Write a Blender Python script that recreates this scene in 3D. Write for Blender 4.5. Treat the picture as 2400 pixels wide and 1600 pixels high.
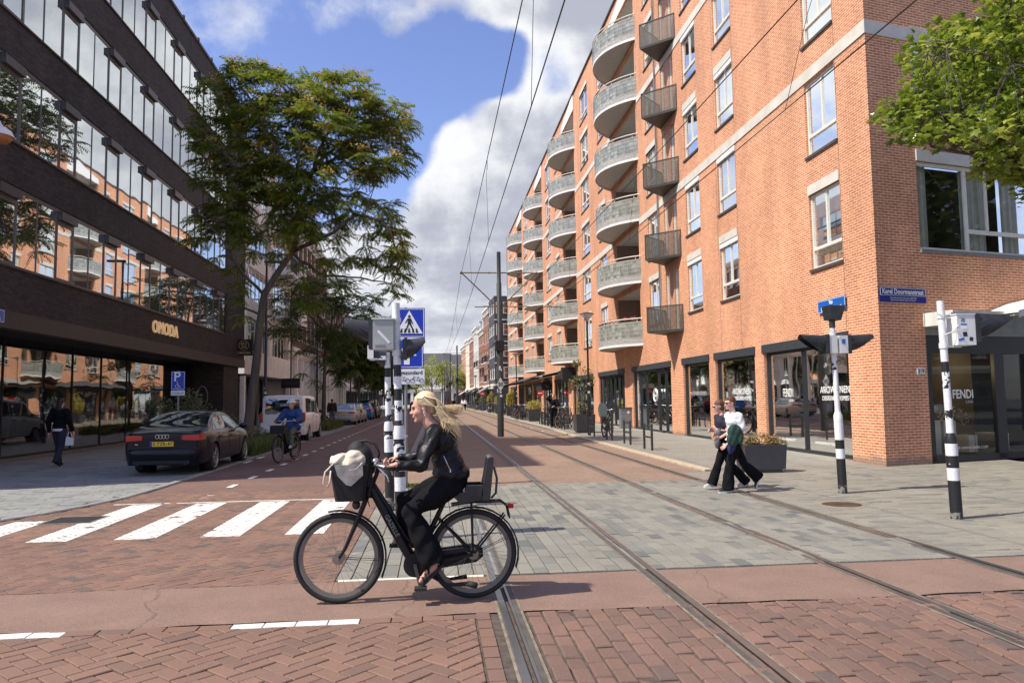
import bpy, bmesh, math, random
import numpy as np
from mathutils import Vector, Matrix, Quaternion
from mathutils.kdtree import KDTree
R=math.radians; PI=math.pi
SC=bpy.context.scene; COL=SC.collection
for o in list(bpy.data.objects): bpy.data.objects.remove(o)
random.seed(7)
# ---------------- camera, sky, sun, exposure ----------------
H=1.66; YAW=R(5.93); PIT=R(4.37); ROL=0.0136; F=1760.
fw=Vector((math.sin(YAW)*math.cos(PIT),math.cos(YAW)*math.cos(PIT),math.sin(PIT)))
r0=Vector((math.cos(YAW),-math.sin(YAW),0)); u0=r0.cross(fw)
rt=r0*math.cos(ROL)-u0*math.sin(ROL); up=u0*math.cos(ROL)+r0*math.sin(ROL)
cd=bpy.data.cameras.new('camera'); cam=bpy.data.objects.new('camera',cd); COL.objects.link(cam)
cam.matrix_world=Matrix(((rt.x,up.x,-fw.x,0),(rt.y,up.y,-fw.y,0),(rt.z,up.z,-fw.z,H),(0,0,0,1)))
cd.sensor_width=36; cd.lens=36*F/2400; cd.clip_end=3000; cd.clip_start=.05
SC.camera=cam
SUN_AZ=R(14); SUN_EL=R(53)          # light travels towards +X and a little +Y
sdir=Vector((-math.cos(SUN_AZ)*math.cos(SUN_EL),-math.sin(SUN_AZ)*math.cos(SUN_EL),math.sin(SUN_EL)))
sl=bpy.data.lights.new('sun','SUN'); sl.energy=5.0; sl.angle=R(.53); sl.color=(1,.92,.79)
so=bpy.data.objects.new('sun',sl); COL.objects.link(so); so.rotation_mode='QUATERNION'
so.rotation_quaternion=sdir.to_track_quat('Z','Y'); so.location=(-30,-10,60)
SC.view_settings.view_transform='Standard'; SC.view_settings.look='None'
SC.view_settings.exposure=0.30; SC.view_settings.gamma=1
def ray(x,y): return fw*F+rt*(x-1200)-up*(y-800)
W=bpy.data.worlds.new('World'); SC.world=W; W.use_nodes=True
def world():
    nt=W.node_tree; nt.nodes.clear(); N=nt.nodes.new; L=nt.links.new
    def val(v,s,i=0):
        if hasattr(v,'is_output'): L(v,s)
        else: s.default_value=v
    def M(op,a,b=None,c=None,clamp=False):
        n=N('ShaderNodeMath'); n.operation=op; n.use_clamp=clamp
        val(a,n.inputs[0])
        if b is not None: val(b,n.inputs[1])
        if c is not None: val(c,n.inputs[2])
        return n.outputs[0]
    out=N('ShaderNodeOutputWorld'); bg=N('ShaderNodeBackground'); L(bg.outputs[0],out.inputs[0])
    sky=N('ShaderNodeTexSky'); sky.sky_type='NISHITA'; sky.sun_disc=False
    sky.sun_elevation=SUN_EL; sky.sun_rotation=math.atan2(sdir.x,sdir.y); sky.air_density=1.0; sky.dust_density=.6; sky.ozone_density=2.0
    tint=N('ShaderNodeMix'); tint.data_type='RGBA'; tint.blend_type='MULTIPLY'; tint.inputs[0].default_value=1
    L(sky.outputs[0],tint.inputs[6]); tint.inputs[7].default_value=(1.04,.97,1.20,1)
    tc=N('ShaderNodeTexCoord'); sx=N('ShaderNodeSeparateXYZ'); L(tc.outputs['Generated'],sx.inputs[0])
    z=M('ADD',M('MAXIMUM',sx.outputs[2],0.0),.16)
    cx=N('ShaderNodeCombineXYZ'); L(M('DIVIDE',sx.outputs[0],z),cx.inputs[0]); L(M('DIVIDE',sx.outputs[1],z),cx.inputs[1]); cx.inputs[2].default_value=3.1
    def noise(vec,sc,det,ro=.55,dist=0):
        n=N('ShaderNodeTexNoise'); n.inputs['Scale'].default_value=sc; n.inputs['Detail'].default_value=det; n.inputs['Roughness'].default_value=ro; n.inputs['Distortion'].default_value=dist
        L(vec,n.inputs['Vector']); return n.outputs['Fac']
    n1=noise(cx.outputs[0],1.15,9,.6,.15)
    nd=noise(tc.outputs['Generated'],9,8,.62,.1)
    cov=M('ADD',M('MULTIPLY',n1,.95),M('MULTIPLY',nd,.95)); cov=M('SUBTRACT',cov,.345)
    blobs=[((1150,345),9,.28),((1180,440),9,.2),((1290,230),5,.20),((1020,600),11,.24),((1180,660),9,.24),((930,640),8,.16),((1000,760),9,.2),((1280,30),7,.24),((1100,20),5,.16),((1040,230),4,.10),
           ((760,290),9,-.34),((880,230),7,-.22),((1345,150),3.4,-.5),((850,400),5.5,-.26),((935,330),3.6,-.24),((850,95),4.5,.24),((655,60),5.5,.24),((500,40),5,.17),((960,105),3,.14),((740,150),4,.10),((520,40),9,-.16),((760,20),7,-.12),((1255,150),4.2,-.62),((1160,135),3.4,-.5),((1060,160),4.6,-.5),((980,200),4,-.3),((1320,30),6,.16),((1420,10),6,.2)]
    extra=[((11,25,14),20,.40),((11,22,22),24,.35),((-13,20,9),17,.4),((9,30,14),14,.3),((-12,14,14),20,.2)]  # clouds out of view, added to whiten what the facade windows reflect
    for dd,deg,w in [(ray(*b[0]),b[1],b[2]) for b in blobs]+extra:
        d=Vector(dd).normalized()
        vm=N('ShaderNodeVectorMath'); vm.operation='DOT_PRODUCT'; L(tc.outputs['Generated'],vm.inputs[0]); vm.inputs[1].default_value=d
        mr=N('ShaderNodeMapRange'); mr.interpolation_type='SMOOTHSTEP'; L(vm.outputs['Value'],mr.inputs[0]); mr.inputs[1].default_value=math.cos(R(deg)); mr.inputs[2].default_value=1-(1-math.cos(R(deg)))*.05
        mr.inputs[3].default_value=0; mr.inputs[4].default_value=w
        cov=M('ADD',cov,mr.outputs[0])
    low=N('ShaderNodeMapRange'); low.interpolation_type='SMOOTHSTEP'; L(sx.outputs[2],low.inputs[0]); low.inputs[1].default_value=.34; low.inputs[2].default_value=.02; low.inputs[3].default_value=0; low.inputs[4].default_value=.16
    cov=M('ADD',cov,low.outputs[0])
    mk=N('ShaderNodeMapRange'); mk.interpolation_type='SMOOTHSTEP'; L(cov,mk.inputs[0]); mk.inputs[1].default_value=.57; mk.inputs[2].default_value=.98; mk.inputs[3].default_value=0; mk.inputs[4].default_value=1
    # cloud colour: bright rims, lavender grey where thick
    n2=noise(cx.outputs[0],2.1,6,.55,.3); n3=noise(tc.outputs['Generated'],7,8,.6,.2)
    th=N('ShaderNodeMapRange'); L(M('ADD',M('MULTIPLY',n2,.7),M('ADD',M('MULTIPLY',n3,1.1),M('MULTIPLY',cov,.30))),th.inputs[0]); th.inputs[1].default_value=1.04; th.inputs[2].default_value=1.44
    th.interpolation_type='SMOOTHSTEP'
    cc=N('ShaderNodeMix'); cc.data_type='RGBA'; L(th.outputs[0],cc.inputs[0]); cc.inputs[6].default_value=(.80,.81,.83,1); cc.inputs[7].default_value=(.40,.42,.50,1)
    sc=N('ShaderNodeVectorMath'); sc.operation='SCALE'; L(tint.outputs[2],sc.inputs[0]); sc.inputs[3].default_value=.14
    mx=N('ShaderNodeMix'); mx.data_type='RGBA'; L(mk.outputs[0],mx.inputs[0]); L(sc.outputs[0],mx.inputs[6]); L(cc.outputs[2],mx.inputs[7])
    L(mx.outputs[2],bg.inputs[0]); bg.inputs[1].default_value=1.0
world()
W.cycles.sampling_method='MANUAL'; W.cycles.sample_map_resolution=1024
# ---------------- naming, tagging, meshes ----------------
def tag(o,label=None,cat=None,group=None,kind=None):
    if label: o['label']=label
    if cat: o['category']=cat
    if group: o['group']=group
    if kind: o['kind']=kind
    return o
def thing(name,label,cat,loc=(0,0,0),rz=0,group=None):
    o=bpy.data.objects.new(name,None); COL.objects.link(o); o.empty_display_size=.2
    o.location=loc; o.rotation_euler=(0,0,rz); o['M']=[loc[0],loc[1],loc[2],rz]
    return tag(o,label,cat,group)
def ray_(px,py): return ray(px,py)
def G(px,py,z=0.):
    d=ray(px,py); t=(z-H)/d.z; return Vector((0,0,H))+d*t
def AY(px,py,Y): d=ray(px,py); return Vector((0,0,H))+d*(Y/d.y)
def AX(px,py,X): d=ray(px,py); return Vector((0,0,H))+d*(X/d.x)
class MB:
    def __init__(s): s.v=[]; s.f=[]; s.m=[]; s.uv={}
    def add(s,vs,fs,m=0):
        b=len(s.v); s.v.extend([tuple(p) for p in vs])
        for f in fs: s.f.append([b+i for i in f]); s.m.append(m)
    def box(s,x0,x1,y0,y1,z0,z1,m=0):
        s.add([(x0,y0,z0),(x1,y0,z0),(x1,y1,z0),(x0,y1,z0),(x0,y0,z1),(x1,y0,z1),(x1,y1,z1),(x0,y1,z1)],
              [(0,3,2,1),(4,5,6,7),(0,1,5,4),(1,2,6,5),(2,3,7,6),(3,0,4,7)],m)
    def obox(s,c,sz,M=None,m=0):
        x,y,z=[a/2 for a in sz]; vs=[Vector((i*x,j*y,k*z)) for k in(-1,1) for i,j in((-1,-1),(1,-1),(1,1),(-1,1))]
        c=Vector(c); vs=[c+(M@v if M else v) for v in vs]
        s.add(vs,[(0,3,2,1),(4,5,6,7),(0,1,5,4),(1,2,6,5),(2,3,7,6),(3,0,4,7)],m)
    def bar(s,p,q,w,d,m=0,upv=(0,0,1)):
        p=Vector(p);q=Vector(q);a=(q-p); 
        if a.length<1e-6: return
        l=a.length; a.normalize(); u=Vector(upv); 
        if abs(a.dot(u))>.98: u=Vector((1,0,0))
        sx=a.cross(u).normalized(); sz=sx.cross(a).normalized()
        s.obox((p+q)/2,(w,l,d),Matrix((sx,a,sz)).transposed(),m)
    def quad(s,a,b,c,d,m=0): s.add([a,b,c,d],[(0,1,2,3)],m)
    def tube(s,pts,r,n=8,m=0,cap=True,closed=False):
        P=[Vector(p) for p in pts]; k=len(P); rs=r if hasattr(r,'__len__') else [r]*k
        ref=None; rings=[]
        for i,p in enumerate(P):
            a=(P[(i+1)%k]-P[i-1]) if closed else (P[min(i+1,k-1)]-P[max(i-1,0)])
            if a.length<1e-9: a=Vector((0,0,1))
            a.normalize()
            if ref is None:
                ref=Vector((0,0,1)) if abs(a.z)<.9 else Vector((1,0,0))
            x=(ref-a*ref.dot(a)); 
            if x.length<1e-5: x=a.orthogonal()
            x.normalize(); ref=x; y=a.cross(x)
            rings.append([p+(x*math.cos(2*PI*j/n)+y*math.sin(2*PI*j/n))*rs[i] for j in range(n)])
        vs=[v for g in rings for v in g]; fs=[]
        for i in range(k if closed else k-1):
            i2=(i+1)%k
            for j in range(n): fs.append((i*n+j,i*n+(j+1)%n,i2*n+(j+1)%n,i2*n+j))
        if cap and not closed: fs.append(tuple(range(n))[::-1]); fs.append(tuple((k-1)*n+j for j in range(n)))
        s.add(vs,fs,m)
    def cyl(s,p,q,r,r2=None,n=12,m=0): s.tube([p,q],[r,r if r2 is None else r2],n,m)
    def lathe(s,prof,c=(0,0,0),n=16,m=0,M=None,a0=0,a1=2*PI):
        c=Vector(c); full=abs(a1-a0-2*PI)<1e-6; k=n if full else n+1; vs=[]
        for r,z in prof:
            for j in range(k):
                a=a0+(a1-a0)*j/n; v=Vector((r*math.cos(a),r*math.sin(a),z)); vs.append(c+(M@v if M else v))
        fs=[]
        for i in range(len(prof)-1):
            for j in range(n):
                j2=(j+1)%k; fs.append((i*k+j,i*k+j2,(i+1)*k+j2,(i+1)*k+j))
        s.add(vs,fs,m)
    def ell(s,c,r,M=None,n=12,m=0,k=8):
        c=Vector(c); vs=[];fs=[]
        for i in range(k+1):
            t=PI*i/k
            for j in range(n):
                a=2*PI*j/n; v=Vector((r[0]*math.sin(t)*math.cos(a),r[1]*math.sin(t)*math.sin(a),-r[2]*math.cos(t))); vs.append(c+(M@v if M else v))
        for i in range(k):
            for j in range(n): fs.append((i*n+j,i*n+(j+1)%n,(i+1)*n+(j+1)%n,(i+1)*n+j))
        s.add(vs,fs,m)
    def prism(s,poly,d,m=0,o=(0,0,0),U=(1,0,0),V=(0,0,1)):
        """polygon in plane (U,V) at o, extruded by vector d"""
        o=Vector(o);U=Vector(U);V=Vector(V);d=Vector(d); n=len(poly)
        a=[o+U*p[0]+V*p[1] for p in poly]; b=[p+d for p in a]
        fs=[tuple(range(n))[::-1],tuple(range(n,2*n))]+[(i,(i+1)%n,n+(i+1)%n,n+i) for i in range(n)]
        s.add(a+b,fs,m)
    def build(s,name,mats,parent=None,world=False,smooth=False,fix=True,sharp=None):
        me=bpy.data.meshes.new(name)
        vs=s.v
        if world and parent is not None:
            lx,ly,lz,rz=parent['M']; inv=(Matrix.Translation((lx,ly,lz))@Matrix.Rotation(rz,4,'Z')).inverted()
            A=np.array(inv); P=np.array(vs,float).reshape(-1,3); vl=(P@A[:3,:3].T+A[:3,3])
        else: vl=np.array(vs,float).reshape(-1,3)
        me.from_pydata(vl.tolist(),[],s.f)
        if not isinstance(mats,(list,tuple)): mats=[mats]
        for m in mats: me.materials.append(m)
        me.polygons.foreach_set('material_index',s.m)
        if fix:
            bm=bmesh.new(); bm.from_mesh(me); bmesh.ops.recalc_face_normals(bm,faces=bm.faces); bm.to_mesh(me); bm.free()
        # metric UV: u along the horizontal tangent, v up (or x,y on flat faces)
        uvl=me.uv_layers.new(name='UVMap'); nf=len(me.polygons)
        ls=np.empty(nf,int); lt=np.empty(nf,int); me.polygons.foreach_get('loop_start',ls); me.polygons.foreach_get('loop_total',lt)
        nr=np.empty(nf*3); me.polygons.foreach_get('normal',nr); nr=nr.reshape(-1,3)
        li=np.empty(len(me.loops),int); me.loops.foreach_get('vertex_index',li)
        P=vl[li]; Nn=np.repeat(nr,lt,axis=0)
        hz=np.abs(Nn[:,2])>.75; t=np.stack([-Nn[:,1],Nn[:,0]],1); ln=np.linalg.norm(t,axis=1)+1e-9; t=t/ln[:,None]
        sg=np.where(t[:,0]+t[:,1]*1.001<0,-1,1); t=t*sg[:,None]
        u=np.where(hz,P[:,0],P[:,0]*t[:,0]+P[:,1]*t[:,1]); v=np.where(hz,P[:,1],P[:,2])
        uvl.data.foreach_set('uv',np.stack([u,v],1).ravel())
        if smooth: me.polygons.foreach_set('use_smooth',[True]*nf)
        if sharp: 
            try: me.set_sharp_from_angle(angle=R(sharp))
            except Exception: pass
        me.update()
        o=bpy.data.objects.new(name,me); COL.objects.link(o)
        if parent is not None: o.parent=parent
        return o
def copy_tree(o,loc=None,rz=None,label=None,group=None,parent=None):
    c=o.copy(); COL.objects.link(c)
    if parent is not None: c.parent=parent
    if loc is not None: c.location=loc
    if rz is not None: c.rotation_euler=(0,0,rz)
    if label: c['label']=label
    if group: c['group']=group
    for ch in list(o.children): copy_tree(ch,parent=c)
    return c
def drop(o):
    for ch in list(o.children): drop(ch)
    bpy.data.objects.remove(o)
# ---------------- materials ----------------
def newmat(name):
    m=bpy.data.materials.new(name); m.use_nodes=True; nt=m.node_tree; nt.nodes.clear()
    out=nt.nodes.new('ShaderNodeOutputMaterial'); b=nt.nodes.new('ShaderNodeBsdfPrincipled'); nt.links.new(b.outputs[0],out.inputs[0])
    return m,nt,b,out
def c4(c): return (c[0],c[1],c[2],1)
def mat(name,col,rough=.6,metal=0,var=.12,vs=6,bump=0,bs=60,spec=.5,island=0,coat=0,streak=0):
    m,nt,b,out=newmat(name); N=nt.nodes.new; L=nt.links.new
    b.inputs['Roughness'].default_value=rough; b.inputs['Metallic'].default_value=metal; b.inputs['Specular IOR Level'].default_value=spec
    if coat: b.inputs['Coat Weight'].default_value=coat; b.inputs['Coat Roughness'].default_value=.03
    tc=N('ShaderNodeTexCoord'); n=N('ShaderNodeTexNoise'); n.inputs['Scale'].default_value=vs; n.inputs['Detail'].default_value=5
    L(tc.outputs['Object'],n.inputs['Vector'])
    if streak:
        mp=N('ShaderNodeMapping'); mp.inputs['Scale'].default_value=(1,1,.12); L(tc.outputs['Object'],mp.inputs[0]); L(mp.outputs[0],n.inputs['Vector'])
    mr=N('ShaderNodeMapRange'); L(n.outputs['Fac'],mr.inputs[0]); mr.inputs[1].default_value=.3; mr.inputs[2].default_value=.7; mr.inputs[3].default_value=1-var; mr.inputs[4].default_value=1+var
    f=mr.outputs[0]
    if island:
        g=N('ShaderNodeNewGeometry'); m2=N('ShaderNodeMapRange'); L(g.outputs['Random Per Island'],m2.inputs[0]); m2.inputs[3].default_value=1-island; m2.inputs[4].default_value=1+island
        mm=N('ShaderNodeMath'); mm.operation='MULTIPLY'; L(f,mm.inputs[0]); L(m2.outputs[0],mm.inputs[1]); f=mm.outputs[0]
    sc=N('ShaderNodeVectorMath'); sc.operation='SCALE'; sc.inputs[0].default_value=col[:3]; L(f,sc.inputs[3]); L(sc.outputs[0],b.inputs['Base Color'])
    if bump:
        n2=N('ShaderNodeTexNoise'); n2.inputs['Scale'].default_value=bs; n2.inputs['Detail'].default_value=4; L(tc.outputs['Object'],n2.inputs['Vector'])
        bp=N('ShaderNodeBump'); bp.inputs['Strength'].default_value=bump; bp.inputs['Distance'].default_value=.01; L(n2.outputs['Fac'],bp.inputs['Height']); L(bp.outputs[0],b.inputs['Normal'])
    return m
def brickmat(name,c1,c2,mortar,w=.22,h=.0625,ms=.007,bump=.5,offset=.5,rough=.85,dirt=.18,rot=0,hue=None,sc=1,base_dirt=0,efflo=0):
    m,nt,b,out=newmat(name); N=nt.nodes.new; L=nt.links.new
    b.inputs['Roughness'].default_value=rough; b.inputs['Specular IOR Level'].default_value=.25
    uv=N('ShaderNodeUVMap'); uv.uv_map='UVMap'; mp=N('ShaderNodeMapping'); mp.inputs['Rotation'].default_value=(0,0,rot); L(uv.outputs[0],mp.inputs[0])
    br=N('ShaderNodeTexBrick'); br.offset=offset; br.inputs['Scale'].default_value=sc; br.inputs['Brick Width'].default_value=w; br.inputs['Row Height'].default_value=h
    br.inputs['Mortar Size'].default_value=ms; br.inputs['Mortar Smooth'].default_value=.3; br.inputs['Bias'].default_value=0
    br.inputs['Color1'].default_value=c4(c1); br.inputs['Color2'].default_value=c4(c2); br.inputs['Mortar'].default_value=c4(mortar)
    L(mp.outputs[0],br.inputs['Vector'])
    tc=N('ShaderNodeTexCoord'); n=N('ShaderNodeTexNoise'); n.inputs['Scale'].default_value=.7; n.inputs['Detail'].default_value=8; n.inputs['Roughness'].default_value=.65; mpd=N('ShaderNodeMapping'); mpd.inputs['Scale'].default_value=(1,1,.35); L(tc.outputs['Object'],mpd.inputs[0]); L(mpd.outputs[0],n.inputs['Vector'])
    mr=N('ShaderNodeMapRange'); L(n.outputs['Fac'],mr.inputs[0]); mr.inputs[1].default_value=.3; mr.inputs[2].default_value=.7; mr.inputs[3].default_value=1-dirt; mr.inputs[4].default_value=1+dirt
    n2=N('ShaderNodeTexNoise'); n2.inputs['Scale'].default_value=14; n2.inputs['Detail'].default_value=3; L(tc.outputs['Object'],n2.inputs['Vector'])
    mr2=N('ShaderNodeMapRange'); L(n2.outputs['Fac'],mr2.inputs[0]); mr2.inputs[1].default_value=.3; mr2.inputs[2].default_value=.7; mr2.inputs[3].default_value=.86; mr2.inputs[4].default_value=1.14
    mu=N('ShaderNodeMath'); mu.operation='MULTIPLY'; L(mr.outputs[0],mu.inputs[0]); L(mr2.outputs[0],mu.inputs[1])
    sc_=N('ShaderNodeVectorMath'); sc_.operation='SCALE'; L(br.outputs['Color'],sc_.inputs[0]); L(mu.outputs[0],sc_.inputs[3])
    col=sc_.outputs[0]
    if base_dirt:
        sx=N('ShaderNodeSeparateXYZ'); L(tc.outputs['Object'],sx.inputs[0]); n3=N('ShaderNodeTexNoise'); n3.inputs['Scale'].default_value=3; n3.inputs['Detail'].default_value=6; L(tc.outputs['Object'],n3.inputs['Vector'])
        ad=N('ShaderNodeMath'); ad.operation='MULTIPLY_ADD'; L(n3.outputs['Fac'],ad.inputs[0]); ad.inputs[1].default_value=-.35; L(sx.outputs[2],ad.inputs[2])
        m3=N('ShaderNodeMapRange'); L(ad.outputs[0],m3.inputs[0]); m3.inputs[1].default_value=.04; m3.inputs[2].default_value=-.08; m3.inputs[3].default_value=0; m3.inputs[4].default_value=base_dirt
        mx=N('ShaderNodeMix'); mx.data_type='RGBA'; L(m3.outputs[0],mx.inputs[0]); L(col,mx.inputs[6]); mx.inputs[7].default_value=(.22,.17,.14,1); col=mx.outputs[2]
    L(col,b.inputs['Base Color'])
    bp=N('ShaderNodeBump'); bp.inputs['Strength'].default_value=bump; bp.inputs['Distance'].default_value=.008; bp.invert=True; L(br.outputs['Fac'],bp.inputs['Height']); L(bp.outputs[0],b.inputs['Normal'])
    return m
def glassmat(name,col=(.02,.025,.025),refl=.35,rough=.02,trans=.6,warp=.0,fres=1.45):
    """window glass: reflects by angle, lets part of the room through"""
    m,nt,b,out=newmat(name); N=nt.nodes.new; L=nt.links.new; nt.nodes.remove(b)
    gl=N('ShaderNodeBsdfGlossy'); gl.inputs['Roughness'].default_value=rough; gl.inputs['Color'].default_value=(.93,.97,.96,1)
    if trans>0:
        tr=N('ShaderNodeBsdfTransparent'); tr.inputs[0].default_value=(trans,trans*1.02,trans,1)
    else:
        tr=N('ShaderNodeBsdfDiffuse'); tr.inputs[0].default_value=c4(col)
    fr=N('ShaderNodeFresnel'); fr.inputs['IOR'].default_value=fres
    mr=N('ShaderNodeMapRange'); L(fr.outputs[0],mr.inputs[0]); mr.inputs[1].default_value=0; mr.inputs[2].default_value=1; mr.inputs[3].default_value=refl; mr.inputs[4].default_value=1
    mx=N('ShaderNodeMixShader'); L(mr.outputs[0],mx.inputs[0]); L(tr.outputs[0],mx.inputs[1]); L(gl.outputs[0],mx.inputs[2]); L(mx.outputs[0],out.inputs[0])
    if warp:
        tc=N('ShaderNodeTexCoord'); n=N('ShaderNodeTexNoise'); n.inputs['Scale'].default_value=.9; n.inputs['Detail'].default_value=1; L(tc.outputs['Object'],n.inputs['Vector'])
        bp=N('ShaderNodeBump'); bp.inputs['Strength'].default_value=1; bp.inputs['Distance'].default_value=warp; L(n.outputs['Fac'],bp.inputs['Height']); L(bp.outputs[0],gl.inputs['Normal'])
    return m
def leafmat(name,c1,c2,trans=.35,yellow=None,rough=.45):
    m,nt,b,out=newmat(name); N=nt.nodes.new; L=nt.links.new
    g=N('ShaderNodeNewGeometry'); rp=N('ShaderNodeValToRGB'); rp.color_ramp.elements[0].color=c4(c1); rp.color_ramp.elements[1].color=c4(c2)
    rp.color_ramp.elements[0].position=0; rp.color_ramp.elements[1].position=.85
    L(g.outputs['Random Per Island'],rp.inputs[0]); col=rp.outputs[0]
    if yellow:
        tc=N('ShaderNodeTexCoord'); n=N('ShaderNodeTexNoise'); n.inputs['Scale'].default_value=yellow[1]; n.inputs['Detail'].default_value=2; L(tc.outputs['Object'],n.inputs['Vector'])
        mr=N('ShaderNodeMapRange'); L(n.outputs['Fac'],mr.inputs[0]); mr.inputs[1].default_value=yellow[2]; mr.inputs[2].default_value=yellow[2]+.07
        mx=N('ShaderNodeMix'); mx.data_type='RGBA'; L(mr.outputs[0],mx.inputs[0]); L(col,mx.inputs[6]); mx.inputs[7].default_value=c4(yellow[0]); col=mx.outputs[2]
    L(col,b.inputs['Base Color']); b.inputs['Roughness'].default_value=rough; b.inputs['Specular IOR Level'].default_value=.45
    tl=N('ShaderNodeBsdfTranslucent'); L(col,tl.inputs[0])
    mx=N('ShaderNodeMixShader'); mx.inputs[0].default_value=trans; L(b.outputs[0],mx.inputs[1]); L(tl.outputs[0],mx.inputs[2]); L(mx.outputs[0],out.inputs[0])
    return m
def tsrand(a,b): return random.uniform(a,b)
MT={}
MT['black']=mat('black_paint',(.012,.012,.013),.38,var=.3,bump=.1)
MT['blackm']=mat('black_matt',(.014,.014,.015),.75)
MT['white']=mat('white_paint',(.78,.78,.76),.45,var=.06)
MT['cream']=mat('cream_paint',(.70,.68,.60),.5,var=.05)
MT['darkgrey']=mat('dark_grey_metal',(.035,.037,.04),.45,var=.15)
MT['midgrey']=mat('grey_metal',(.22,.23,.235),.45,.3)
MT['steel']=mat('steel',(.5,.5,.5),.28,.95,var=.15)
MT['chrome']=mat('chrome',(.75,.75,.76),.12,1,var=.03)
MT['rubber']=mat('rubber',(.018,.018,.018),.8)
MT['concrete']=mat('concrete',(.52,.50,.46),.85,var=.13,vs=1.5,bump=.2,bs=30)
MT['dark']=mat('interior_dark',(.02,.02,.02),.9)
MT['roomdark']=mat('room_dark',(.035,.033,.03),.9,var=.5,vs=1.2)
MT['skin']=mat('skin',(.62,.36,.26),.5,var=.05)
MT['curtain']=mat('curtain_fabric',(.82,.81,.76),.9,var=.08)
MT['glass']=glassmat('window_glass',refl=.03,trans=.88)
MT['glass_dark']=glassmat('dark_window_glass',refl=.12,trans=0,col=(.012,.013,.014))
MT['glass_shop']=glassmat('shop_glass',refl=.09,trans=.75,warp=.004)
MT['red_lamp']=mat('red_lens',(.5,.012,.01),.15,coat=.6)
# ---------------- ground ----------------
def clip(poly,x0,x1,y0,y1):
    def cl(p,f,inter):
        o=[]
        for i in range(len(p)):
            a=p[i];b=p[(i+1)%len(p)]; fa=f(a);fb=f(b)
            if fa: o.append(a)
            if fa!=fb: o.append(inter(a,b))
        return o
    for ax,lim,sg in((0,x0,1),(0,x1,-1),(1,y0,1),(1,y1,-1)):
        if not poly: return poly
        poly=cl(poly,lambda p:(p[ax]-lim)*sg>=0,lambda a,b:tuple(a[k]+(b[k]-a[k])*((lim-a[ax])/(b[ax]-a[ax])) for k in(0,1)))
    return poly
def inset(poly,d):
    cx=sum(p[0] for p in poly)/len(poly); cy=sum(p[1] for p in poly)/len(poly); r=max(math.hypot(p[0]-cx,p[1]-cy) for p in poly)
    # shrink each edge inward
    n=len(poly); L=[]
    for i in range(n):
        a=poly[i];b=poly[(i+1)%n]; dx=b[0]-a[0];dy=b[1]-a[1];l=math.hypot(dx,dy)
        if l<1e-4: continue
        nx,ny=-dy/l,dx/l
        if nx*(cx-a[0])+ny*(cy-a[1])<0: nx,ny=-nx,-ny
        L.append((a[0]+nx*d,a[1]+ny*d,dx/l,dy/l))
    o=[]
    for i in range(len(L)):
        p=L[i-1];q=L[i]; det=p[2]*q[3]-p[3]*q[2]
        if abs(det)<1e-3: continue
        t=((q[0]-p[0])*q[3]-(q[1]-p[1])*q[2])/det; o.append((p[0]+p[2]*t,p[1]+p[3]*t))
    return o if len(o)>=3 else None
def area(p): return abs(sum(p[i][0]*p[(i+1)%len(p)][1]-p[(i+1)%len(p)][0]*p[i][1] for i in range(len(p))))/2
def stone(mb,poly,z,gap,bev=.003,m=0,tilt=.0012):
    if len(poly)<3 or area(poly)<.0012: return
    a=inset(poly,gap/2); 
    if not a or area(a)<.0008: return
    t=inset(a,bev)
    if not t or len(t)!=len(a): return
    n=len(a); tx=random.gauss(0,tilt*6); ty=random.gauss(0,tilt*6); zz=z+random.gauss(0,tilt*.6); cx=a[0][0];cy=a[0][1]
    f=lambda p,dz:(p[0],p[1],zz+dz+(p[0]-cx)*tx+(p[1]-cy)*ty)
    vs=[f(p,0) for p in t]+[f(p,-bev*1.1) for p in a]+[(p[0],p[1],z-.02) for p in a]
    fs=[tuple(range(n))]+[(n+i,n+(i+1)%n,(i+1)%n,i) for i in range(n)]+[(2*n+i,2*n+(i+1)%n,n+(i+1)%n,n+i) for i in range(n)]
    mb.add(vs,fs,m)
def herring(x0,x1,y0,y1,w,ang=R(45)):
    """herringbone bricks (2w x w) rotated by ang"""
    c,s=math.cos(ang),math.sin(ang); out=[]
    cx,cy=(x0+x1)/2,(y0+y1)/2; rad=math.hypot(x1-x0,y1-y0)/2+3*w; n=int(rad/w)+3
    for i in range(-n,n+1):
        for j in range(-n,n+1):
            k=(i-j)%4      # classic 2:1 herringbone on a grid
            if k==0: r=[(i,j),(i+2,j),(i+2,j+1),(i,j+1)]
            elif k==2: r=[(i,j-1),(i+1,j-1),(i+1,j+1),(i,j+1)]
            else: continue
            P=[(cx+(a*c-b*s)*w,cy+(a*s+b*c)*w) for a,b in r]
            out.append(P)
    return out
def bond(x0,x1,y0,y1,w,l,alongY=True,var=.0,lens=None):
    out=[]; a0,a1,b0,b1=(x0,x1,y0,y1) if alongY else (y0,y1,x0,x1); i=0; a=a0
    while a<a1-1e-6:
        b=b0-(i%2)*l/2-random.uniform(0,l*.25); ww=w if not isinstance(w,(list,tuple)) else random.choice(w)
        while b<b1:
            ll=(random.choice(lens) if lens else l)+random.uniform(-var,var)
            r=(a,a+ww,b,b+ll); P=[(r[0],r[2]),(r[1],r[2]),(r[1],r[3]),(r[0],r[3])]
            if not alongY: P=[(q,p) for p,q in P][::-1]
            out.append(P); b+=ll
        a+=ww; i+=1
    return out
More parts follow.
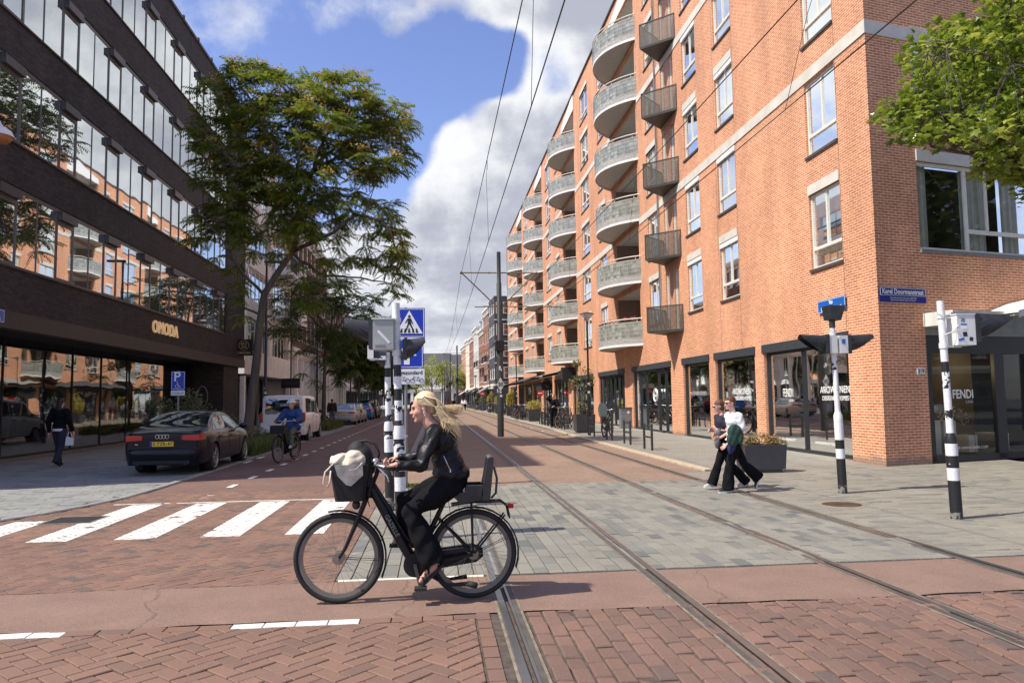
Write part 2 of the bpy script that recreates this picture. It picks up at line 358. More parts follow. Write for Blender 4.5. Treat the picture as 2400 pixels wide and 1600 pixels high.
def klinker(name,c1,c2,c3,rough=.8,c4_=None,stain=.2,stain_s=.8,dust=.0):
    m,nt,b,out=newmat(name); N=nt.nodes.new; L=nt.links.new
    g=N('ShaderNodeNewGeometry'); rp=N('ShaderNodeValToRGB'); e=rp.color_ramp.elements; e[0].color=c4(c1); e[1].color=c4(c3); e[1].position=1
    k=e.new(.5); k.color=c4(c2)
    if c4_: k=e.new(.93); k.color=c4(c3); e[-1].color=c4(c4_)
    L(g.outputs['Random Per Island'],rp.inputs[0]); tc=N('ShaderNodeTexCoord')
    n=N('ShaderNodeTexNoise'); n.inputs['Scale'].default_value=stain_s; n.inputs['Detail'].default_value=7; n.inputs['Roughness'].default_value=.6; L(tc.outputs['Object'],n.inputs['Vector'])
    mr=N('ShaderNodeMapRange'); L(n.outputs['Fac'],mr.inputs[0]); mr.inputs[1].default_value=.3; mr.inputs[2].default_value=.7; mr.inputs[3].default_value=1-stain; mr.inputs[4].default_value=1+stain
    n2=N('ShaderNodeTexNoise'); n2.inputs['Scale'].default_value=55; n2.inputs['Detail'].default_value=5; n2.inputs['Roughness'].default_value=.7; L(tc.outputs['Object'],n2.inputs['Vector'])
    m2=N('ShaderNodeMapRange'); L(n2.outputs['Fac'],m2.inputs[0]); m2.inputs[1].default_value=.3; m2.inputs[2].default_value=.7; m2.inputs[3].default_value=.86; m2.inputs[4].default_value=1.14
    mu=N('ShaderNodeMath'); mu.operation='MULTIPLY'; L(mr.outputs[0],mu.inputs[0]); L(m2.outputs[0],mu.inputs[1])
    sc=N('ShaderNodeVectorMath'); sc.operation='SCALE'; L(rp.outputs[0],sc.inputs[0]); L(mu.outputs[0],sc.inputs[3]); L(sc.outputs[0],b.inputs['Base Color'])
    bp=N('ShaderNodeBump'); bp.inputs['Strength'].default_value=.35; bp.inputs['Distance'].default_value=.004; L(n2.outputs['Fac'],bp.inputs['Height']); L(bp.outputs[0],b.inputs['Normal'])
    b.inputs['Roughness'].default_value=rough; b.inputs['Specular IOR Level'].default_value=.35
    return m
K_red=klinker('red_clinker',(.19,.114,.082),(.218,.128,.092),(.16,.10,.076),stain=.12)
K_red2=klinker('worn_clinker',(.20,.118,.088),(.175,.107,.082),(.148,.096,.078),c4_=(.12,.088,.076),stain=.14)
K_mix=klinker('mixed_clinker',(.178,.108,.082),(.215,.125,.088),(.145,.095,.077),c4_=(.10,.084,.076),stain=.16)
K_grey=klinker('grey_setts',(.20,.196,.168),(.24,.228,.188),(.165,.168,.152),c4_=(.118,.125,.119),stain=.14)
K_grey2=klinker('warm_setts',(.225,.208,.172),(.255,.234,.19),(.195,.186,.16),c4_=(.15,.146,.13),stain=.12)
K_greyL=klinker('blue_grey_setts',(.225,.23,.22),(.255,.258,.24),(.195,.205,.20),c4_=(.15,.16,.155),stain=.14)
K_white=klinker('painted_brick',(.72,.70,.64),(.66,.64,.59),(.76,.74,.68),stain=.10)
joint=mat('joint_sand',(.085,.066,.052),.95,var=.35,vs=14,bump=.3,bs=90)
asphalt=mat('pink_asphalt',(.215,.138,.103),.9,var=.10,vs=2.2,bump=.5,bs=170)
def asphalt_detail(m):
    nt=m.node_tree; N=nt.nodes.new; L=nt.links.new; b=[n for n in nt.nodes if n.type=='BSDF_PRINCIPLED'][0]
    src=b.inputs['Base Color'].links[0].from_socket; tc=[n for n in nt.nodes if n.type=='TEX_COORD'][0]
    v=N('ShaderNodeTexVoronoi'); v.inputs['Scale'].default_value=130; L(tc.outputs['Object'],v.inputs['Vector'])
    mr=N('ShaderNodeMapRange'); L(v.outputs['Color'],mr.inputs[0]); mr.inputs[3].default_value=.72; mr.inputs[4].default_value=1.32
    s=N('ShaderNodeVectorMath'); s.operation='SCALE'; L(src,s.inputs[0]); L(mr.outputs[0],s.inputs[3])
    # tyre-dark sweep and a crack network
    v2=N('ShaderNodeTexVoronoi'); v2.feature='DISTANCE_TO_EDGE'; v2.inputs['Scale'].default_value=.42; 
    n=N('ShaderNodeTexNoise'); n.inputs['Scale'].default_value=3; n.inputs['Detail'].default_value=5; L(tc.outputs['Object'],n.inputs['Vector'])
    mxv=N('ShaderNodeMix'); mxv.data_type='VECTOR'; mxv.inputs[0].default_value=.25; L(tc.outputs['Object'],mxv.inputs[4]); L(n.outputs['Color'],mxv.inputs[5]); L(mxv.outputs[1],v2.inputs['Vector'])
    m2=N('ShaderNodeMapRange'); L(v2.outputs['Distance'],m2.inputs[0]); m2.inputs[1].default_value=.0005; m2.inputs[2].default_value=.004; m2.inputs[3].default_value=.6; m2.inputs[4].default_value=1
    s2=N('ShaderNodeVectorMath'); s2.operation='SCALE'; L(s.outputs[0],s2.inputs[0]); L(m2.outputs[0],s2.inputs[3]); L(s2.outputs[0],b.inputs['Base Color'])
asphalt_detail(asphalt)
M_road=brickmat('far_red_road',(.19,.118,.095),(.17,.105,.088),(.125,.09,.077),w=.21,h=.105,ms=.008,dirt=.16,rot=PI/2,bump=.3)
M_tram=brickmat('tram_lane_brick',(.26,.18,.132),(.235,.164,.122),(.195,.14,.108),w=.21,h=.105,ms=.006,dirt=.15,rot=PI/2,bump=.2)
M_pavR=brickmat('far_pavement',(.255,.24,.205),(.225,.214,.188),(.17,.16,.14),w=.32,h=.15,ms=.008,dirt=.1,bump=.3)
M_ground=mat('ground_stone',(.2,.19,.17),.9,var=.2,vs=.3)
def sheet(name,x0,x1,y0,y1,z,m):
    mb=MB(); mb.quad((x0,y0,z),(x1,y0,z),(x1,y1,z),(x0,y1,z)); o=mb.build(name,m); return tag(o,kind='structure')
sheet('ground',-500,500,-60,1200,-.06,M_ground)
sheet('road',-5.36,-.75,14.72,230,-.012,M_road)
sheet('tram_lane',-.75,6.2,14.72,230,-.008,M_tram)
sheet('joint_bed',-22,22,-3,14.72,-.012,joint)
# cycle path
mb=MB(); nx=60
ys=lambda x:5.99+.02*math.sin(x*3.1)+.012*math.sin(x*9.3); yt=lambda x:7.2+.01*math.sin(x*4)
ed=(.44,.74),(1.9,2.13),(3.66,3.9),(5.12,5.36)
def railx(k,y):
    b=[.585,2.02,3.775,5.225][k]
    if k>=2: b+=max(0,12-y)*.018
    return b
cp=MB(); 
segs=[(-22,-.0),(0,.0)]
edges=[-22]+[v for k in range(4) for v in (railx(k,6.5)-.065,railx(k,6.5)+.06)]+[22]
for a,b_ in zip(edges[::2],edges[1::2]):
    n=max(2,int((b_-a)/.12)); xs=[a+(b_-a)*i/n for i in range(n+1)]
    for p,q in zip(xs,xs[1:]): cp.quad((p,ys(p),-.001),(q,ys(q),-.001),(q,yt(q),-.001),(p,yt(p),-.001))
tag(cp.build('cycle_path',asphalt),kind='structure')
def field(name,polys,mat_,boxes,z=0,gap=.006,keep=None,bev=.003,tilt=.0012):
    mb=MB()
    for p in polys:
        cx=sum(a for a,_ in p)/len(p); cy=sum(b for _,b in p)/len(p)
        if keep and not keep(cx,cy): continue
        for bx in boxes:
            q=clip(p,*bx)
            if q and len(q)>2: stone(mb,q,z,gap,bev,0,tilt)
    return tag(mb.build(name,mat_,fix=False),kind='structure')
vis=lambda x,y: abs(x-(y*.1))<y*.78+1.2
# foreground left: big 45-degree herringbone with a soldier border row
field('clinker_paving',herring(-6,.3,3.0,5.86,.118),K_red,[(-6,.30,3.0,5.86)],keep=vis,gap=.0095,bev=.005,tilt=.002)
def fgtrack(a,b): return bond(a,b,3.0,5.98,.118,.235,True,.012)
fg=[]
for a,b in((.70,1.92),(2.13,3.80),(4.03,5.24),(5.48,8.2)):
    w=(b-a)/round((b-a)/.118); fg+=[p for p in bond(a,b,3.0,5.97,w-1e-5,.225,True,.014)]
field('track_paving',fg,K_red2,[(.70,9,3.0,5.98)],keep=vis,gap=.014,tilt=.004,bev=.007)
# border bricks along the cycle path: plain and white blocks
pl=MB(); wh=MB(); x=-6.0
while x<.3:
    P=[(x,5.86),(x+.235,5.86),(x+.235,5.985),(x,5.985)]; c=x+.12
    isw=(-4.6<c<-2.62) or (-1.62<c<-.50)
    stone(wh if isw else pl,P,.001 if isw else 0,.007,.003); x+=.236
for i in range(0): stone(wh,[(.02-.24*0+i*.0,5.86),(.2,5.86),(.2,5.98),(.02,5.98)],.001,.007,.003) if i==0 else None
for y in [3.1+.21*i for i in range(14)]: stone(pl,[(.31,y),(.42,y),(.42,y+.2),(.31,y+.2)],0,.008,.003)
tag(pl.build('border_bricks',K_mix,fix=False),kind='structure'); tag(wh.build('give_way_blocks',K_white,fix=False),kind='structure')
# crossing west of the refuge, 13 m deep: mixed herringbone with the zebra painted on the bricks
kerbpts=[(-12,10.9),(-7.2,11.25),(-6.23,11.68),(-5.91,12.3),(-5.62,13.2),(-5.42,14.1),(-5.36,15.8),(-5.36,23.3)]
def kx(y):
    for (x0,y0),(x1,y1) in zip(kerbpts,kerbpts[1:]):
        if y0<=y<=y1: return x0+(x1-x0)*(y-y0)/(y1-y0)
    return -5.36 if y>11 else -30
def wedge(y): return -.93-.28*max(0,(y-7.22)*.22) if y<9 else -1.35+.0*y
K=[]
hb=herring(-12,-.6,7.21,14.72,.105)
stripes=[(-4.97+1.025*k,-4.47+1.025*k,9.84,13.12) for k in range(-2,4)]
stripes[0]=(-7.02,-6.52,9.84,11.35); stripes[1]=(-5.995,-5.50,9.84,11.6)
base=MB(); zeb=MB()
for p in hb:
    cx=sum(a for a,_ in p)/4; cy=sum(b for _,b in p)/4
    if not vis(cx,cy) or cx<kx(cy)+.02: continue
    q=clip(p,-30,-.93,7.21,14.71)
    if q and len(q)>2: stone(base,q,0,.007,.003)
    for st in stripes:
        q=clip(p,*st)
        if q and len(q)>2: stone(zeb,q,.0035,.017,.002)
# sixth stripe continues beyond the bollards' refuge; thin far line
for x in [-5.3+.2*i for i in range(19)]:
    stone(zeb,[(x,13.21),(x+.2,13.21),(x+.2,13.27),(x,13.27)],.0035,.003,.001)
tag(base.build('crossing_paving',K_mix,fix=False),kind='structure'); tag(zeb.build('zebra_crossing',K_white,fix=False),kind='structure')
# grey setts: between crossing and building corner
def notrail(p):
    return p
cuts=[-.93]+[v for k in range(4) for v in (railx(k,11)-.075,railx(k,11)+.075)]+[5.42]
gs=[]
for a,b in zip(cuts[::2],cuts[1::2]):
    if b<=5.3:
        n=max(1,round((b-a)/.145)); gs+=bond(a,b,7.27,14.72,(b-a)/n-1e-5,.36,True,.05,lens=(.22,.30,.36,.42))
field('grey_crossing',gs,K_grey,[(-.93,5.42,7.27,14.72)],gap=.010,keep=vis)
gr=bond(5.42,16,7.27,30,.145,.36,False,.05,lens=(.22,.30,.36,.45))
gr=[ [(b,a) for a,b in p] for p in bond(7.27,17.0,5.42,14,.13,.36,True,.05,lens=(.22,.30,.36,.45))]
field('pavement',gr,K_grey2,[(5.42,14,7.27,16.95)],gap=.009,tilt=.0012,keep=lambda x,y:vis(x,y) and (y<16.2 or x>6.0))
gn=[ [(b,a) for a,b in p] for p in bond(7.27,7.3,5.42,14,.145,.36,True,.05)]
sheet('pavement',6.0,14,16.93,230,.0,M_pavR)
# red zone right of grey: cycle path continues, plus near pavement right fg done
# left pavement
gl=[[(b,a) for a,b in p] for p in bond(9.6,24.5,-14,-5.3,.16,.36,True,.05,lens=(.24,.32,.4))]
field('pavement',gl,K_greyL,[(-14,-5.3,9.6,24.5)],gap=.006,keep=lambda x,y:vis(x,y) and y>10.9 and x<kx(y)-.16 and y>11.25+min(0,(x+6.5)*.03))
sheet('pavement',-14,-5.36,24.45,230,-.004,mat('left_pavement',(.23,.23,.215),.85,var=.18,vs=2))
sheet('joint_bed',-22,-5.36,10.9,24.5,-.0115,joint)
# kerbs
kst=mat('kerb_stone',(.25,.245,.23),.85,var=.2,vs=5,bump=.2)
kst2=mat('kerb_tan',(.42,.34,.24),.85,var=.18,vs=5,bump=.2)
def kerb(name,pts,w,z,m,ln=1.0,side=1):
    mb=MB(); P=[Vector((a,b,0)) for a,b in pts]
    out=[]; 
    for a,b in zip(P,P[1:]):
        L_=(b-a).length; n=max(1,round(L_/ln)); d=(b-a)/n; nv=Vector((-d.y,d.x,0)).normalized()*w*side
        for i in range(n):
            p=a+d*i; q=a+d*(i+1); g=d.normalized()*.004
            mb.prism([(0,0),(w,0),(w,z+.0),(.015,z+.0),(0,z-.015)],(q-p)-g*2,o=p+g+Vector((0,0,-.03)),U=(nv/w),V=(0,0,1))
    return tag(mb.build(name,m),kind='structure')
kerb('kerb',kerbpts,.14,.055,kst,.9,1)
def krx(y): return 5.95 if y<32 else 5.95+.3*min(1,(y-32)/11) if y<43 else 6.25
kerb('kerb',[(5.95,16.3),(5.95,24),(5.97,32),(6.1,37),(6.25,43),(6.25,60),(6.2,90),(5.9,130),(5.2,180)][::1],.2,.075,kst2,1.0,-1)
mb=MB(); mb.quad((6.12,16.95,.001),(14,16.95,.001),(14,19,.035),(6.12,19,.035)); mb.quad((6.12,19,.035),(14,19,.035),(14,175,.035),(6.12,175,.035)); 
o=mb.build('pavement',M_pavR); tag(o,kind='structure')
# lane dashes and median line
md=MB(); y=13.75
while y<110:
    md.box(-4.10,-3.98,y,y+.55,-.006,-.004+.002); y+=1.72
for y0 in(25,26.6): md.box(-5.30,-5.18,y0-3.4,y0-2.6,-.006,-.002)
tag(md.build('lane_dashes',K_white),kind='structure')
mb=MB(); mb.box(-.78,-.58,24,80,-.02,.01); tag(mb.build('median_strip',kst),kind='structure')
mb=MB(); mb.box(-.9,.45,7.2,7.265,-.01,.004); tag(mb.build('edge_line',mat('cream_line',(.72,.66,.52),.8)),kind='structure')
# tram rails
rail_top=mat('worn_rail_steel',(.26,.255,.25),.34,.85,var=.15,vs=3); groove=mat('rail_groove',(.018,.016,.014),.8); railside=mat('rail_rust',(.085,.075,.065),.75,var=.3)
mb=MB(); ysr=[-3,2,4,6,8,10,12,14,17,20,25,30,40,60,90,130,230]
for k in range(4):
    s=-1 if k%2==0 else 1          # running head outside, groove inside
    for y0,y1 in zip(ysr,ysr[1:]):
        xa,xb=railx(k,y0),railx(k,y1)
        def strip(o0,o1,z0,z1,m):
            mb.quad((xa+s*o0,y0,z0),(xa+s*o1,y0,z1),(xb+s*o1,y1,z1),(xb+s*o0,y1,z0),m)
        strip(-.095,-.075,.002,.003,3); strip(-.075,-.035,.003,.003,2); strip(-.035,-.033,.001,.003,2); strip(-.033,-.012,.003,.003,0); strip(-.012,-.010,.003,-.03,1); strip(-.01,.022,-.03,-.03,1); strip(.022,.024,-.03,.004,1)
        strip(.024,.075,.0045,.0045,0); strip(.075,.085,.0045,.003,2); strip(.085,.105,.003,.002,3)
tag(mb.build('tram_rails',[rail_top,groove,railside,mat('rail_bedding',(.20,.165,.12),.9,var=.35,vs=9)],fix=False),kind='structure')
# manholes
ir=mat('cast_iron',(.10,.065,.045),.6,.4,var=.3,vs=20,bump=.4,bs=40)
t=thing('manhole_cover','rusty round manhole cover set in the grey paving by the striped signal pole','manhole cover',(6.12,10.95,0))
mb=MB(); mb.lathe([(0,.008),(.27,.008),(.28,.004),(.28,0)],n=40); 
for k in range(6): 
    a=PI*k/6; mb.obox((0,0,.0085),(.5*abs(math.cos(a))+.1,.012,.004),Matrix.Rotation(a,3,'Z'))
mb.build('lid',ir,t); mb=MB(); mb.lathe([(.285,.004),(.33,.006),(.34,.001)],n=40); mb.build('frame',mat('worn_frame',(.26,.22,.165),.8,var=.3,vs=30),t)
t=thing('manhole_cover','dark oblong iron grate lid set among the zebra crossing stripes','manhole cover',(-5.18,11.6,0))
mb=MB(); mb.box(-.33,.33,-.3,.3,0,.006)
for k in range(14): mb.box(-.31,.31,-.28+.042*k,-.262+.042*k,.006,.010)
mb.build('lid',mat('grate_iron',(.07,.065,.06),.6,.3,var=.3,vs=20),t); mb=MB()
for a in((-.36,-.33,-.33,.33),(.33,.36,-.33,.33),(-.33,.33,.3,.33),(-.33,.33,-.33,-.3)): mb.box(*a,0,.008)
mb.build('frame',mat('grate_frame',(.2,.19,.18),.8),t)
# ---------------- right: brick apartment building ----------------
B_or=brickmat('orange_brick',(.62,.25,.125),(.46,.165,.08),(.78,.58,.40),w=.225,h=.0665,ms=.0095,dirt=.2,base_dirt=.75,bump=.35)
B_dk=brickmat('charcoal_brick',(.062,.054,.056),(.030,.026,.028),(.020,.018,.019),w=.225,h=.0665,ms=.008,dirt=.25,bump=.7,rough=.7)
stonem=mat('light_stone',(.60,.57,.50),.8,var=.12,vs=2,bump=.1)
lead=mat('dark_sill',(.07,.06,.055),.6,var=.2)
gbm=mat('glass_block',(.28,.30,.265),.12,var=.25,vs=5,island=.35,spec=.8)
gbj=mat('block_mortar',(.36,.35,.30),.8,var=.1)
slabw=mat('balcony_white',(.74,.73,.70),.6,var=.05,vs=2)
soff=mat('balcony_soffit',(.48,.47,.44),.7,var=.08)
meshm=mat('perforated_steel',(.075,.072,.06),.6,.2,var=.1)
shopfr=mat('shop_frame',(.022,.024,.026),.4,var=.1)
lint=mat('anthracite_lintel',(.04,.043,.048),.5,var=.1)
XR=10.3
FL=[5.06+3.135*k for k in range(6)]
RB=thing('apartment_building','tall orange brick apartment building with rounded glass-block balconies and shops below','building',(XR,16.42,0))
PER=16.72
# openings in the street wall: (y0,y1,z0,z1)
ops=[]; wins=[]
for k,z in enumerate(FL):
    for (a,b) in ((17.83,19.42),(24.30,25.93),(27.80,29.42)): wins.append((a,b,z,z+2.06,'w'))
    wins.append((30.55,31.15,z-.55,z+2.06,'d')); wins.append((31.75,32.35,z-.55,z+2.06,'d')); wins.append((33.1,34.9,z,z+2.06,'w'))
    for n in range(4):
        o=PER*n
        if 48.4+o<104: wins.append((48.3+o,50.9+o,z,z+2.06,'w'))
        if n<4: wins.append((43.6+o,45.4+o,z,z+2.06,'w'))
rec=[]   # balcony recesses
for n in range(4):
    for k,z in enumerate(FL): rec.append((36.55+PER*n,41.6+PER*n,z-.55,z+2.1))
shops=[(17.80,20.28),(20.42,22.64),(23.31,26.74),(27.39,30.39),(32.0,38.4),(40.1,46.5),(48.2,55.5),(57.3,64.0),(65.3,71.0),(72.4,78),(79.4,85),(86.4,92),(93.5,102)]
shops[0]=(17.80,22.64); shops.pop(1)
ops=[w[:4] for w in wins]+rec+[(a,b,.03,3.0) for a,b in shops]
def wall_with_holes(mb,X,y0,y1,z0,z1,holes,m=0,d=.12,flip=1,mrev=None):
    """planar wall at x=X pierced by holes, with reveals of depth d into the building"""
    ys=sorted({y0,y1}|{h[0] for h in holes}|{h[1] for h in holes}); zs=sorted({z0,z1}|{h[2] for h in holes}|{h[3] for h in holes})
    ys=[y for y in ys if y0<=y<=y1]; zs=[z for z in zs if z0<=z<=z1]
    import bisect
    solid=[[True]*(len(zs)-1) for _ in range(len(ys)-1)]
    for h in holes:
        i0=bisect.bisect_left(ys,h[0]); i1=bisect.bisect_left(ys,h[1]); j0=bisect.bisect_left(zs,h[2]); j1=bisect.bisect_left(zs,h[3])
        for i in range(i0,min(i1,len(ys)-1)):
            for j in range(j0,min(j1,len(zs)-1)): solid[i][j]=False
    for i in range(len(ys)-1):
        j=0
        while j<len(zs)-1:
            if solid[i][j]:
                k=j
                while k<len(zs)-1 and solid[i][k]: k+=1
                mb.quad((X,ys[i],zs[j]),(X,ys[i+1],zs[j]),(X,ys[i+1],zs[k]),(X,ys[i],zs[k]),m); j=k
            else: j+=1
    mr=m if mrev is None else mrev
    for a,b,c,e in holes:
        x2=X+d*flip
        mb.quad((X,a,c),(x2,a,c),(x2,a,e),(X,a,e),mr); mb.quad((X,b,c),(x2,b,c),(x2,b,e),(X,b,e),mr)
        mb.quad((X,a,c),(X,b,c),(x2,b,c),(x2,a,c),mr); mb.quad((X,a,e),(X,b,e),(x2,b,e),(x2,a,e),mr)
mb=MB(); wall_with_holes(mb,XR,16.42,104.2,0,24.0,ops,d=.13)
for n in range(4):   # stepped gable infill above each balcony bay is white render
    pass
mb.quad((XR,104.2,0),(XR+9,104.2,0),(XR+9,104.2,24),(XR,104.2,24)); mb.quad((XR,16.42,24.0),(XR,104.2,24.0),(XR+9,104.2,24.0),(XR+9,16.42,24))
mb.build('wall',B_or,RB,world=True,fix=False)
# street wall 2 (cross street side)
d2=Vector((.9717,.2363,0)); n2=Vector((.2363,-.9717,0)); A0=Vector((XR,16.42,0))
def W2(u,z,off=0): v=A0+d2*u+n2*off; return Vector((v.x,v.y,z))
M2=Matrix((d2,-n2,Vector((0,0,1)))).transposed()
def box2(mb,u0,u1,z0,z1,o0,o1,m=0):
    c=W2((u0+u1)/2,(z0+z1)/2,(o0+o1)/2); mb.obox(c,(u1-u0,abs(o1-o0),z1-z0),M2,m)
mb=MB(); 
cols=[0,1.42,4.6,5.6,9.0]; 
for u0,u1,z0,z1 in ((0,1.40,0,24),(1.40,12,3.62,5.12),(1.40,12,7.55,8.27),(1.40,12,10.68,24),(5.3,12,5.12,7.55),(5.3,12,8.27,10.68)):
    a,b,c,e=W2(u0,z0),W2(u1,z0),W2(u1,z1),W2(u0,z1); mb.quad(a,b,c,e)
for zz in(5.12,8.27):
    for u in(1.40,5.3): mb.quad(W2(u,zz),W2(u,zz,-.14),W2(u,zz+2.42,-.14),W2(u,zz+2.42))
mb.build('wall',B_or,RB,world=True,fix=False)
mb=MB()
for z0,z1 in((10.28,10.60),(16.55,16.87)):
    for ya,yb in((16.40,36.3),(42.0,53.1),(42.0+PER,53.1+PER),(42.0+2*PER,53.1+2*PER),(42.0+3*PER,104.1)): mb=MB(); mb.box(XR-.03,XR+.02,ya,yb,z0,z1); mb.build('stone_band',stonem,RB,world=True)
    mb=MB(); box2(mb,-.03,12,z0,z1,.03,-.02)
    mb.build('stone_band',stonem,RB,world=True)
mb=MB(); box2(mb,1.40,5.35,7.30,7.58,.03,-.10); mb.build('lintel',stonem,RB,world=True)
mb=MB(); mb.box(XR-.10,XR+.2,40,104.3,24.0,24.10); mb.box(XR-.10,XR+.2,16.4,40,24.0,24.1)
box2(mb,-.08,12,24.0,24.1,.08,-.2)
mb.build('roof_edge',lead,RB,world=True)
for n in range(4): mb=MB(); mb.prism([(36.45+PER*n,22.86),(41.7+PER*n,22.86),(41.7+PER*n,23.35),(37.2+PER*n,23.97),(36.45+PER*n,23.97)],(-.04,0,0),o=(XR-.003,0,0),U=(0,1,0),V=(0,0,1)); mb.build('white_gable_panel',MT['white'],RB,world=True)
mb=MB(); mb.box(XR+.15,XR+9,16.9,104,23.9,23.97); mb.build('roof',lead,RB,world=True)
mb=MB()
for a,b in shops: mb.box(XR-.045,XR+.10,a-.06,b+.06,2.98,3.24)
mb.build('shop_lintel',lint,RB,world=True)
# windows
def window(y0,y1,z0,z1,style,curt=True,shut=False):
    fr=MB(); w=.065; x0,x1=XR+.07,XR+.125
    fr.box(x0,x1,y0,y1,z0,z0+w); fr.box(x0,x1,y0,y1,z1-w,z1); fr.box(x0,x1,y0,y0+w,z0+w,z1-w); fr.box(x0,x1,y1-w,y1,z0+w,z1-w)
    zm=z0+.55
    if style=='w':
        ym=y0+(y1-y0)*.5
        fr.box(x0-.015,x1,y0+w,y1-w,zm-.04,zm+.045); fr.box(x0,x1,ym-.035,ym+.035,zm+.045,z1-w)
        if y1-y0>2.3: fr.box(x0,x1,ym-.035,ym+.035,z0+w,zm-.04)
    o=fr.build('window',MT['cream'],RB,world=True)
    o['M']=[0,0,0,0]
    pn=MB(); pn.quad((x1-.02,y0+w,z0+w),(x1-.02,y1-w,z0+w),(x1-.02,y1-w,z1-w),(x1-.02,y0+w,z1-w)); p=pn.build('pane',MT['glass'],None,fix=False); sub(p,o)
    # room behind: curtain with folds on a dark box
    cu=MB(); xx=XR+.22; ysn=int((y1-y0)/.035); vs=[]; 
    gap=random.choice([0,0,0,.25,.15]) if curt else 1
    gc=random.uniform(.25,.75)
    for i in range(ysn):
        ya=y0+(y1-y0)*i/ysn; yb=y0+(y1-y0)*(i+1)/ysn; t=(i+.5)/ysn
        if abs(t-gc)<gap/2: continue
        f=lambda y:xx+.03*math.sin(y*52)+.015*math.sin(y*23)
        cu.quad((f(ya),ya,z0),(f(yb),yb,z0),(f(yb),yb,z1),(f(ya),ya,z1))
    if cu.v: sub(cu.build('curtain',MT['curtain'],None,fix=False),o)
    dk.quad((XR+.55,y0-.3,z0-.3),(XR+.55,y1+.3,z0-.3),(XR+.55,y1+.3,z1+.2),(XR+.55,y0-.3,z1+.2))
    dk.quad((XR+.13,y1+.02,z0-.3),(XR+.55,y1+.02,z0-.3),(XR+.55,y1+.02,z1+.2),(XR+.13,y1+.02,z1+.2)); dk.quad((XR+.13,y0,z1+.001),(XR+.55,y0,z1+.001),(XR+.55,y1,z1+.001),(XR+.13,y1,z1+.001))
    if style=='w':
        si=MB(); si.box(XR-.05,XR+.13,y0-.03,y1+.03,z0-.075,z0-.002); sub(si.build('sill',lead,None),o)
    if style=='w' and not any(abs(z1-q)<.2 for q in(10.28,16.55)):
        li=MB(); li.box(XR-.028,XR+.05,y0,y1,z1,z1+.27); sub(li.build('lintel',stonem,None),o)
    if shut: 
        sh=MB(); sh.box(XR-.01,XR+.07,y0,y1,z1-.17,z1-.005); sub(sh.build('blind_box',MT['white'],None),o)
def sub(o,par):
    """attach an object built in world coordinates to a part whose thing sits at RB"""
    root=par
    while root.parent: root=root.parent
    if True:
        m=root['M']; inv=(Matrix.Translation(m[:3])@Matrix.Rotation(m[3],4,'Z')).inverted()
        o.data.transform(inv); o.parent=par
dk=MB()
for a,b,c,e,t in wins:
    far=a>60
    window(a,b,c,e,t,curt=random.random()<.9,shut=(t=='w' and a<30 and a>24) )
# cross street windows: big ones
for zz,bl in((5.12,False),(8.27,True)):
    fr=MB(); u0,u1=1.40,5.3; zt=zz+2.18
    for a,b,c,e in((u0,u1,zz,zz+.07),(u0,u1,zt-.09,zt),(u0,u0+.07,zz+.07,zt-.09),(2.98,3.10,zz+.07,zt-.09),(3.72,3.80,zz+.55,zt-.09),(3.10,5.3,zz+.50,zz+.60)):
        box2(fr,a,b,c,e,-.07,-.13)
    box2(fr,u0,u1,zt,zt+.24,-.03,-.14)
    o=fr.build('window',MT['cream'],RB,world=True)
    pn=MB(); pn.quad(W2(u0,zz,-.11),W2(u1,zz,-.11),W2(u1,zt,-.11),W2(u0,zt,-.11)); sub(pn.build('pane',MT['glass'],None,fix=False),o)
    cu=MB(); 
    if bl:
        n=44
        for i in range(n): z=zz+.05+(2.08)*i/n; cu.quad(W2(u0,z,-.18),W2(u1,z,-.18),W2(u1,z+.040,-.215),W2(u0,z+.040,-.215))
        sub(cu.build('venetian_blind',mat('blind_slats',(.55,.62,.58),.5,var=.04),None,fix=False),o)
    else:
        for (a,b) in((1.46,2.05),(3.2,4.0),(4.6,5.2)):
            n=int((b-a)/.03)
            for i in range(n):
                p=a+(b-a)*i/n; q=a+(b-a)*(i+1)/n; f=lambda u:-.35+.035*math.sin(u*60)+.015*math.sin(u*25)
                cu.quad(W2(p,zz,f(p)),W2(q,zz,f(q)),W2(q,zt,f(q)),W2(p,zt,f(p)))
        sub(cu.build('curtain',MT['curtain'],None,fix=False),o)
    si=MB(); box2(si,u0-.02,u1,zz-.09,zz-.004,.06,-.12); sub(si.build('sill',MT['midgrey'],None),o)
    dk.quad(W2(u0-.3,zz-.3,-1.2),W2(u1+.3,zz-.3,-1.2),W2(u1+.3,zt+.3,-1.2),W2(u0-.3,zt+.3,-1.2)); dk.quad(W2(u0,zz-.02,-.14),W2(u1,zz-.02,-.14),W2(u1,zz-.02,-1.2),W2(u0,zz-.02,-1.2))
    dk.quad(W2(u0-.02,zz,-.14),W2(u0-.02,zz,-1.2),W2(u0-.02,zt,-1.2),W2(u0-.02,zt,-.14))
dk.build('room_backing',MT['roomdark'],RB,world=True,fix=False)
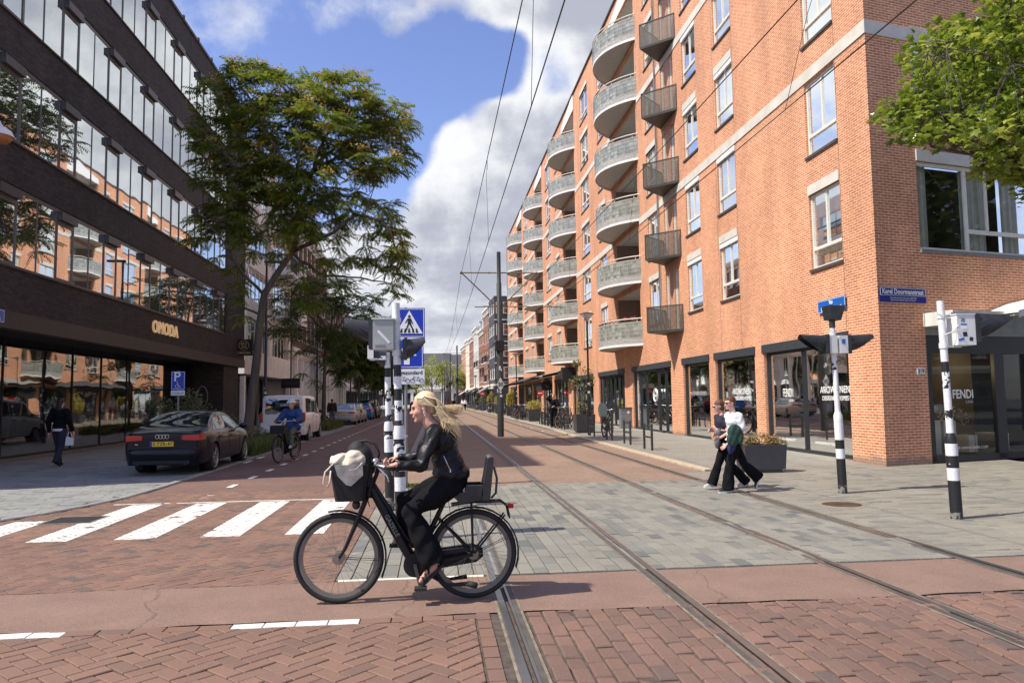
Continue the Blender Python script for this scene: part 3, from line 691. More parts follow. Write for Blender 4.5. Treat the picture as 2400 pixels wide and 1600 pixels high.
# recess rooms behind the round balconies
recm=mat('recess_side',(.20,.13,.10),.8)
for n_ in range(4):
  rc=MB(); rf=MB()
  for a,b,c,e in rec[6*n_:6*n_+6]:
      x2=XR+1.5
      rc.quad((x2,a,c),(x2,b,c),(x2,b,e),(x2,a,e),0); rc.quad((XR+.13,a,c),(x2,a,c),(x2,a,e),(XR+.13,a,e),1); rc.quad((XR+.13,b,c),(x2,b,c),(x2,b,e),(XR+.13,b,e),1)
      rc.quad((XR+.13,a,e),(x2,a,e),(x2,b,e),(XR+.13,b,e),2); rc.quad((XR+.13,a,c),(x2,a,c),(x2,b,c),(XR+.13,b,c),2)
      for y in(a+.1,a+1.5,a+2.9,b-.2): rf.box(x2-.09,x2-.02,y,y+.1,c,e)
      rf.box(x2-.09,x2-.02,a,b,e-.14,e-.02); rf.box(x2-.09,x2-.02,a,b,c,c+.12)
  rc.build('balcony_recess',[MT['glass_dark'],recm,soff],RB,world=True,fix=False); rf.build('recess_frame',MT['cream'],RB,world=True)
# round balconies
def arc(t,rr=0,ch=5.9,sg=1.5):
    Rr=((ch/2)**2+sg*sg)/(2*sg); a=math.asin(ch/2/Rr); th=-a+2*a*t
    return (-( (Rr+rr)*math.cos(th)-(Rr-sg)), ch/2+(Rr+rr)*math.sin(th))
def balcony(name,loc):
    t=bpy.data.objects.new(name,None); COL.objects.link(t); t.location=loc; t.parent=RB
    N=22; sl=MB(); a=[arc(i/N) for i in range(N+1)]; poly=a
    sl.prism([(p[0],p[1]) for p in poly],(0,0,-.20),0,o=(0,0,0),U=(1,0,0),V=(0,1,0))
    # white fascia ring and soffit
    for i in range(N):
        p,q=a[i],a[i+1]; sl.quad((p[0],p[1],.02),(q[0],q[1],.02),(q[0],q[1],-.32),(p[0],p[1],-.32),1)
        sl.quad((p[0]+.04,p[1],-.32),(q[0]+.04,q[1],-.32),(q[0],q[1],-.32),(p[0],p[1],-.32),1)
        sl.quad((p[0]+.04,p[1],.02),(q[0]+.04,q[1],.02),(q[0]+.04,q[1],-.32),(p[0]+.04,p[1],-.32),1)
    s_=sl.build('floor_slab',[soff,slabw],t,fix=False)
    pr=MB(); gb=MB(); n=28; z0,z1=.06,.86; rows=4; hz=(z1-z0)/rows
    pts=[arc(i/n,-.02) for i in range(n+1)]
    for i in range(n):
        p,q=Vector((*pts[i],0)),Vector((*pts[i+1],0)); d=(q-p); nn=Vector((-d.y,d.x,0)).normalized()*.03
        if nn.x>0: nn=-nn
        for r in range(rows+1):
            z=z0+hz*r; w_=.032 if r in(0,rows) else .014
            c0,c1=p+nn,q+nn
            pr.quad((c0.x,c0.y,z-w_),(c1.x,c1.y,z-w_),(c1.x,c1.y,z+w_),(c0.x,c0.y,z+w_))
            ii=p-nn,q-nn; pr.quad((c0.x,c0.y,z+w_),(c1.x,c1.y,z+w_),(ii[1].x,ii[1].y,z+w_),(ii[0].x,ii[0].y,z+w_))
        for f in(0,1):
            e=p+nn if f==0 else q+nn; dd=d.normalized()*.012*(1 if f==0 else -1); g=e+dd
            pr.quad((e.x,e.y,z0),(g.x,g.y,z0),(g.x,g.y,z1),(e.x,e.y,z1))
        for r in range(rows):
            za,zb=z0+hz*r,z0+hz*(r+1); c0,c1=p+nn*.6,q+nn*.6; e0,e1=p-nn*.6,q-nn*.6
            gb.add([(c0.x,c0.y,za),(c1.x,c1.y,za),(c1.x,c1.y,zb),(c0.x,c0.y,zb),(e0.x,e0.y,za),(e1.x,e1.y,za),(e1.x,e1.y,zb),(e0.x,e0.y,zb)],[(0,1,2,3),(7,6,5,4),(3,2,6,7)])
    po=pr.build('parapet',gbj,t,fix=False); g=gb.build('glass_blocks',gbm,po,fix=False)
    rl=MB(); rl.tube([(*arc(i/N,-.02),1.05) for i in range(N+1)],.028,8); 
    for i in(1,5,9,13,17,21): 
        x,y=arc(i/N,-.05); rl.cyl((x,y,.0),(x,y,1.05),.018,n=6)
    rl.build('handrail',MT['cream'],t)
    return t
lx=RB['M']
b0=None
for n in range(4):
    for k,z in enumerate(FL):
        loc=(0,36.25+PER*n-16.42,z-.53)
        if b0 is None: b0=balcony('round_balcony',loc)
        else: copy_tree(b0,loc=loc)
# mesh balconies (triangular)
def perf():
    m,nt,b,out=newmat('perforated_mesh'); N=nt.nodes.new; L=nt.links.new
    b.inputs['Base Color'].default_value=(.085,.08,.068,1); b.inputs['Roughness'].default_value=.55; b.inputs['Metallic'].default_value=.3
    uv=N('ShaderNodeUVMap'); uv.uv_map='UVMap'; v=N('ShaderNodeVectorMath'); v.operation='SCALE'; v.inputs[3].default_value=28; L(uv.outputs[0],v.inputs[0])
    fr=N('ShaderNodeVectorMath'); fr.operation='FRACTION'; L(v.outputs[0],fr.inputs[0]); sb=N('ShaderNodeVectorMath'); sb.operation='SUBTRACT'; sb.inputs[1].default_value=(.5,.5,0); L(fr.outputs[0],sb.inputs[0])
    sx=N('ShaderNodeSeparateXYZ'); L(sb.outputs[0],sx.inputs[0]); cb=N('ShaderNodeCombineXYZ'); L(sx.outputs[0],cb.inputs[0]); L(sx.outputs[1],cb.inputs[1])
    ln=N('ShaderNodeVectorMath'); ln.operation='LENGTH'; L(cb.outputs[0],ln.inputs[0]); gt=N('ShaderNodeMath'); gt.operation='GREATER_THAN'; gt.inputs[1].default_value=.30; L(ln.outputs['Value'],gt.inputs[0])
    tr=N('ShaderNodeBsdfTransparent'); mx=N('ShaderNodeMixShader'); L(gt.outputs[0],mx.inputs[0]); L(tr.outputs[0],mx.inputs[1]); L(b.outputs[0],mx.inputs[2]); L(mx.outputs[0],out.inputs[0])
    return m
PERF=perf()
def tri_balcony(loc):
    t=bpy.data.objects.new('mesh_balcony',None); COL.objects.link(t); t.location=loc; t.parent=RB
    a,b,c=(-.02,0),(-1.22,1.15),(-.02,2.35)
    fl=MB(); fl.prism([a,b,c],(0,0,-.06),0,U=(1,0,0),V=(0,1,0)); fl.build('floor_grate',meshm,t)
    pn=MB()
    for p,q in((a,b),(b,c)): pn.quad((*p,0),(*q,0),(*q,1.02),(*p,1.02))
    pn.build('mesh_panel',PERF,t,fix=False)
    fr=MB()
    for p,q in((a,b),(b,c)): fr.bar((*p,1.04),(*q,1.04),.04,.04); fr.bar((*p,.02),(*q,.02),.03,.05)
    for p in(a,b,c): fr.cyl((*p,0),(*p,1.06),.018,n=6)
    fr.build('handrail',meshm,t)
    return t
t0=None
for k,z in enumerate(FL):
    loc=(0,30.1-16.42,z-.62)
    if t0 is None: t0=tri_balcony(loc)
    else: copy_tree(t0,loc=loc)
for yy,z0 in((33.0,4.9),(104.0,.1)): mb=MB(); mb.cyl((XR-.08,yy,z0),(XR-.08,yy,24),.04,n=8); mb.build('downpipe',MT['midgrey'],RB,world=True)
for yy in(17.79,24.26,26.05,36.3,42.3,47.0): mb=MB(); mb.box(XR-.0025,XR+.01,yy,yy+.014,3.3,23.9); mb.build('movement_joint',lead,RB,world=True)
# shopfronts
wtxt=mat('white_lettering',(.85,.85,.82),.5,var=0)
wtxt2=mat('etched_lettering',(.42,.43,.42),.5,var=0)
def text(s,size,mtl,ext=.003,align='CENTER',spacing=1,bold=0):
    c=bpy.data.curves.new('lettering','FONT'); c.body=s; c.size=size; c.extrude=ext; c.align_x=align; c.align_y='CENTER'; c.space_character=spacing; c.offset=bold; c.resolution_u=3
    o=bpy.data.objects.new('lettering',c); COL.objects.link(o); bpy.context.view_layer.update()
    me=bpy.data.meshes.new_from_object(o.evaluated_get(bpy.context.evaluated_depsgraph_get())); bpy.data.objects.remove(o)
    me.name='lettering'; me.materials.clear(); me.materials.append(mtl); q=bpy.data.objects.new('lettering',me); COL.objects.link(q); return q
def facing(o,pos,right,up_=(0,0,1),sx=1):
    """bake a placement: text x axis along right, y along up"""
    r=Vector(right).normalized(); u=Vector(up_).normalized(); n=r.cross(u)
    M=Matrix(((r.x*sx,u.x,n.x,pos[0]),(r.y*sx,u.y,n.y,pos[1]),(r.z*sx,u.z,n.z,pos[2]),(0,0,0,1))); o.data.transform(M); return o
def shopfront(a,b,divs,mullw=.07,name='shop_window',back='dark',door=False):
    fr=MB(); x0,x1=XR+.10,XR+.18; w=.06
    fr.box(x0,x1,a,b,.03,.13); fr.box(x0,x1,a,b,2.9,3.0)
    for y in [a]+[a+(b-a)*d for d in divs]+[b-mullw]: fr.box(x0-.01,x1,y,y+mullw,.13,2.9)
    o=fr.build(name,shopfr,RB,world=True)
    pn=MB(); pn.quad((x1-.03,a,.1),(x1-.03,b,.1),(x1-.03,b,2.95),(x1-.03,a,2.95)); sub(pn.build('pane',MT['glass_shop'],None,fix=False),o)
    return o
shop_o=[]
for i,(a,b) in enumerate(shops):
    dv={0:(.52,),1:(),2:(),3:(.17,.34,.66,.83),4:(.12,.26,.42,.58,.74,.88)}.get(i,(.25,.5,.75))
    if i==1: dv=()
    shop_o.append(shopfront(a,b,dv))
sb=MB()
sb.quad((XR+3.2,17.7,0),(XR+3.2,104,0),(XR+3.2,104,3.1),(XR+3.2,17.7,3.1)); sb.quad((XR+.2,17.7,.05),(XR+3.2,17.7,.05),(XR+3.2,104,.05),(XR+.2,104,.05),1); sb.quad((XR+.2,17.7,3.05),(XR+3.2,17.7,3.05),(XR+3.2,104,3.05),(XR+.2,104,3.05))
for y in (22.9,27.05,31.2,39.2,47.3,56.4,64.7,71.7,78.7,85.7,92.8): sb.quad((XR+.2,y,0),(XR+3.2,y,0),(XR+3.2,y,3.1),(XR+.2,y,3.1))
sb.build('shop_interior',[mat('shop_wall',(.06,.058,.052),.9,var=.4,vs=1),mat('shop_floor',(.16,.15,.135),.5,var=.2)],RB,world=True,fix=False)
# things inside the showroom (parts of it, seen through the glass)
si=MB(); si.box(XR+.9,XR+.95,20.9,21.9,.95,1.65,0); si.box(XR+.7,XR+1.3,20.8,22.3,.1,.28,1); si.box(XR+.85,XR+1.0,20.6,20.9,.1,1.0,0)
si.box(XR+.6,XR+1.5,23.6,25.2,.1,.55,1); si.box(XR+1.2,XR+1.6,23.6,25.2,.55,.95,1); si.box(XR+.7,XR+1.3,28.4+4.2,28.4+5.2,.1,.8,1)
si.build('display_furniture',[MT['cream'],mat('pale_upholstery',(.4,.39,.36),.8)],RB,world=True)
cu=MB()
for i in range(86):
    a=27.45+2.9*i/86; b=27.45+2.9*(i+1)/86; f=lambda y:XR+.42+.05*math.sin(y*27)+.02*math.sin(y*11)
    cu.quad((f(a),a,.1),(f(b),b,.1),(f(b),b,2.95),(f(a),a,2.95))
sub(cu.build('curtain',mat('grey_curtain',(.50,.50,.46),.9,var=.08),None,fix=False),shop_o[2])
XG=XR+.13
def glasstext(s,size,y,z,m=wtxt,o=None,sx=1,vertical=False):
    q=text(s,size,m,.001)
    facing(q,(XG,y,z),(0,-1,0),sx=sx) if not vertical else facing(q,(XG,y,z),(0,0,1),(0,1,0),sx=sx)
    sub(q,o); return q
glasstext('AROWONEN',.26,18.75,1.78,o=shop_o[0],sx=.95); glasstext('DESIGNER HOMES',.17,18.75,1.56,o=shop_o[0],sx=.95)
glasstext('FENDI',.36,21.4,1.72,o=shop_o[0],sx=.62); glasstext('CASA',.11,21.2,1.50,o=shop_o[0])
glasstext('WWW.AROWONEN.COM',.11,21.7,.35,o=shop_o[0]); glasstext('AMSTERDAM ROTTERDAM',.10,19.3,.35,wtxt,shop_o[0])
glasstext('AROWONEN',.30,24.8,1.80,o=shop_o[1],sx=.85); glasstext('DESIGNER HOMES',.19,24.7,1.57,o=shop_o[1],sx=.9)
glasstext('DESIGN STUDIO',.2,28.9,1.78,wtxt2,shop_o[2]); 
glasstext('minimalistmeubels',.30,37.9,1.6,wtxt,shop_o[3],vertical=True)
rg=MB(); rg.tube([(XG,34.9+.30*math.cos(2*PI*i/24),1.75+.30*math.sin(2*PI*i/24)) for i in range(24)],.018,6,closed=True); sub(rg.build('logo_ring',wtxt,None),shop_o[3]); glasstext('base',.26,34.9,1.75,o=shop_o[3]); glasstext('studio',.12,34.9,1.36,wtxt2,shop_o[3])
# cross-street shopfront with canopy
fr=MB(); ux=[1.46,1.62,3.62,3.95,6.0,6.3,9]
for a,b in((1.42,1.60),(3.66,3.98),(5.9,6.2)): box2(fr,a,b,.05,2.75,-.05,-.15)
box2(fr,1.42,9,.02,.17,-.05,-.15); box2(fr,1.42,9,2.62,3.05,-.04,-.15)
o=fr.build('shop_window',shopfr,RB,world=True)
pn=MB(); pn.quad(W2(1.5,.1,-.11),W2(9,.1,-.11),W2(9,2.7,-.11),W2(1.5,2.7,-.11)); sub(pn.build('pane',glassmat('corner_glass',refl=.015,trans=.9,fres=1.38),None,fix=False),o)
q=text('FENDI',.30,wtxt,.001,bold=.005); facing(q,W2(2.62,1.62,-.105),d2,sx=.85); sub(q,o); q=text('CASA',.10,wtxt2,.001); facing(q,W2(2.82,1.44,-.105),d2); sub(q,o)
q=text('WWW.AROWONEN.COM',.085,wtxt,.001,spacing=1.3); facing(q,W2(2.75,.33,-.105),d2); sub(q,o)
sh=MB(); box2(sh,1.72,2.12,.18,.98,-.35,-.8); box2(sh,2.22,2.62,.18,.98,-.35,-.8); box2(sh,3.2,3.5,.18,.6,-.5,-.9); box2(sh,1.9,2.0,.98,1.35,-.6,-.65); box2(sh,4.1,4.6,.18,.62,-.5,-1.1)
sub(sh.build('display_plinth',mat('pale_marble',(.48,.47,.43),.4,var=.12,vs=3),None),o)
wl=MB(); box2(wl,1.7,3.5,1.85,2.45,-2.2,-2.25); sub(wl.build('gilt_panel',mat('gilt_panel',(.42,.21,.05),.35,.4,var=.3,vs=2),None),o)
dsh=MB(); dsh.ell(W2(2.28,1.28,-.5),(.26,.04,.11),M2,n=20,k=12); sub(dsh.build('silver_dish',mat('silver_dish',(.6,.62,.6),.15,.6),None),o)
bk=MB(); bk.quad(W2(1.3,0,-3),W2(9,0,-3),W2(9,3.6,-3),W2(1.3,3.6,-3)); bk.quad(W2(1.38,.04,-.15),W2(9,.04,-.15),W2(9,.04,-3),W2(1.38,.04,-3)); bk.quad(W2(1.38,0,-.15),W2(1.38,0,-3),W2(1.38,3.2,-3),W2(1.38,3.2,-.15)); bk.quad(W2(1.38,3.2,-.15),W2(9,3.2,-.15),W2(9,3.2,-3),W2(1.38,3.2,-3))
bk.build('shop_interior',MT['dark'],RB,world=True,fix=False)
vr=random.Random(5); fw_=MB()
for i in range(260):
    th=vr.uniform(0,2*PI); ph=vr.uniform(-.6,1.3); rr=vr.uniform(.25,.36); c=W2(3.0+rr*math.cos(th)*math.cos(ph),1.02+.8*rr*math.sin(ph),-.7-rr*math.sin(th)*math.cos(ph)); s=vr.uniform(.02,.045)
    fw_.add([c+Vector((vr.uniform(-s,s),vr.uniform(-s,s),vr.uniform(-s,s))) for _ in range(3)],[(0,1,2)])
sub(fw_.build('dried_flowers',mat('dried_hydrangea',(.35,.33,.25),.9,island=.4),None,fix=False),o)
for (u,z,o_,pw) in ((2.5,2.35,-1.4,34),(4.6,2.35,-1.6,26)):   # the showroom's ceiling spots, lit in the photograph
    ld=bpy.data.lights.new('shop_spot','POINT'); ld.energy=pw; ld.color=(1,.72,.42); ld.shadow_soft_size=.06; lo=bpy.data.objects.new('shop_spot',ld); COL.objects.link(lo); lo.location=W2(u,z,o_)
# canopy: white beam, then curved hood with ribbed underside
cn=MB(); box2(cn,1.36,2.95,3.24,3.50,.75,-.02); box2(cn,1.36,3.0,3.50,3.56,.80,-.02)
prof=[(2.95,3.50),(3.2,3.56),(3.6,3.70),(4.1,3.86),(4.7,3.98),(5.4,4.04),(6.2,4.05)]
for (a,za),(b,zb) in zip(prof,prof[1:]):
    for o0,o1 in((1.15,-.02),):
        v=[W2(a,za,o0),W2(b,zb,o0),W2(b,zb,o1),W2(a,za,o1)]; w=[p-Vector((0,0,.05)) for p in v]
        cn.add(v+w,[(0,1,2,3),(7,6,5,4),(0,4,5,1)])
    for j in range(14):
        oo=.05+1.08*j/14; v0,v1=W2(a,za-.055,oo),W2(b,zb-.055,oo); cn.bar(v0,v1,.035,.02)
    v=[W2(a,za+.04,1.18),W2(b,zb+.04,1.18),W2(b,zb-.12,1.18),W2(a,za-.12,1.18)]; cn.quad(*v)
cn.build('canopy',mat('weathered_white',(.62,.62,.58),.6,var=.16,vs=4,streak=1),RB,world=True)
cb=MB(); 
for u0,u1,z0,z1 in((1.42,9,3.05,3.62),): cb.quad(W2(u0,z0,-.02),W2(u1,z0,-.02),W2(u1,z1,-.02),W2(u0,z1,-.02))
for i in range(40): cb.box(XR,XR,0,0,0,0) if 0 else None
cb.build('canopy_fascia',mat('grey_fascia',(.24,.26,.25),.6),RB,world=True,fix=False)
# street name signs and number plate on the building
blue=mat('sign_blue',(.006,.015,.22),.35,var=.03); blue2=mat('enamel_blue',(.01,.11,.46),.3,var=.03)
def sign_plate(name,label,c,right,w,h,m,lines,frame=True,n=None):
    t=thing(name,label,'street sign',tuple(c))
    r=Vector(right).normalized(); nn=r.cross(Vector((0,0,1))); Mx=Matrix((r,-nn,Vector((0,0,1)))).transposed()
    mb=MB(); mb.obox(Vector(c),(w,.018,h),Mx); mb.build('plate',m,t,world=True)
    if frame:
        mb=MB()
        for dx,dz,ww,hh in((0,h/2-.018,w-.02,.012),(0,-h/2+.018,w-.02,.012),(w/2-.016,0,.012,h-.03),(-w/2+.016,0,.012,h-.03)):
            mb.obox(Vector(c)+r*dx+Vector((0,0,dz))+nn*.0105,(ww,.004,hh),Mx)
        mb.build('border',wtxt,t,world=True)
    for s,size,dz,sx in lines:
        q=text(s,size,wtxt,.001,bold=.004 if size>.1 else 0); facing(q,Vector(c)+Vector((0,0,dz))+nn*.0125,r,sx=sx); m4=t['M']; q.data.transform(Matrix.Translation((-m4[0],-m4[1],-m4[2]))); q.parent=t
    return t
t=sign_plate('street_name_sign','dark blue street name sign reading Karel Doormanstraat on the brick corner pillar',W2(.73,3.975,.03),d2,1.42,.345,blue,[('Karel Doormanstraat',.17,.075,.86),('Schout-bij-nacht Karel Doorman, 1889-1942,',.045,-.07,1),('ging met zijn schip ten onder in de Javazee',.045,-.12,1)],frame=False)
mb=MB(); c=W2(.73,4.05,.042)
for du,dz,ww,hh in((0,.085,1.38,.01),(0,-.085,1.38,.01),(.69,0,.01,.18),(-.69,0,.01,.18)): mb.obox(c+d2*du+Vector((0,0,dz)),(ww,.004,hh),M2)
mb.build('border',wtxt,t,world=True)
sign_plate('street_name_sign','bright blue street name sign reading Van Oldenbarneveltstraat, half behind the black detector','' or (XR-.05,18.4,3.98),(0,-1,0),1.36,.33,blue2,[('Van',.15,.07,.8),('Oldenbarneveltstraat',.15,-.08,.78)])
t=thing('house_number_plate','small white plate with the number 319 beside the shop entrance','number plate',tuple(W2(1.18,2.18,.01)))
mb=MB(); mb.obox(W2(1.18,2.18,.012),(.235,.012,.14),M2); mb.build('plate',MT['white'],t,world=True)
q=text('319',.14,MT['black'],.001,bold=.003); facing(q,W2(1.18,2.18,.021),d2,sx=.9); m4=t['M']; q.data.transform(Matrix.Translation((-m4[0],-m4[1],-m4[2]))); q.parent=t
# ---------------- left: charcoal brick shop and office building ----------------
XL=-11.0; XG_=-12.7
LB=thing('office_building','charcoal brick office building with ribbon windows over a shoe shop front','building',(XL,15.4,0))
glL=glassmat('mirror_glass',refl=.72,trans=0,col=(.10,.105,.10),warp=.0012,fres=1.5)
glG=glassmat('shop_mirror_glass',refl=.34,trans=.42,warp=.006,fres=1.5)
frd=mat('window_frame_bronze',(.13,.125,.125),.45,.2,var=.1); boxm=mat('vent_box_metal',(.075,.07,.07),.45,.1,var=.06)
bands=[(5.30,7.45),(8.61,10.80),(11.92,13.95),(15.28,17.35)]; YE=40.9
def lwall(name,z0,z1,ya=15.4,yb=45.,m=B_dk):
    mb=MB(); mb.box(XL-.35,XL,ya,yb,z0,z1); return mb.build(name,m,LB,world=True)
lwall('brick_band',4.12,5.30); lwall('brick_band',7.45,8.61); lwall('brick_band',10.80,11.92); lwall('brick_band',13.95,15.28); lwall('brick_band',17.35,18.55)
mb=MB()
for a,b in bands: mb.box(XL-.35,XL,41.25,45,a,b)
mb.build('end_wall',B_dk,LB,world=True)
mb=MB(); mb.box(XL-9,XL-.3,15.4,45,4.1,18.4); mb.build('core',MT['dark'],LB,world=True)
mb=MB(); mb.box(XL-.4,XL+.06,15.35,45.05,18.55,18.68)
for i in range(14): mb.box(XL+.02,XL+.09,16.5+2.1*i,16.62+2.1*i,18.62,18.78)
mb.build('roof_edge',lead,LB,world=True)
mb=MB(); mb.box(XL-.3,XL+.035,15.4,45,3.66,4.115); mb.build('fascia',mat('fascia_brown',(.038,.029,.030),.55,var=.12),LB,world=True)
mb=MB(); mb.box(XG_-1,XL-.3,15.4,45,3.70,3.78); mb.build('soffit',mat('soffit_black',(.012,.012,.012),.7),LB,world=True)
mb=MB(); mb.box(XL-.3,XL-.02,41.0,41.24,4.15,18.4); mb.build('downpipe',MT['blackm'],LB,world=True)
def lbay(y,z0,z1,k):
    fr=MB(); x0,x1=XL-.12,XL-.038; yl=[y,y+1.06,y+2.11,y+3.17]; ye=min(yl[-1],YE)
    fr.box(x0,x1+.02,y,ye,z0,z0+.05); fr.box(x0,x1+.0,y,ye,z1-.13,z1)
    for q in yl[:-1]:
        if q<YE: fr.box(x0,x1+.0,q-.022,q+.022,z0+.06,z1-.16)
    fr.box(x0,x1+.008,y+.03,y+.075,z0+.06,z1-.16); fr.box(x0,x1+.008,y+.985,y+1.03,z0+.06,z1-.16); fr.box(x0,x1+.008,y+.075,y+.985,z0+.06,z0+.10); fr.box(x0,x1+.008,y+.075,y+.985,z1-.47,z1-.16)
    o=fr.build('window',frd,LB,world=True)
    jit=random.uniform(-.004,.004)
    pn=MB()
    for a,b in zip(yl,yl[1:]):
        if a<YE: j=random.uniform(-.004,.004); jz=random.uniform(-.003,.003); pn.quad((XL-.052,a,z0),(XL-.052+j,min(b,YE),z0),(XL-.052+j+jz,min(b,YE),z1),(XL-.052+jz,a,z1))
    sub(pn.build('pane',glL,None,fix=False),o)
    vb=MB(); vb.box(XL-.05,XL+.10,y+.03,y+1.03,z1-.34,z1-.10); vb.box(XL-.05,XL+.115,y+.02,y+.06,z1-.35,z1-.09); sub(vb.build('vent_box',boxm,None),o)
for z0,z1 in bands:
    for k in range(-2,6): lbay(23.03+3.17*k,z0,z1,k)
    sb=MB(); sb.box(XL-.1,XL+.05,15.4,YE+.3,z0-.05,z0-.002); sb.box(XL-.2,XL-.015,15.4,YE+.3,z1+.002,z1+.07); sb.build('sill',lead,LB,world=True)
# ground floor shop
gy=[15.6,19.4,23.6,27.9,30.2,32.6,36.9,41.2,45.6]
for a,b in zip(gy,gy[1:]):
    fr=MB(); fr.box(XG_-.06,XG_+.03,a,a+.05,.12,3.7); fr.box(XG_-.06,XG_+.05,a,b,.08,.16); o=fr.build('shop_window',MT['blackm'],LB,world=True)
    pn=MB(); ja=random.uniform(-.01,.01); pn.quad((XG_,a,.12),(XG_+ja,b,.12),(XG_+ja,b,3.7),(XG_,a,3.7)); sub(pn.build('pane',glG,None,fix=False),o)
mb=MB(); mb.box(XG_-.2,XG_+.22,15.4,46,-.02,.10); mb.build('plinth',mat('shop_plinth',(.16,.145,.12),.8,var=.15),LB,world=True)
mb=MB(); mb.box(XG_-.3,XL-.15,41.3,44.3,0,3.7); mb.build('pillar',B_dk,LB,world=True)
rg=MB(); rg.tube([(-11.62+.27*math.cos(2*PI*i/24)-.6,41.28,2.0+.55*math.sin(2*PI*i/24)) for i in range(24)],.03,6,closed=True); rg.build('logo_ring',MT['midgrey'],LB,world=True)
bk=MB(); bk.quad((XG_-4,15,0),(XG_-4,46,0),(XG_-4,46,3.8),(XG_-4,15,3.8)); bk.quad((XG_-4,15,.09),(XG_,15,.09),(XG_,46,.09),(XG_-4,46,.09)); bk.quad((XG_-4,15,3.75),(XG_,15,3.75),(XG_,46,3.75),(XG_-4,46,3.75))
bk.quad((XG_-4,15,0),(XG_,15,0),(XG_,15,3.8),(XG_-4,15,3.8)); bk.quad((XG_-4,45.9,0),(XG_,45.9,0),(XG_,45.9,3.8),(XG_-4,45.9,3.8))
bk.build('shop_interior',MT['dark'],LB,world=True,fix=False)
mar=mat('display_marble',(.55,.56,.54),.35,var=.12,vs=2); wood=mat('display_wood',(.20,.12,.06),.6,var=.2)
dt=MB(); wr=random.Random(3); sh=MB()
for a,b in((19.8,23.2),(24.0,27.4),(30.5,32.4),(33.2,36.5),(37.3,40.6)):
    dt.box(XG_-.75,XG_-.12,a,b,.16,.62,0); 
    for i in range(int((b-a)/.17)): 
        y=a+.1+.17*i; sh.ell((XG_-.4+wr.uniform(-.1,.1),y,.67),(.13,.045,.05),None,6,0,4)
for a,b in((24.6,29.8),(32.8,36.3),(38.2,41.0)):
    dt.box(XG_-.9,XG_-.2,a,b,1.28,1.42,0)
    for y in(a+.5,b-.5): dt.cyl((XG_-.5,y-.2,.62),(XG_-.5,y+.1,1.28),.03,n=6); dt.cyl((XG_-.6,y+.3,.62),(XG_-.5,y,1.28),.03,n=6)
    for i in range(int((b-a)/.19)): sh.ell((XG_-.5+wr.uniform(-.15,.15),a+.1+.19*i,1.47),(.13,.05,.055),None,6,0,4)
dt.box(XG_-1.2,XG_-.3,20.2,23.4,.9,1.05,1); dt.box(XG_-1.0,XG_-.5,20.6,23.0,.62,.9,1)
dt.build('display_table',[mar,wood],LB,world=True)
sh.build('shoes_on_display',mat('shoe_leather',(.22,.10,.06),.5,island=.6,var=.3),LB,world=True,fix=False)
gold=mat('lit_gold_letters',(.75,.45,.2),.3,.6)
nt=gold.node_tree; b=[n for n in nt.nodes if n.type=='BSDF_PRINCIPLED'][0]; b.inputs['Emission Color'].default_value=(1,.66,.36,1); b.inputs['Emission Strength'].default_value=.28
q=text('OMODA',.70,gold,.035,bold=.0,spacing=1.12); facing(q,(XL+.09,31.85,4.66),(0,1,0),sx=1.02); m4=LB['M']; q.data.transform(Matrix.Translation((-m4[0],-m4[1],-m4[2]))); q.parent=LB; q.name='letter_sign'
t=thing('hanging_sign','square black projecting sign with a gold ring reading MO DA and OMODA','shop sign',(-10.65,43.5,4.75))
mb=MB(); mb.box(-.47,.47,-.06,.06,-.46,.46); mb.build('panel',MT['blackm'],t); mb=MB(); mb.box(-.6,-.47,-.02,.02,-.3,-.25); mb.box(-.6,-.47,-.02,.02,.25,.3); mb.build('bracket',MT['darkgrey'],t)
dgold=mat('dull_gold',(.45,.38,.16),.5)
mb=MB(); mb.tube([(.27*math.cos(2*PI*i/28),-.065,.12+.27*math.sin(2*PI*i/28)) for i in range(28)],.014,5,closed=True); mb.build('ring',dgold,t)
for s,z,sz in(('MO',.20,.21),('DA',.02,.21),('OMODA',-.31,.19)):
    q=text(s,sz,dgold,.002,spacing=1.05,bold=.004); facing(q,(0,-.065,z),(1,0,0)); q.parent=t
t=sign_plate('street_name_sign','small blue street name sign at the near end of the charcoal building','' or (XL+.05,19.72,3.94),(0,1,0),1.25,.33,blue2,[('Van',.13,.07,.8),('Oldenbarneveltstraat',.13,-.07,.8)])
# hanging street lamp at the left edge
t=thing('hanging_lamp','white dish lamp with amber glass hanging from a bracket on the charcoal building','lamp',(-9.98,18,7.86))
mb=MB(); mb.lathe([(0,.36),(.05,.35),(.09,.24),(.16,.20),(.28,.12),(.33,.02),(.33,-.02)],n=24); mb.build('lamp_shade',MT['white'],t,smooth=True)
mb=MB(); mb.lathe([(.30,-.02),(.27,-.10),(.18,-.17),(0,-.19)],n=24); mb.build('lamp_glass',mat('amber_glass',(.42,.17,.06),.25,coat=.3),t,smooth=True)
mb=MB(); mb.tube([(0,0,.34),(-.02,0,.42),(-.45,0,.55),(-1.36,0,.58)],.022,6); mb.bar((-1.36,0,.25),(-1.36,0,.9),.1,.03); mb.tube([(-1.36,0,.85),(-.6,0,.56)],.012,5); mb.build('bracket',MT['midgrey'],t)
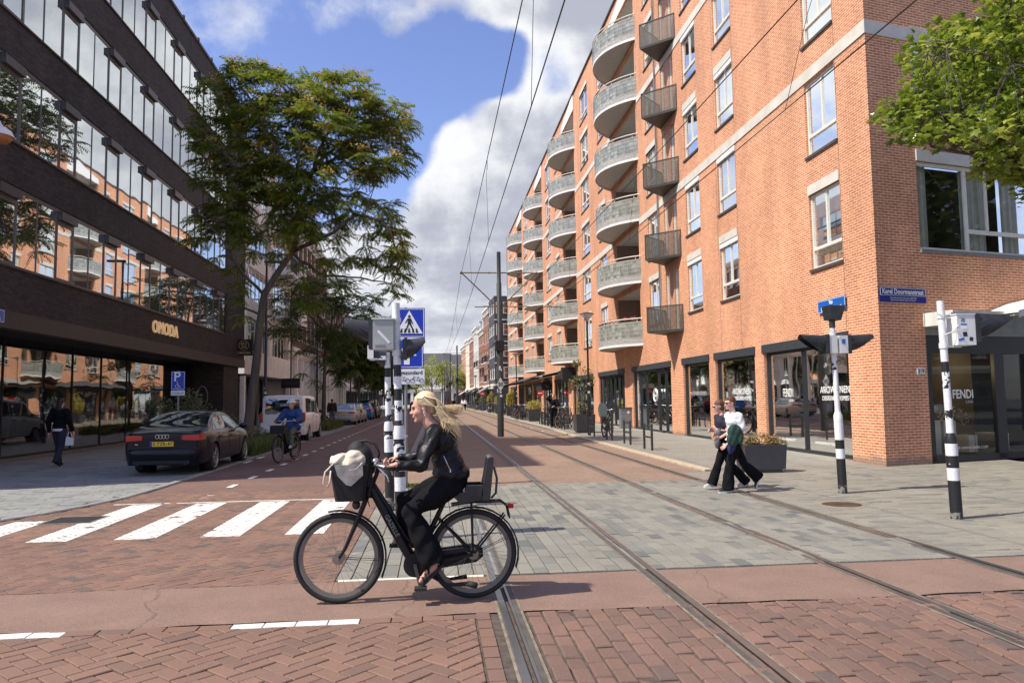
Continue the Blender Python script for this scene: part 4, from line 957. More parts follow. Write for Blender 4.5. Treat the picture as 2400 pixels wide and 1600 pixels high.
# ---------------- generic street houses ----------------
def wallm(name,c,bump=.1,**k): return mat(name,c,.85,var=.12,vs=1.2,bump=bump,bs=25,**k)
BR1=brickmat('brown_brick',(.16,.075,.05),(.125,.06,.045),(.2,.16,.13),dirt=.2); BR2=brickmat('red_brown_brick',(.30,.12,.075),(.24,.095,.06),(.3,.23,.18),dirt=.2)
BR3=brickmat('dark_brown_brick',(.11,.065,.05),(.08,.05,.04),(.14,.12,.1),dirt=.2)
WR=wallm('white_render',(.80,.79,.75)); CRn=wallm('cream_render',(.74,.67,.54)); GRY=wallm('grey_render',(.30,.30,.30)); CHA=wallm('charcoal_cladding',(.06,.062,.075))
TRIM=mat('painted_trim',(.78,.76,.70),.6,var=.08); SLATE=mat('slate_roof',(.07,.07,.08),.7,var=.3,vs=3,bump=.3,bs=20); GLH=glassmat('house_glass',refl=.16,trans=0,col=(.03,.035,.04))
def rowhouse(name,label,loc,rz,L,depth,floors,h0,hf,nw,wm,trim,group=None,ww=1.1,wh=1.9,cornice=True,base='shop',basem=None,roof='flat',bal=None,winpart=True,cat='house',gf_w=None):
    """facade along local +y at x=0 facing -x; openings are real recesses"""
    t=thing(name,label,cat,loc,rz,group); Hh=h0+hf*floors
    holes=[]; W=[]
    for f in range(floors):
        z=h0+hf*f+.75*(hf/3.2)
        for i in range(nw):
            y=L*(i+.5)/nw; w_=(y-ww/2,y+ww/2,z,min(z+wh,h0+hf*(f+1)-.25)); holes.append(w_); W.append(w_)
    ng=gf_w or max(1,round(L/4.2)); gh=[]
    for i in range(ng):
        a=L*i/ng+.3; b=L*(i+1)/ng-.3; gh.append((a,b,.1,h0-.75))
    mb=MB(); wall_with_holes(mb,0,0,L,h0,Hh,[w for w in holes],d=.16,mrev=0)
    mb.quad((0,0,0),(depth,0,0),(depth,0,Hh),(0,0,Hh)); mb.quad((0,L,0),(depth,L,0),(depth,L,Hh),(0,L,Hh)); mb.quad((0,0,Hh),(depth,0,Hh),(depth,L,Hh),(0,L,Hh))
    mb.build('wall',wm,t,fix=False)
    mb=MB(); wall_with_holes(mb,-.04,0,L,0,h0,gh,d=.13)
    mb.build('ground_floor_front',basem or CHA,t,fix=False)
    for a,b,c,e in gh:
        fr=MB(); x=.05; fr.box(x,x+.06,a,b,c,c+.4); fr.box(x,x+.06,a,b,e-.08,e); 
        n=max(1,round((b-a)/1.3))
        for i in range(n+1): y=a+(b-a-.07)*i/n; fr.box(x,x+.06,y,y+.07,c+.4,e-.08)
        o=fr.build('shop_window',trim if base!='shop' else shopfr,t); pn=MB(); pn.quad((x+.04,a,c),(x+.04,b,c),(x+.04,b,e),(x+.04,a,e)); p=pn.build('pane',GLH,None,fix=False); p.parent=o
    for a,b,c,e in W:
        fr=MB(); x=.08; q=.07; fr.box(x,x+.06,a,b,c,c+q); fr.box(x,x+.06,a,b,e-q,e); fr.box(x,x+.06,a,a+q,c+q,e-q); fr.box(x,x+.06,b-q,b,c+q,e-q); fr.box(x,x+.05,(a+b)/2-.03,(a+b)/2+.03,c+q,e-q); fr.box(x,x+.05,a+q,b-q,c+(e-c)*.62,c+(e-c)*.62+.06)
        fr.box(-.06,.08,a-.04,b+.04,c-.09,c-.002)
        o=fr.build('window',trim,t); pn=MB(); pn.quad((x+.04,a,c),(x+.04,b,c),(x+.04,b,e),(x+.04,a,e)); p=pn.build('pane',GLH,None,fix=False); p.parent=o
    mb=MB()
    if cornice:
        mb.box(-.42,.05,-.0,L,Hh-.12,Hh+.12); mb.box(-.28,.02,0,L,Hh-.30,Hh-.12); 
        for i in range(int(L/.9)): mb.box(-.24,.0,.3+.9*i,.45+.9*i,Hh-.62,Hh-.30)
        mb.box(-.1,.0,0,L,Hh-.78,Hh-.62)
    mb.box(-.22,.02,0,L,h0-.28,h0+.02); mb.box(-.12,.0,0,L,h0-.62,h0-.28)
    mb.build('cornice',trim,t)
    if roof=='gable':
        mb=MB(); mb.prism([(0,Hh),(depth,Hh),(depth/2,Hh+depth*.33)],(0,L,0)); mb.build('roof',SLATE,t)
    elif roof=='mansard':
        mb=MB(); mb.prism([(0,Hh+.1),(depth,Hh+.1),(depth-1.2,Hh+2.4),(1.0,Hh+2.4)],(0,L,0)); r=mb.build('roof',SLATE,t)
        for i in range(max(1,nw//2)):
            y=L*(i+.5)/max(1,nw//2); d=MB(); d.box(-.0,1.4,y-.6,y+.6,Hh+.3,Hh+1.9); d.box(-.15,1.4,y-.72,y+.72,Hh+1.9,Hh+2.05); o=d.build('dormer',trim,None); o.parent=t
            p=MB(); p.quad((-.01,y-.45,Hh+.5),(-.01,y+.45,Hh+.5),(-.01,y+.45,Hh+1.75),(-.01,y-.45,Hh+1.75)); q=p.build('pane',GLH,None,fix=False); q.parent=o
    if bal:
        for (y0,y1,z) in bal:
            d=MB(); d.box(-1.1,0,y0,y1,z-.12,z); o=d.build('balcony',trim if wm is not BR1 else GRY,t)
            r=MB(); 
            for p,q in(((-1.06,y0),(-1.06,y1)),((0,y0),(-1.06,y0)),((0,y1),(-1.06,y1))):
                r.bar((*p,z+1.0),(*q,z+1.0),.05,.05); n=int(math.hypot(p[0]-q[0],p[1]-q[1])/.13)
                for i in range(n+1): a=Vector((*p,z)).lerp(Vector((*q,z)),i/max(n,1)); r.box(a.x-.01,a.x+.01,a.y-.01,a.y+.01,z,z+1.0)
            o2=r.build('railing',MT['darkgrey'],None); o2.parent=o
    return t
Lg='street houses on the shaded side'
# white flats next to the charcoal building, with blue-railed balconies
def whiteflats():
    y0,y1=45.05,59.1; X=-11.0
    t=thing('white_flats','white rendered flats with blue topped balconies beside the charcoal building','building',(X,y0,0))
    holes=[]; L=y1-y0
    lv=[4.75,7.85,10.95,14.05]
    for z in lv: holes+= [(y0+.8,y0+6.3,z,z+2.0),(y0+7.6,y0+13.3,z,z+2.2)]
    mb=MB(); wall_with_holes(mb,X,y0,y1,3.3,17.4,holes,d=-.15,flip=1)
    mb.quad((X,y1,0),(X-9,y1,0),(X-9,y1,17.4),(X,y1,17.4)); mb.quad((X,y0,17.4),(X,y1,17.4),(X-9,y1,17.4),(X-9,y0,17.4)); mb.build('wall',WR,t,world=True,fix=False)
    for a,b,c,e in holes:
        fr=MB(); x=X-.12; n=5
        fr.box(x-.05,x,a,b,c,c+.08); fr.box(x-.05,x,a,b,e-.08,e)
        for i in range(n+1): y=a+(b-a-.08)*i/n; fr.box(x-.05,x,y,y+.08,c+.08,e-.08)
        o=fr.build('window',TRIM,t,world=True); pn=MB(); pn.quad((x-.03,a,c),(x-.03,b,c),(x-.03,b,e),(x-.03,a,e)); p=pn.build('pane',glassmat('flats_glass_%d'%len(t.children),refl=.4,trans=0,col=(.16,.18,.15)) if False else GLF,None,fix=False); sub(p,o)
    bl=mat('blue_rail',(.01,.02,.16),.4)
    for z in lv[1:]:
        d=MB(); a,b=y0+7.2,y1-.3; d.box(X,X+1.25,a,b,z-.55,z-.30); o=d.build('balcony',WR,t,world=True)
        d=MB(); d.box(X+1.19,X+1.25,b-3.2,b,z-.30,z+.75); d.box(X,X+1.25,b-.06,b,z-.30,z+.75); sub(d.build('parapet',WR,None),o)
        d=MB(); 
        for i in range(26): d.box(X+1.2,X+1.22,a+.1*i,a+.1*i+.02,z-.3,z+.75)
        for i in range(12): d.box(X+.1*i,X+.1*i+.02,a,a+.02,z-.3,z+.75)
        sub(d.build('railing',MT['darkgrey'],None),o)
        d=MB(); d.box(X+1.17,X+1.27,a-.05,b+.02,z+.75,z+.83); d.box(X,X+1.27,a-.05,a+.03,z+.75,z+.83); sub(d.build('handrail',bl,None),o)
    mb=MB(); mb.box(X-2.2,X-2.1,y0,y1,0,3.3); mb.build('pane',GLH,t,world=True)
    mb=MB(); 
    for i in range(8): y=y0+.1+L*i/7.2; mb.box(X-2.1,X-2.0,y,y+.1,0,3.3)
    mb.box(X-2.15,X,y0,y1,3.22,3.34); mb.build('shop_window',shopfr,t,world=True)
    mb=MB(); mb.box(X-.25,X-.0,y0+.0,y0+.35,0,3.3); mb.build('column',WR,t,world=True); mb=MB(); mb.box(X-.3,X,y1-.35,y1,0,3.3); mb.build('column',WR,t,world=True)
    mb=MB(); mb.cyl((X+.05,y1-.02,0),(X+.05,y1-.02,17),.05,n=8); mb.build('downpipe',MT['darkgrey'],t,world=True)
GLF=glassmat('flats_glass',refl=.6,trans=0,col=(.14,.16,.13))
whiteflats()
t=thing('shop_sign','black projecting sign box with faint letters on the white flats','shop sign',(-10.3,55.5,3.0))
mb=MB(); mb.box(-.65,.65,-.08,.08,-.35,.35); mb.build('panel',MT['blackm'],t); q=text('VENUE',.36,MT['darkgrey'],.004); facing(q,(0,-.085,0),(1,0,0)); q.parent=t
X=-11.0
# left rows: rotate 180 so the facade faces +x
rowhouse('classical_house','brown brick house over a cream classical ground floor with arched bays',(X,78.5,0),PI,19.3,9,3,5.9,3.3,9,BR1,TRIM,ww=1.0,wh=2.3,basem=WR,base='white',cat='house',gf_w=7)
rowhouse('classical_house','long brown brick house with tall white window frames and a pale pilastered shopfront',(X,95.2,0),PI,16.6,9,2,5.7,3.5,8,BR3,TRIM,ww=1.0,wh=2.5,basem=WR,base='white',cat='house',gf_w=7)
rowhouse('street_house','white modern house with a dark glazed shop, beyond the pilastered shopfront',(X,104.5,0),PI,9.2,9,3,3.6,3.0,3,WR,TRIM,ww=1.9,wh=1.8,cornice=False,cat='house')
rowhouse('street_house','taupe rendered house with pale balcony boxes far down the shaded side',(X,116.5,0),PI,11.9,9,3,3.6,3.0,4,wallm('taupe_render',(.26,.22,.18)),TRIM,ww=1.5,wh=1.7,cornice=False,cat='house',bal=[(1,3.4,6.6),(6.5,8.9,6.6),(1,3.4,9.6),(6.5,8.9,9.6)])
rowhouse('street_house','cream house with white bays behind the far trees on the shaded side',(X,131,0),PI,14.4,9,3,3.8,3.1,5,CRn,TRIM,ww=1.3,wh=1.9,cat='house')
rowhouse('street_house','red brown brick house with a slate mansard at the far end of the shaded side',(X,150,0),PI,18.9,9,3,3.8,3.1,6,BR2,TRIM,ww=1.2,wh=1.9,roof='mansard',cat='house')
# right rows beyond the apartments: line from (8.9,112) to (6.3,178)
rt_ang=math.atan2(-(6.3-8.9),178-112)
def rr(y): return (8.9+(6.3-8.9)*(y-112)/66,y,0)
g=rowhouse('charcoal_flats','charcoal clad flats with white banded end windows past the orange apartments',(8.45,105.0,0),rt_ang,7.2,9,4,3.8,3.1,3,CHA,TRIM,ww=1.6,wh=1.7,cornice=False,cat='building')
e=MB(); ew=MB(); pn=MB()
for f in range(4):
    z=3.6+3.05*f
    e.box(.0,2.4,-.06,.0,z,z+.14)
    for a in(.25,1.25): 
        ew.box(a,a+.8,-.05,-.002,z+.95,z+1.03); ew.box(a,a+.8,-.05,-.002,z+2.5,z+2.58); ew.box(a,a+.07,-.05,-.002,z+1.03,z+2.5); ew.box(a+.73,a+.8,-.05,-.002,z+1.03,z+2.5); ew.box(a+.07,a+.73,-.04,-.002,z+1.7,z+1.76)
        pn.quad((a,-.02,z+1),(a+.8,-.02,z+1),(a+.8,-.02,z+2.55),(a,-.02,z+2.55))
e.build('white_band',TRIM,g); o=ew.build('window',TRIM,g); p=pn.build('pane',GLH,None,fix=False); p.parent=o
specs=[('street_house','tall brick house with black iron balconies and a cream band, sunny side',112.2,13.5,4,3.9,3.05,5,BR2,TRIM,'flat',[(1.0,4.2,7.3),(5.2,8.0,7.3),(1.0,4.2,4.3)]),
('street_house','red brown brick house with stacked steel balconies beyond the cream band',125.8,9.5,3,3.9,3.2,4,BR2,TRIM,'mansard',[(1.0,4.0,7.2),(5,8.,7.2)]),
('street_house','pale grey stone house with a heavy cornice on the sunny side',135.4,10,3,4.0,3.6,4,wallm('pale_stone',(.58,.57,.53)),TRIM,'flat',None),
('street_house','orange brown brick house with cream quoins beyond the pale stone house',145.5,9.5,3,3.9,3.3,4,BR2,TRIM,'flat',None),
('street_house','cream house with deep eaves near the end of the sunny side',155.1,9.5,3,3.9,3.4,4,CRn,TRIM,'flat',None),
('street_house','last salmon brick house with a bracketed cornice on the sunny side',164.7,12,3,3.9,3.2,5,wallm('salmon_render',(.5,.27,.18)),TRIM,'flat',None)]
for nm,lb,y,L_,fl,h0,hf,nw,wm,tr,rf_,bl in specs:
    rowhouse(nm,lb,rr(y),rt_ang,L_,9,fl,h0,hf,nw,wm,tr,ww=1.15,wh=2.0,roof=rf_,bal=bl,cat='house')
# terminating row across the square
xs=-22
for i,(L_,lb,wm) in enumerate(((11,'leftmost cream house of the row closing the street',CRn),(8,'white house with a steep slate gable closing the street, left of centre',WR),(7.5,'white house with dark double doors in the middle of the row closing the street',WR),(9,'cream house with a slate gable closing the street, right of centre',CRn),(12,'rightmost pale house of the row closing the street',WR))):
    rowhouse('end_house',lb,(xs+L_,192+(i%2)*.6,0),PI/2,L_,9+(i%3),2,4.1+.25*(i%3),[3.0,3.35,2.8,3.2,3.0][i],max(3,int(L_/2.4)),wm,TRIM,roof='gable',ww=1.0,wh=1.8,basem=WR,base='white',gf_w=3,cat='house'); xs+=L_
# awnings
awm=mat('dark_awning',(.05,.048,.046),.8,var=.15); awg=mat('grey_awning',(.26,.245,.22),.8,var=.15)
def awning(label,x,y0,y1,z1,z0,out,m,group=None,val=.18):
    t=thing('awning',label,'awning',(x,y0,0),0,group); mb=MB()
    P=[(0,z1),(-out*.5,z1-(z1-z0)*.46),(-out,z0),(-out,z0-val)]
    for (a,za),(b,zb) in zip(P,P[1:]): mb.quad((a,0,za),(a,y1-y0,za),(b,y1-y0,zb),(b,0,zb)); mb.quad((a,0,za-.02),(a,y1-y0,za-.02),(b,y1-y0,zb-.02),(b,0,zb-.02))
    mb.prism([(0,z1),(-out,z0),(-out,z0-val),(-out+.02,z0-val),(0,z1-.1)],(0,.01,0)); mb.prism([(0,z1),(-out,z0),(-out,z0-val),(-out+.02,z0-val),(0,z1-.1)],(0,.01,0),o=(0,y1-y0,0))
    mb.build('canvas',m,t,fix=False); mb=MB(); mb.bar((-out,0,z0),(-out,y1-y0,z0),.05,.05); mb.bar((0,.3,z1-.6),(-out,.3,z0-.02),.03,.03); mb.bar((0,y1-y0-.3,z1-.6),(-out,y1-y0-.3,z0-.02),.03,.03); mb.build('awning_frame',MT['darkgrey'],t)
awning('grey folded awning over the terrace, next to the black box sign',XR-.05,55.9,64.0,3.95,3.62,1.0,awg)
awning('grey awning, second from the black box sign',XR-.05,65.3,70.6,3.9,3.55,1.1,awg)
awning('long dark awning with bulbs at the far end of the apartment building',XR-.05,72.3,92,3.95,3.35,1.7,awm)
awning('dark awning at the corner of the charcoal flats',XR-1.2,93,103.8,3.9,3.35,1.0,awm)
for i,(y,lb,m,L_) in enumerate(((114,'slanted grey awning on the tall brick house',awg,9),(127,'slanted dark awning below the stacked balconies',awm,7),(137,'big dark drop awning on the pale stone house',awm,8),(156,'white awning near the end of the sunny side',TRIM,6),(165,'red awning at the far end of the sunny side',mat('red_awning',(.45,.02,.015),.7),7))):
    x,yy,_=rr(y); awning(lb,x-.1,y,y+L_,3.9,2.7,2.0,m)
t=thing('box_sign','black square box sign projecting from the brick over the plant','shop sign',(9.72,54.4,3.45)); mb=MB(); mb.box(-.45,.45,-.35,.35,-.45,.45); mb.build('panel',MT['blackm'],t); mb=MB(); mb.box(.45,.57,-.03,.03,-.1,.1); mb.build('bracket',MT['blackm'],t)
t=thing('fascia_sign','black shop sign with scrolled lettering between two brick piers','shop sign',(10.1,68.6,2.75)); mb=MB(); mb.box(-.55,.1,-1.7,1.7,-.35,.35); mb.build('panel',MT['blackm'],t); q=text('Bertmans',.5,MT['midgrey'],.003); facing(q,(0-.0,-1.71,0),(1,0,0),sx=.2); q.parent=t
# ---------------- trees and plants ----------------
bark=mat('grey_bark',(.12,.10,.078),.9,var=.3,vs=7,bump=.5,bs=40,streak=1); twigm=mat('twig_bark',(.07,.055,.045),.9)
L_ail=leafmat('pinnate_leaf',(.07,.12,.016),(.23,.28,.035),.48,yellow=((.40,.33,.04),.8,.59))
L_far=leafmat('street_tree_leaf',(.04,.08,.014),(.12,.17,.025),.34,yellow=((.28,.24,.03),.4,.60))
L_seed=leafmat('seed_cluster_leaf',(.45,.30,.04),(.66,.50,.10),.35)
L_map=leafmat('maple_leaf',(.08,.135,.014),(.27,.34,.035),.45,yellow=((.42,.46,.08),1.3,.56),rough=.3)
L_lime=leafmat('lime_leaf',(.15,.20,.02),(.34,.38,.05),.4)
L_shr=leafmat('shrub_leaf',(.06,.085,.035),(.17,.20,.09),.3); L_gr=leafmat('grass_blade',(.07,.11,.02),(.16,.20,.05),.3)
L_yel=leafmat('golden_leaf',(.24,.22,.03),(.50,.42,.07),.4); L_brn=leafmat('bronze_leaf',(.16,.10,.03),(.30,.22,.07),.35)
def inpoly(x,y,P):
    c=False; n=len(P)
    for i in range(n):
        x0,y0=P[i];x1,y1=P[i-1]
        if (y0>y)!=(y1>y) and x<(x1-x0)*(y-y0)/(y1-y0)+x0: c=not c
    return c
def frond(mb,rng,p,d,L_,n=7,lw=.05,ll=.16,droop=.5,m=0):
    """pinnate leaf: paired leaflets along a drooping rachis"""
    d=d.normalized(); side=d.cross(Vector((0,0,1))); 
    if side.length<.1: side=Vector((1,0,0))
    side.normalize(); q=p.copy(); st=L_/n
    for i in range(n+1):
        d=(d+Vector((0,0,-droop/n))).normalized(); q=q+d*st; up_=side.cross(d)
        for s in(-1,1):
            t=(side*s*.8+d*.35+Vector((0,0,-.38))+up_*rng.uniform(-.1,.1)).normalized(); l=ll*(1-.35*abs(i/n-.45))*rng.uniform(.85,1.15); w=d*lw
            a=q; b=q+t*l*.5+w*.55; c=q+t*l; e=q+t*l*.5-w*.5
            mb.add([a,b,c,e],[(0,1,2,3)],m)
def ailanthus(name,label,base,trunk,limbs,ends,seed,mats,frn=7,seeds=0,group=None,r0_=.19,nl=7,fl=.5,lsz=1.):
    rng=random.Random(seed); t=thing(name,label,'tree',tuple(base),0,group)
    tk=MB(); n=len(trunk); tk.tube(trunk,[r0_*(1-.55*i/(n-1)) for i in range(n)],10)
    nodes=[Vector(p) for p in trunk[n//2:]]; 
    for pts,r in limbs:
        P=[Vector(p) for p in pts]; Q=[]
        for a,b in zip(P,P[1:]):
            for k in range(3): Q.append(a.lerp(b,k/3)+Vector([rng.uniform(-.06,.06) for _ in range(3)]))
        Q.append(P[-1]); tk.tube(Q,[r*(1-.8*i/(len(Q)-1))+.012 for i in range(len(Q))],7); nodes+=Q[1:]
    tw=MB(); lf=MB(); sd=MB(); cen=sum((Vector(e) for e in ends),Vector())/len(ends)
    for k,e in enumerate(ends):
        e=Vector(e); nn=min(nodes,key=lambda q:(q-e).length+max(0,q.z-e.z)*.8); m_=nn.lerp(e,.5)+Vector((rng.uniform(-.1,.1),rng.uniform(-.1,.1),rng.uniform(-.05,.2)))
        l=(e-nn).length; tw.tube([nn,m_,e],[.012+.012*min(l,3)*.5,.012,.006],5,cap=False)
        if k%3==0: nodes.append(m_)
        for j in range(frn):
            a=2*PI*(j+rng.random())/frn; up_=rng.uniform(-.15,.75); d=Vector((math.cos(a),math.sin(a),up_)); o=(e-cen); 
            if o.length>.1: d=d+o.normalized()*.45
            frond(lf,rng,e,d,fl*rng.uniform(.75,1.2),nl,.05*lsz,.165*lsz,rng.uniform(.5,1.0))
    top=sorted(ends,key=lambda e:-(e[2]+rng.uniform(0,9.0)))[:seeds]
    for e in top:
        e=Vector(e)
        for j in range(46):
            v=Vector((rng.gauss(0,.15),rng.gauss(0,.15),abs(rng.gauss(0,.08))+.16)); c=e+v; s=.05
            sd.add([c+Vector([rng.uniform(-s,s) for _ in range(3)]) for _ in range(4)],[(0,1,2,3)])
    tr=tk.build('trunk',bark,t,world=True,smooth=True); b=tw.build('twigs',twigm,None,fix=False); sub(b,tr)
    lf.build('crown',mats,t,world=True,fix=False)
    if sd.v: sd.build('seed_clusters',L_seed,t,world=True,fix=False)
    return t
# near tree: crown volume follows the real one, 8 m wide and 5 m deep
Y0=27.5
PA=[(545,150),(600,150),(660,185),(700,175),(760,175),(790,185),(850,170),(862,210),(900,235),(940,240),(960,290),(965,370),(940,400),(890,400),(895,430),(920,470),(945,530),(950,600),(945,690),(915,690),(900,640),(840,620),(800,690),(720,720),(640,690),(600,730),(540,790),(490,760),(480,730),(510,640),(450,565),(440,530),(480,480),(460,380),(455,300),(470,210),(520,190)]
HOLES=[(800,430,26),(745,330,14),(700,560,20),(640,560,24),(770,560,16),(860,560,14),(620,470,14),(880,330,12),(880,590,18),(740,620,22),(690,480,14),(600,640,20),(820,520,12)]
rng=random.Random(11); ends=[]
while len(ends)<590:
    x,y=rng.uniform(435,970),rng.uniform(145,800)
    if not inpoly(x,y,PA) or any(math.hypot(x-a,y-b)<r for a,b,r in HOLES): continue
    d=max(.25,1-((x-700)/290)**2)**.5*max(.3,1-((y-440)/380)**2)**.5
    z=rng.gauss(0,1.0)*d*1.15; z=max(-2.6,min(2.6,z))
    if rng.random()<(.62*(y>560) if x<820 else .1)+.25*(x<560): continue
    if y>600 and 570<x<700: continue
    ends.append(tuple(AY(x,y,Y0+z)))
T=lambda x,y,dy=0:tuple(AY(x,y,Y0+dy))
b0_=G(577,1046); b0_=Vector((AY(577,1046,Y0).x,Y0,0))
trunk=[(b0_.x,Y0,-.05),T(583,990),T(592,920),T(601,850),T(609,760),T(619,690),T(650,640),T(686,590),T(700,540,.1)]
limbs=[([T(700,540,.1),T(712,470,.4),T(735,400,.5),T(760,330,.3),T(790,250,0)],.10),([T(735,400,.5),T(790,370,-.3),T(850,300,-.8),T(900,270,-1)],.06),([T(700,540,.1),T(690,450,-.6),T(650,360,-1),T(600,260,-.8),T(560,200,-.5)],.085),
 ([T(686,590),T(760,560,-.6),T(830,500,-1.2),T(900,520,-1.5),T(935,600,-1.2)],.07),([T(619,690),T(570,640,-.6),T(520,560,-1.2),T(480,520,-1)],.05),([T(650,360,-1),T(560,390,-1.3),T(490,330,-1)],.04),([T(609,740),T(570,720,.5),T(530,740,.4)],.035),
 ([T(686,590),T(740,640,.8),T(820,650,1),T(900,660,.6)],.05),([T(712,470,.4),T(640,480,1.4),T(560,470,1.6)],.05),([T(735,400,.5),T(800,330,1.5),T(880,360,1.4)],.05),([T(690,450,-.6),T(700,350,-1.3),T(690,240,-.8)],.05)]
ailanthus('street_tree','tall pinnate leaved tree with orange seed clusters leaning over the parked black car',b0_,trunk,limbs,ends,3,L_ail,frn=7,seeds=120,nl=7,lsz=1.22,group='street trees on the shaded side')
def streettree(label,loc,h,r,seed,ne=210,mats=None,frn=7,fl=.55,lsz=1.3,zc=.62,name='street_tree',group='street trees on the shaded side',r0_=.15,flat=.8):
    rg=random.Random(seed); x,y,_=loc; ends=[]
    while len(ends)<ne:
        a=Vector((rg.uniform(-1,1),rg.uniform(-1,1),rg.uniform(-1,1)))
        if a.length>1 or a.length<.35: continue
        k=1+.22*math.sin(3*math.atan2(a.y,a.x)+seed)+.12*math.sin(7*a.z+seed)
        ends.append((x+a.x*r*k,y+a.y*r*k,h*zc+a.z*h*(1-zc)*flat*k))
    tp=[(x,y,-.05),(x+.03,y,h*.2),(x+.1*math.sin(seed),y,h*.38),(x+.2*math.sin(seed),y+.1,h*.55)]
    c=Vector(tp[-1]); lim=[]
    for i in range(6):
        a=2*PI*i/6+seed; lim.append(([c-Vector((0,0,.25*i)),c+Vector((math.cos(a)*r*.4,math.sin(a)*r*.4,h*.10)),c+Vector((math.cos(a)*r*.75,math.sin(a)*r*.75,h*.16+.3*(i%3)))],.05))
    return ailanthus(name,label,(x,y,0),tp,lim,ends,seed,mats or L_far,frn,0,group,r0_,5,fl,lsz)
streettree('dark green street tree, second from the parked black car, behind the white van',(-6.9,48,0),11.2,3.3,21,200,frn=7,lsz=1.5)
streettree('slim street tree with yellowing leaves, third from the parked black car',(-6.9,70,0),10,3.0,22,230,frn=8,lsz=2.0,fl=.7)
streettree('street tree behind the dark car, fourth from the parked black car',(-6.9,88,0),9.5,3.0,23,160,frn=8,lsz=2.4,fl=.8)
streettree('distant street tree, fifth from the parked black car',(-6.9,110,0),9.5,3.2,24,130,frn=7,lsz=3,fl=.9)
streettree('farthest street tree on the shaded side, just left of the blue signs',(-6.9,135,0),9.5,3.2,25,110,frn=7,lsz=3.4,fl=1.)
def blobtree(name,label,loc,h,r,seed,m,nleaf=2600,ls=.32,group=None,zc=.6):
    rg=random.Random(seed); t=thing(name,label,'tree',loc,0,group); tk=MB(); tk.tube([(0,0,-.05),(.05,0,h*.3),(0,.1,h*.6)],[.22,.17,.1],8)
    for i in range(5): a=i*1.3+seed; tk.tube([(0,0,h*.35),(math.cos(a)*r*.4,math.sin(a)*r*.4,h*.55),(math.cos(a)*r*.7,math.sin(a)*r*.7,h*.72)],[.09,.06,.02],6)
    tk.build('trunk',bark,t,smooth=True); lf=MB(); cl=[]
    for i in range(26):
        a=Vector((rg.gauss(0,1),rg.gauss(0,1),rg.gauss(0,1))).normalized()*rg.uniform(.35,.85); cl.append((Vector((a.x*r,a.y*r,h*zc+a.z*h*(1-zc)*.85)),rg.uniform(.22,.4)*r))
    for i in range(nleaf):
        c,rr_=rg.choice(cl); v=Vector((rg.gauss(0,1),rg.gauss(0,1),rg.gauss(0,1))).normalized()*rr_*rg.uniform(.6,1.05); p=c+v; s=ls*rg.uniform(.6,1.2)
        u=Vector((rg.gauss(0,1),rg.gauss(0,1),rg.gauss(0,.5))).normalized(); w=u.orthogonal().normalized(); lf.add([p-u*s*.5,p+w*s*.35,p+u*s*.5,p-w*s*.35],[(0,1,2,3)])
    lf.build('crown',m,t,fix=False); return t
for i,(px,h,r) in enumerate(((925,9,3.4),(975,11,4.2),(1012,12.5,4.6),(1052,12,4.3),(1088,9,3))):
    y=166+4*(i%2); p=AY(px,940,y)
    blobtree('lime_tree',['dark lime tree half behind the blue signs at the end of the street','yellow green lime tree closest to the blue signs at the end of the street','tallest yellow green lime tree in the middle at the end of the street','yellow green lime tree beside the tram poles at the end of the street','small lime tree against the last house of the sunny side'][i],(p.x,y,0),h,r,40+i,L_lime if i else L_far,group='lime trees at the end of the street')
# maple at the right, trunk outside the frame
def maple_leaf(mb,rng,p,s):
    n=Vector((rng.gauss(0,.55),rng.gauss(0,.55),1)).normalized(); u=n.orthogonal().normalized(); a=rng.uniform(0,2*PI); u=Quaternion(n,a)@u; v=n.cross(u)
    pr=[(0,-.5),(.16,-.36),(.5,-.30),(.34,-.06),(.52,.22),(.22,.18),(0,.56),(-.22,.18),(-.52,.22),(-.34,-.06),(-.5,-.30),(-.16,-.36)]
    vs=[p+n*rng.uniform(0,.02)*s*4]+[p+u*x*s+v*y*s-n*(abs(x)*.32+max(0,y)*.25)*s for x,y in pr]
    mb.add(vs,[(0,i+1,(i+1)%12+1) for i in range(12)])
PM=[(2335,-60),(2330,40),(2300,60),(2230,55),(2190,75),(2135,110),(2155,150),(2125,150),(2130,200),(2140,240),(2075,235),(2066,292),(2110,325),(2170,330),(2195,345),(2255,335),(2310,340),(2300,400),(2335,425),(2390,425),(2420,460),(2800,480),(3050,300),(3100,0),(2900,-260),(2500,-260),(2380,-150)]
rng=random.Random(5); t=thing('maple_tree','leafy green maple branch reaching in from the right in front of the brick building','tree',(12.6,11.2,0)); lf=MB(); tw=MB(); tk=MB()
tk.tube([(12.6,11.2,-.05),(12.5,11.2,2),(12.3,11.1,4),(12.1,11,5.6)],[.22,.19,.16,.12],10)
lims=[[(12.3,11.1,4.1),(10.9,10.8,4.9),(9.6,10.5,5.3),(8.3,10.4,5.3),(7.2,10.3,5.35)],[(12.2,11,4.8),(10.8,11.2,5.8),(9.4,11,6.4),(8,10.8,6.4)],[(12.1,11,5.6),(11.5,11.2,7),(10.5,11,8.2)],[(12.3,11.1,4.3),(11.4,10.2,5),(10.4,9.6,5.2),(9.2,9.4,5.0)],[(12.1,11,5.6),(13.5,11.5,7),(14.5,12,7.5)]]
nodes=[]
for l in lims:
    P=[Vector(a) for a in l]; Q=[]
    for a,b in zip(P,P[1:]):
        for k in range(4): Q.append(a.lerp(b,k/4)+Vector([rng.uniform(-.05,.05) for _ in range(3)]))
    tk.tube(Q,[.075*(1-.85*i/(len(Q)-1))+.008 for i in range(len(Q))],7); nodes+=Q
tk.build('trunk',bark,t,world=True,smooth=True)
c_=0
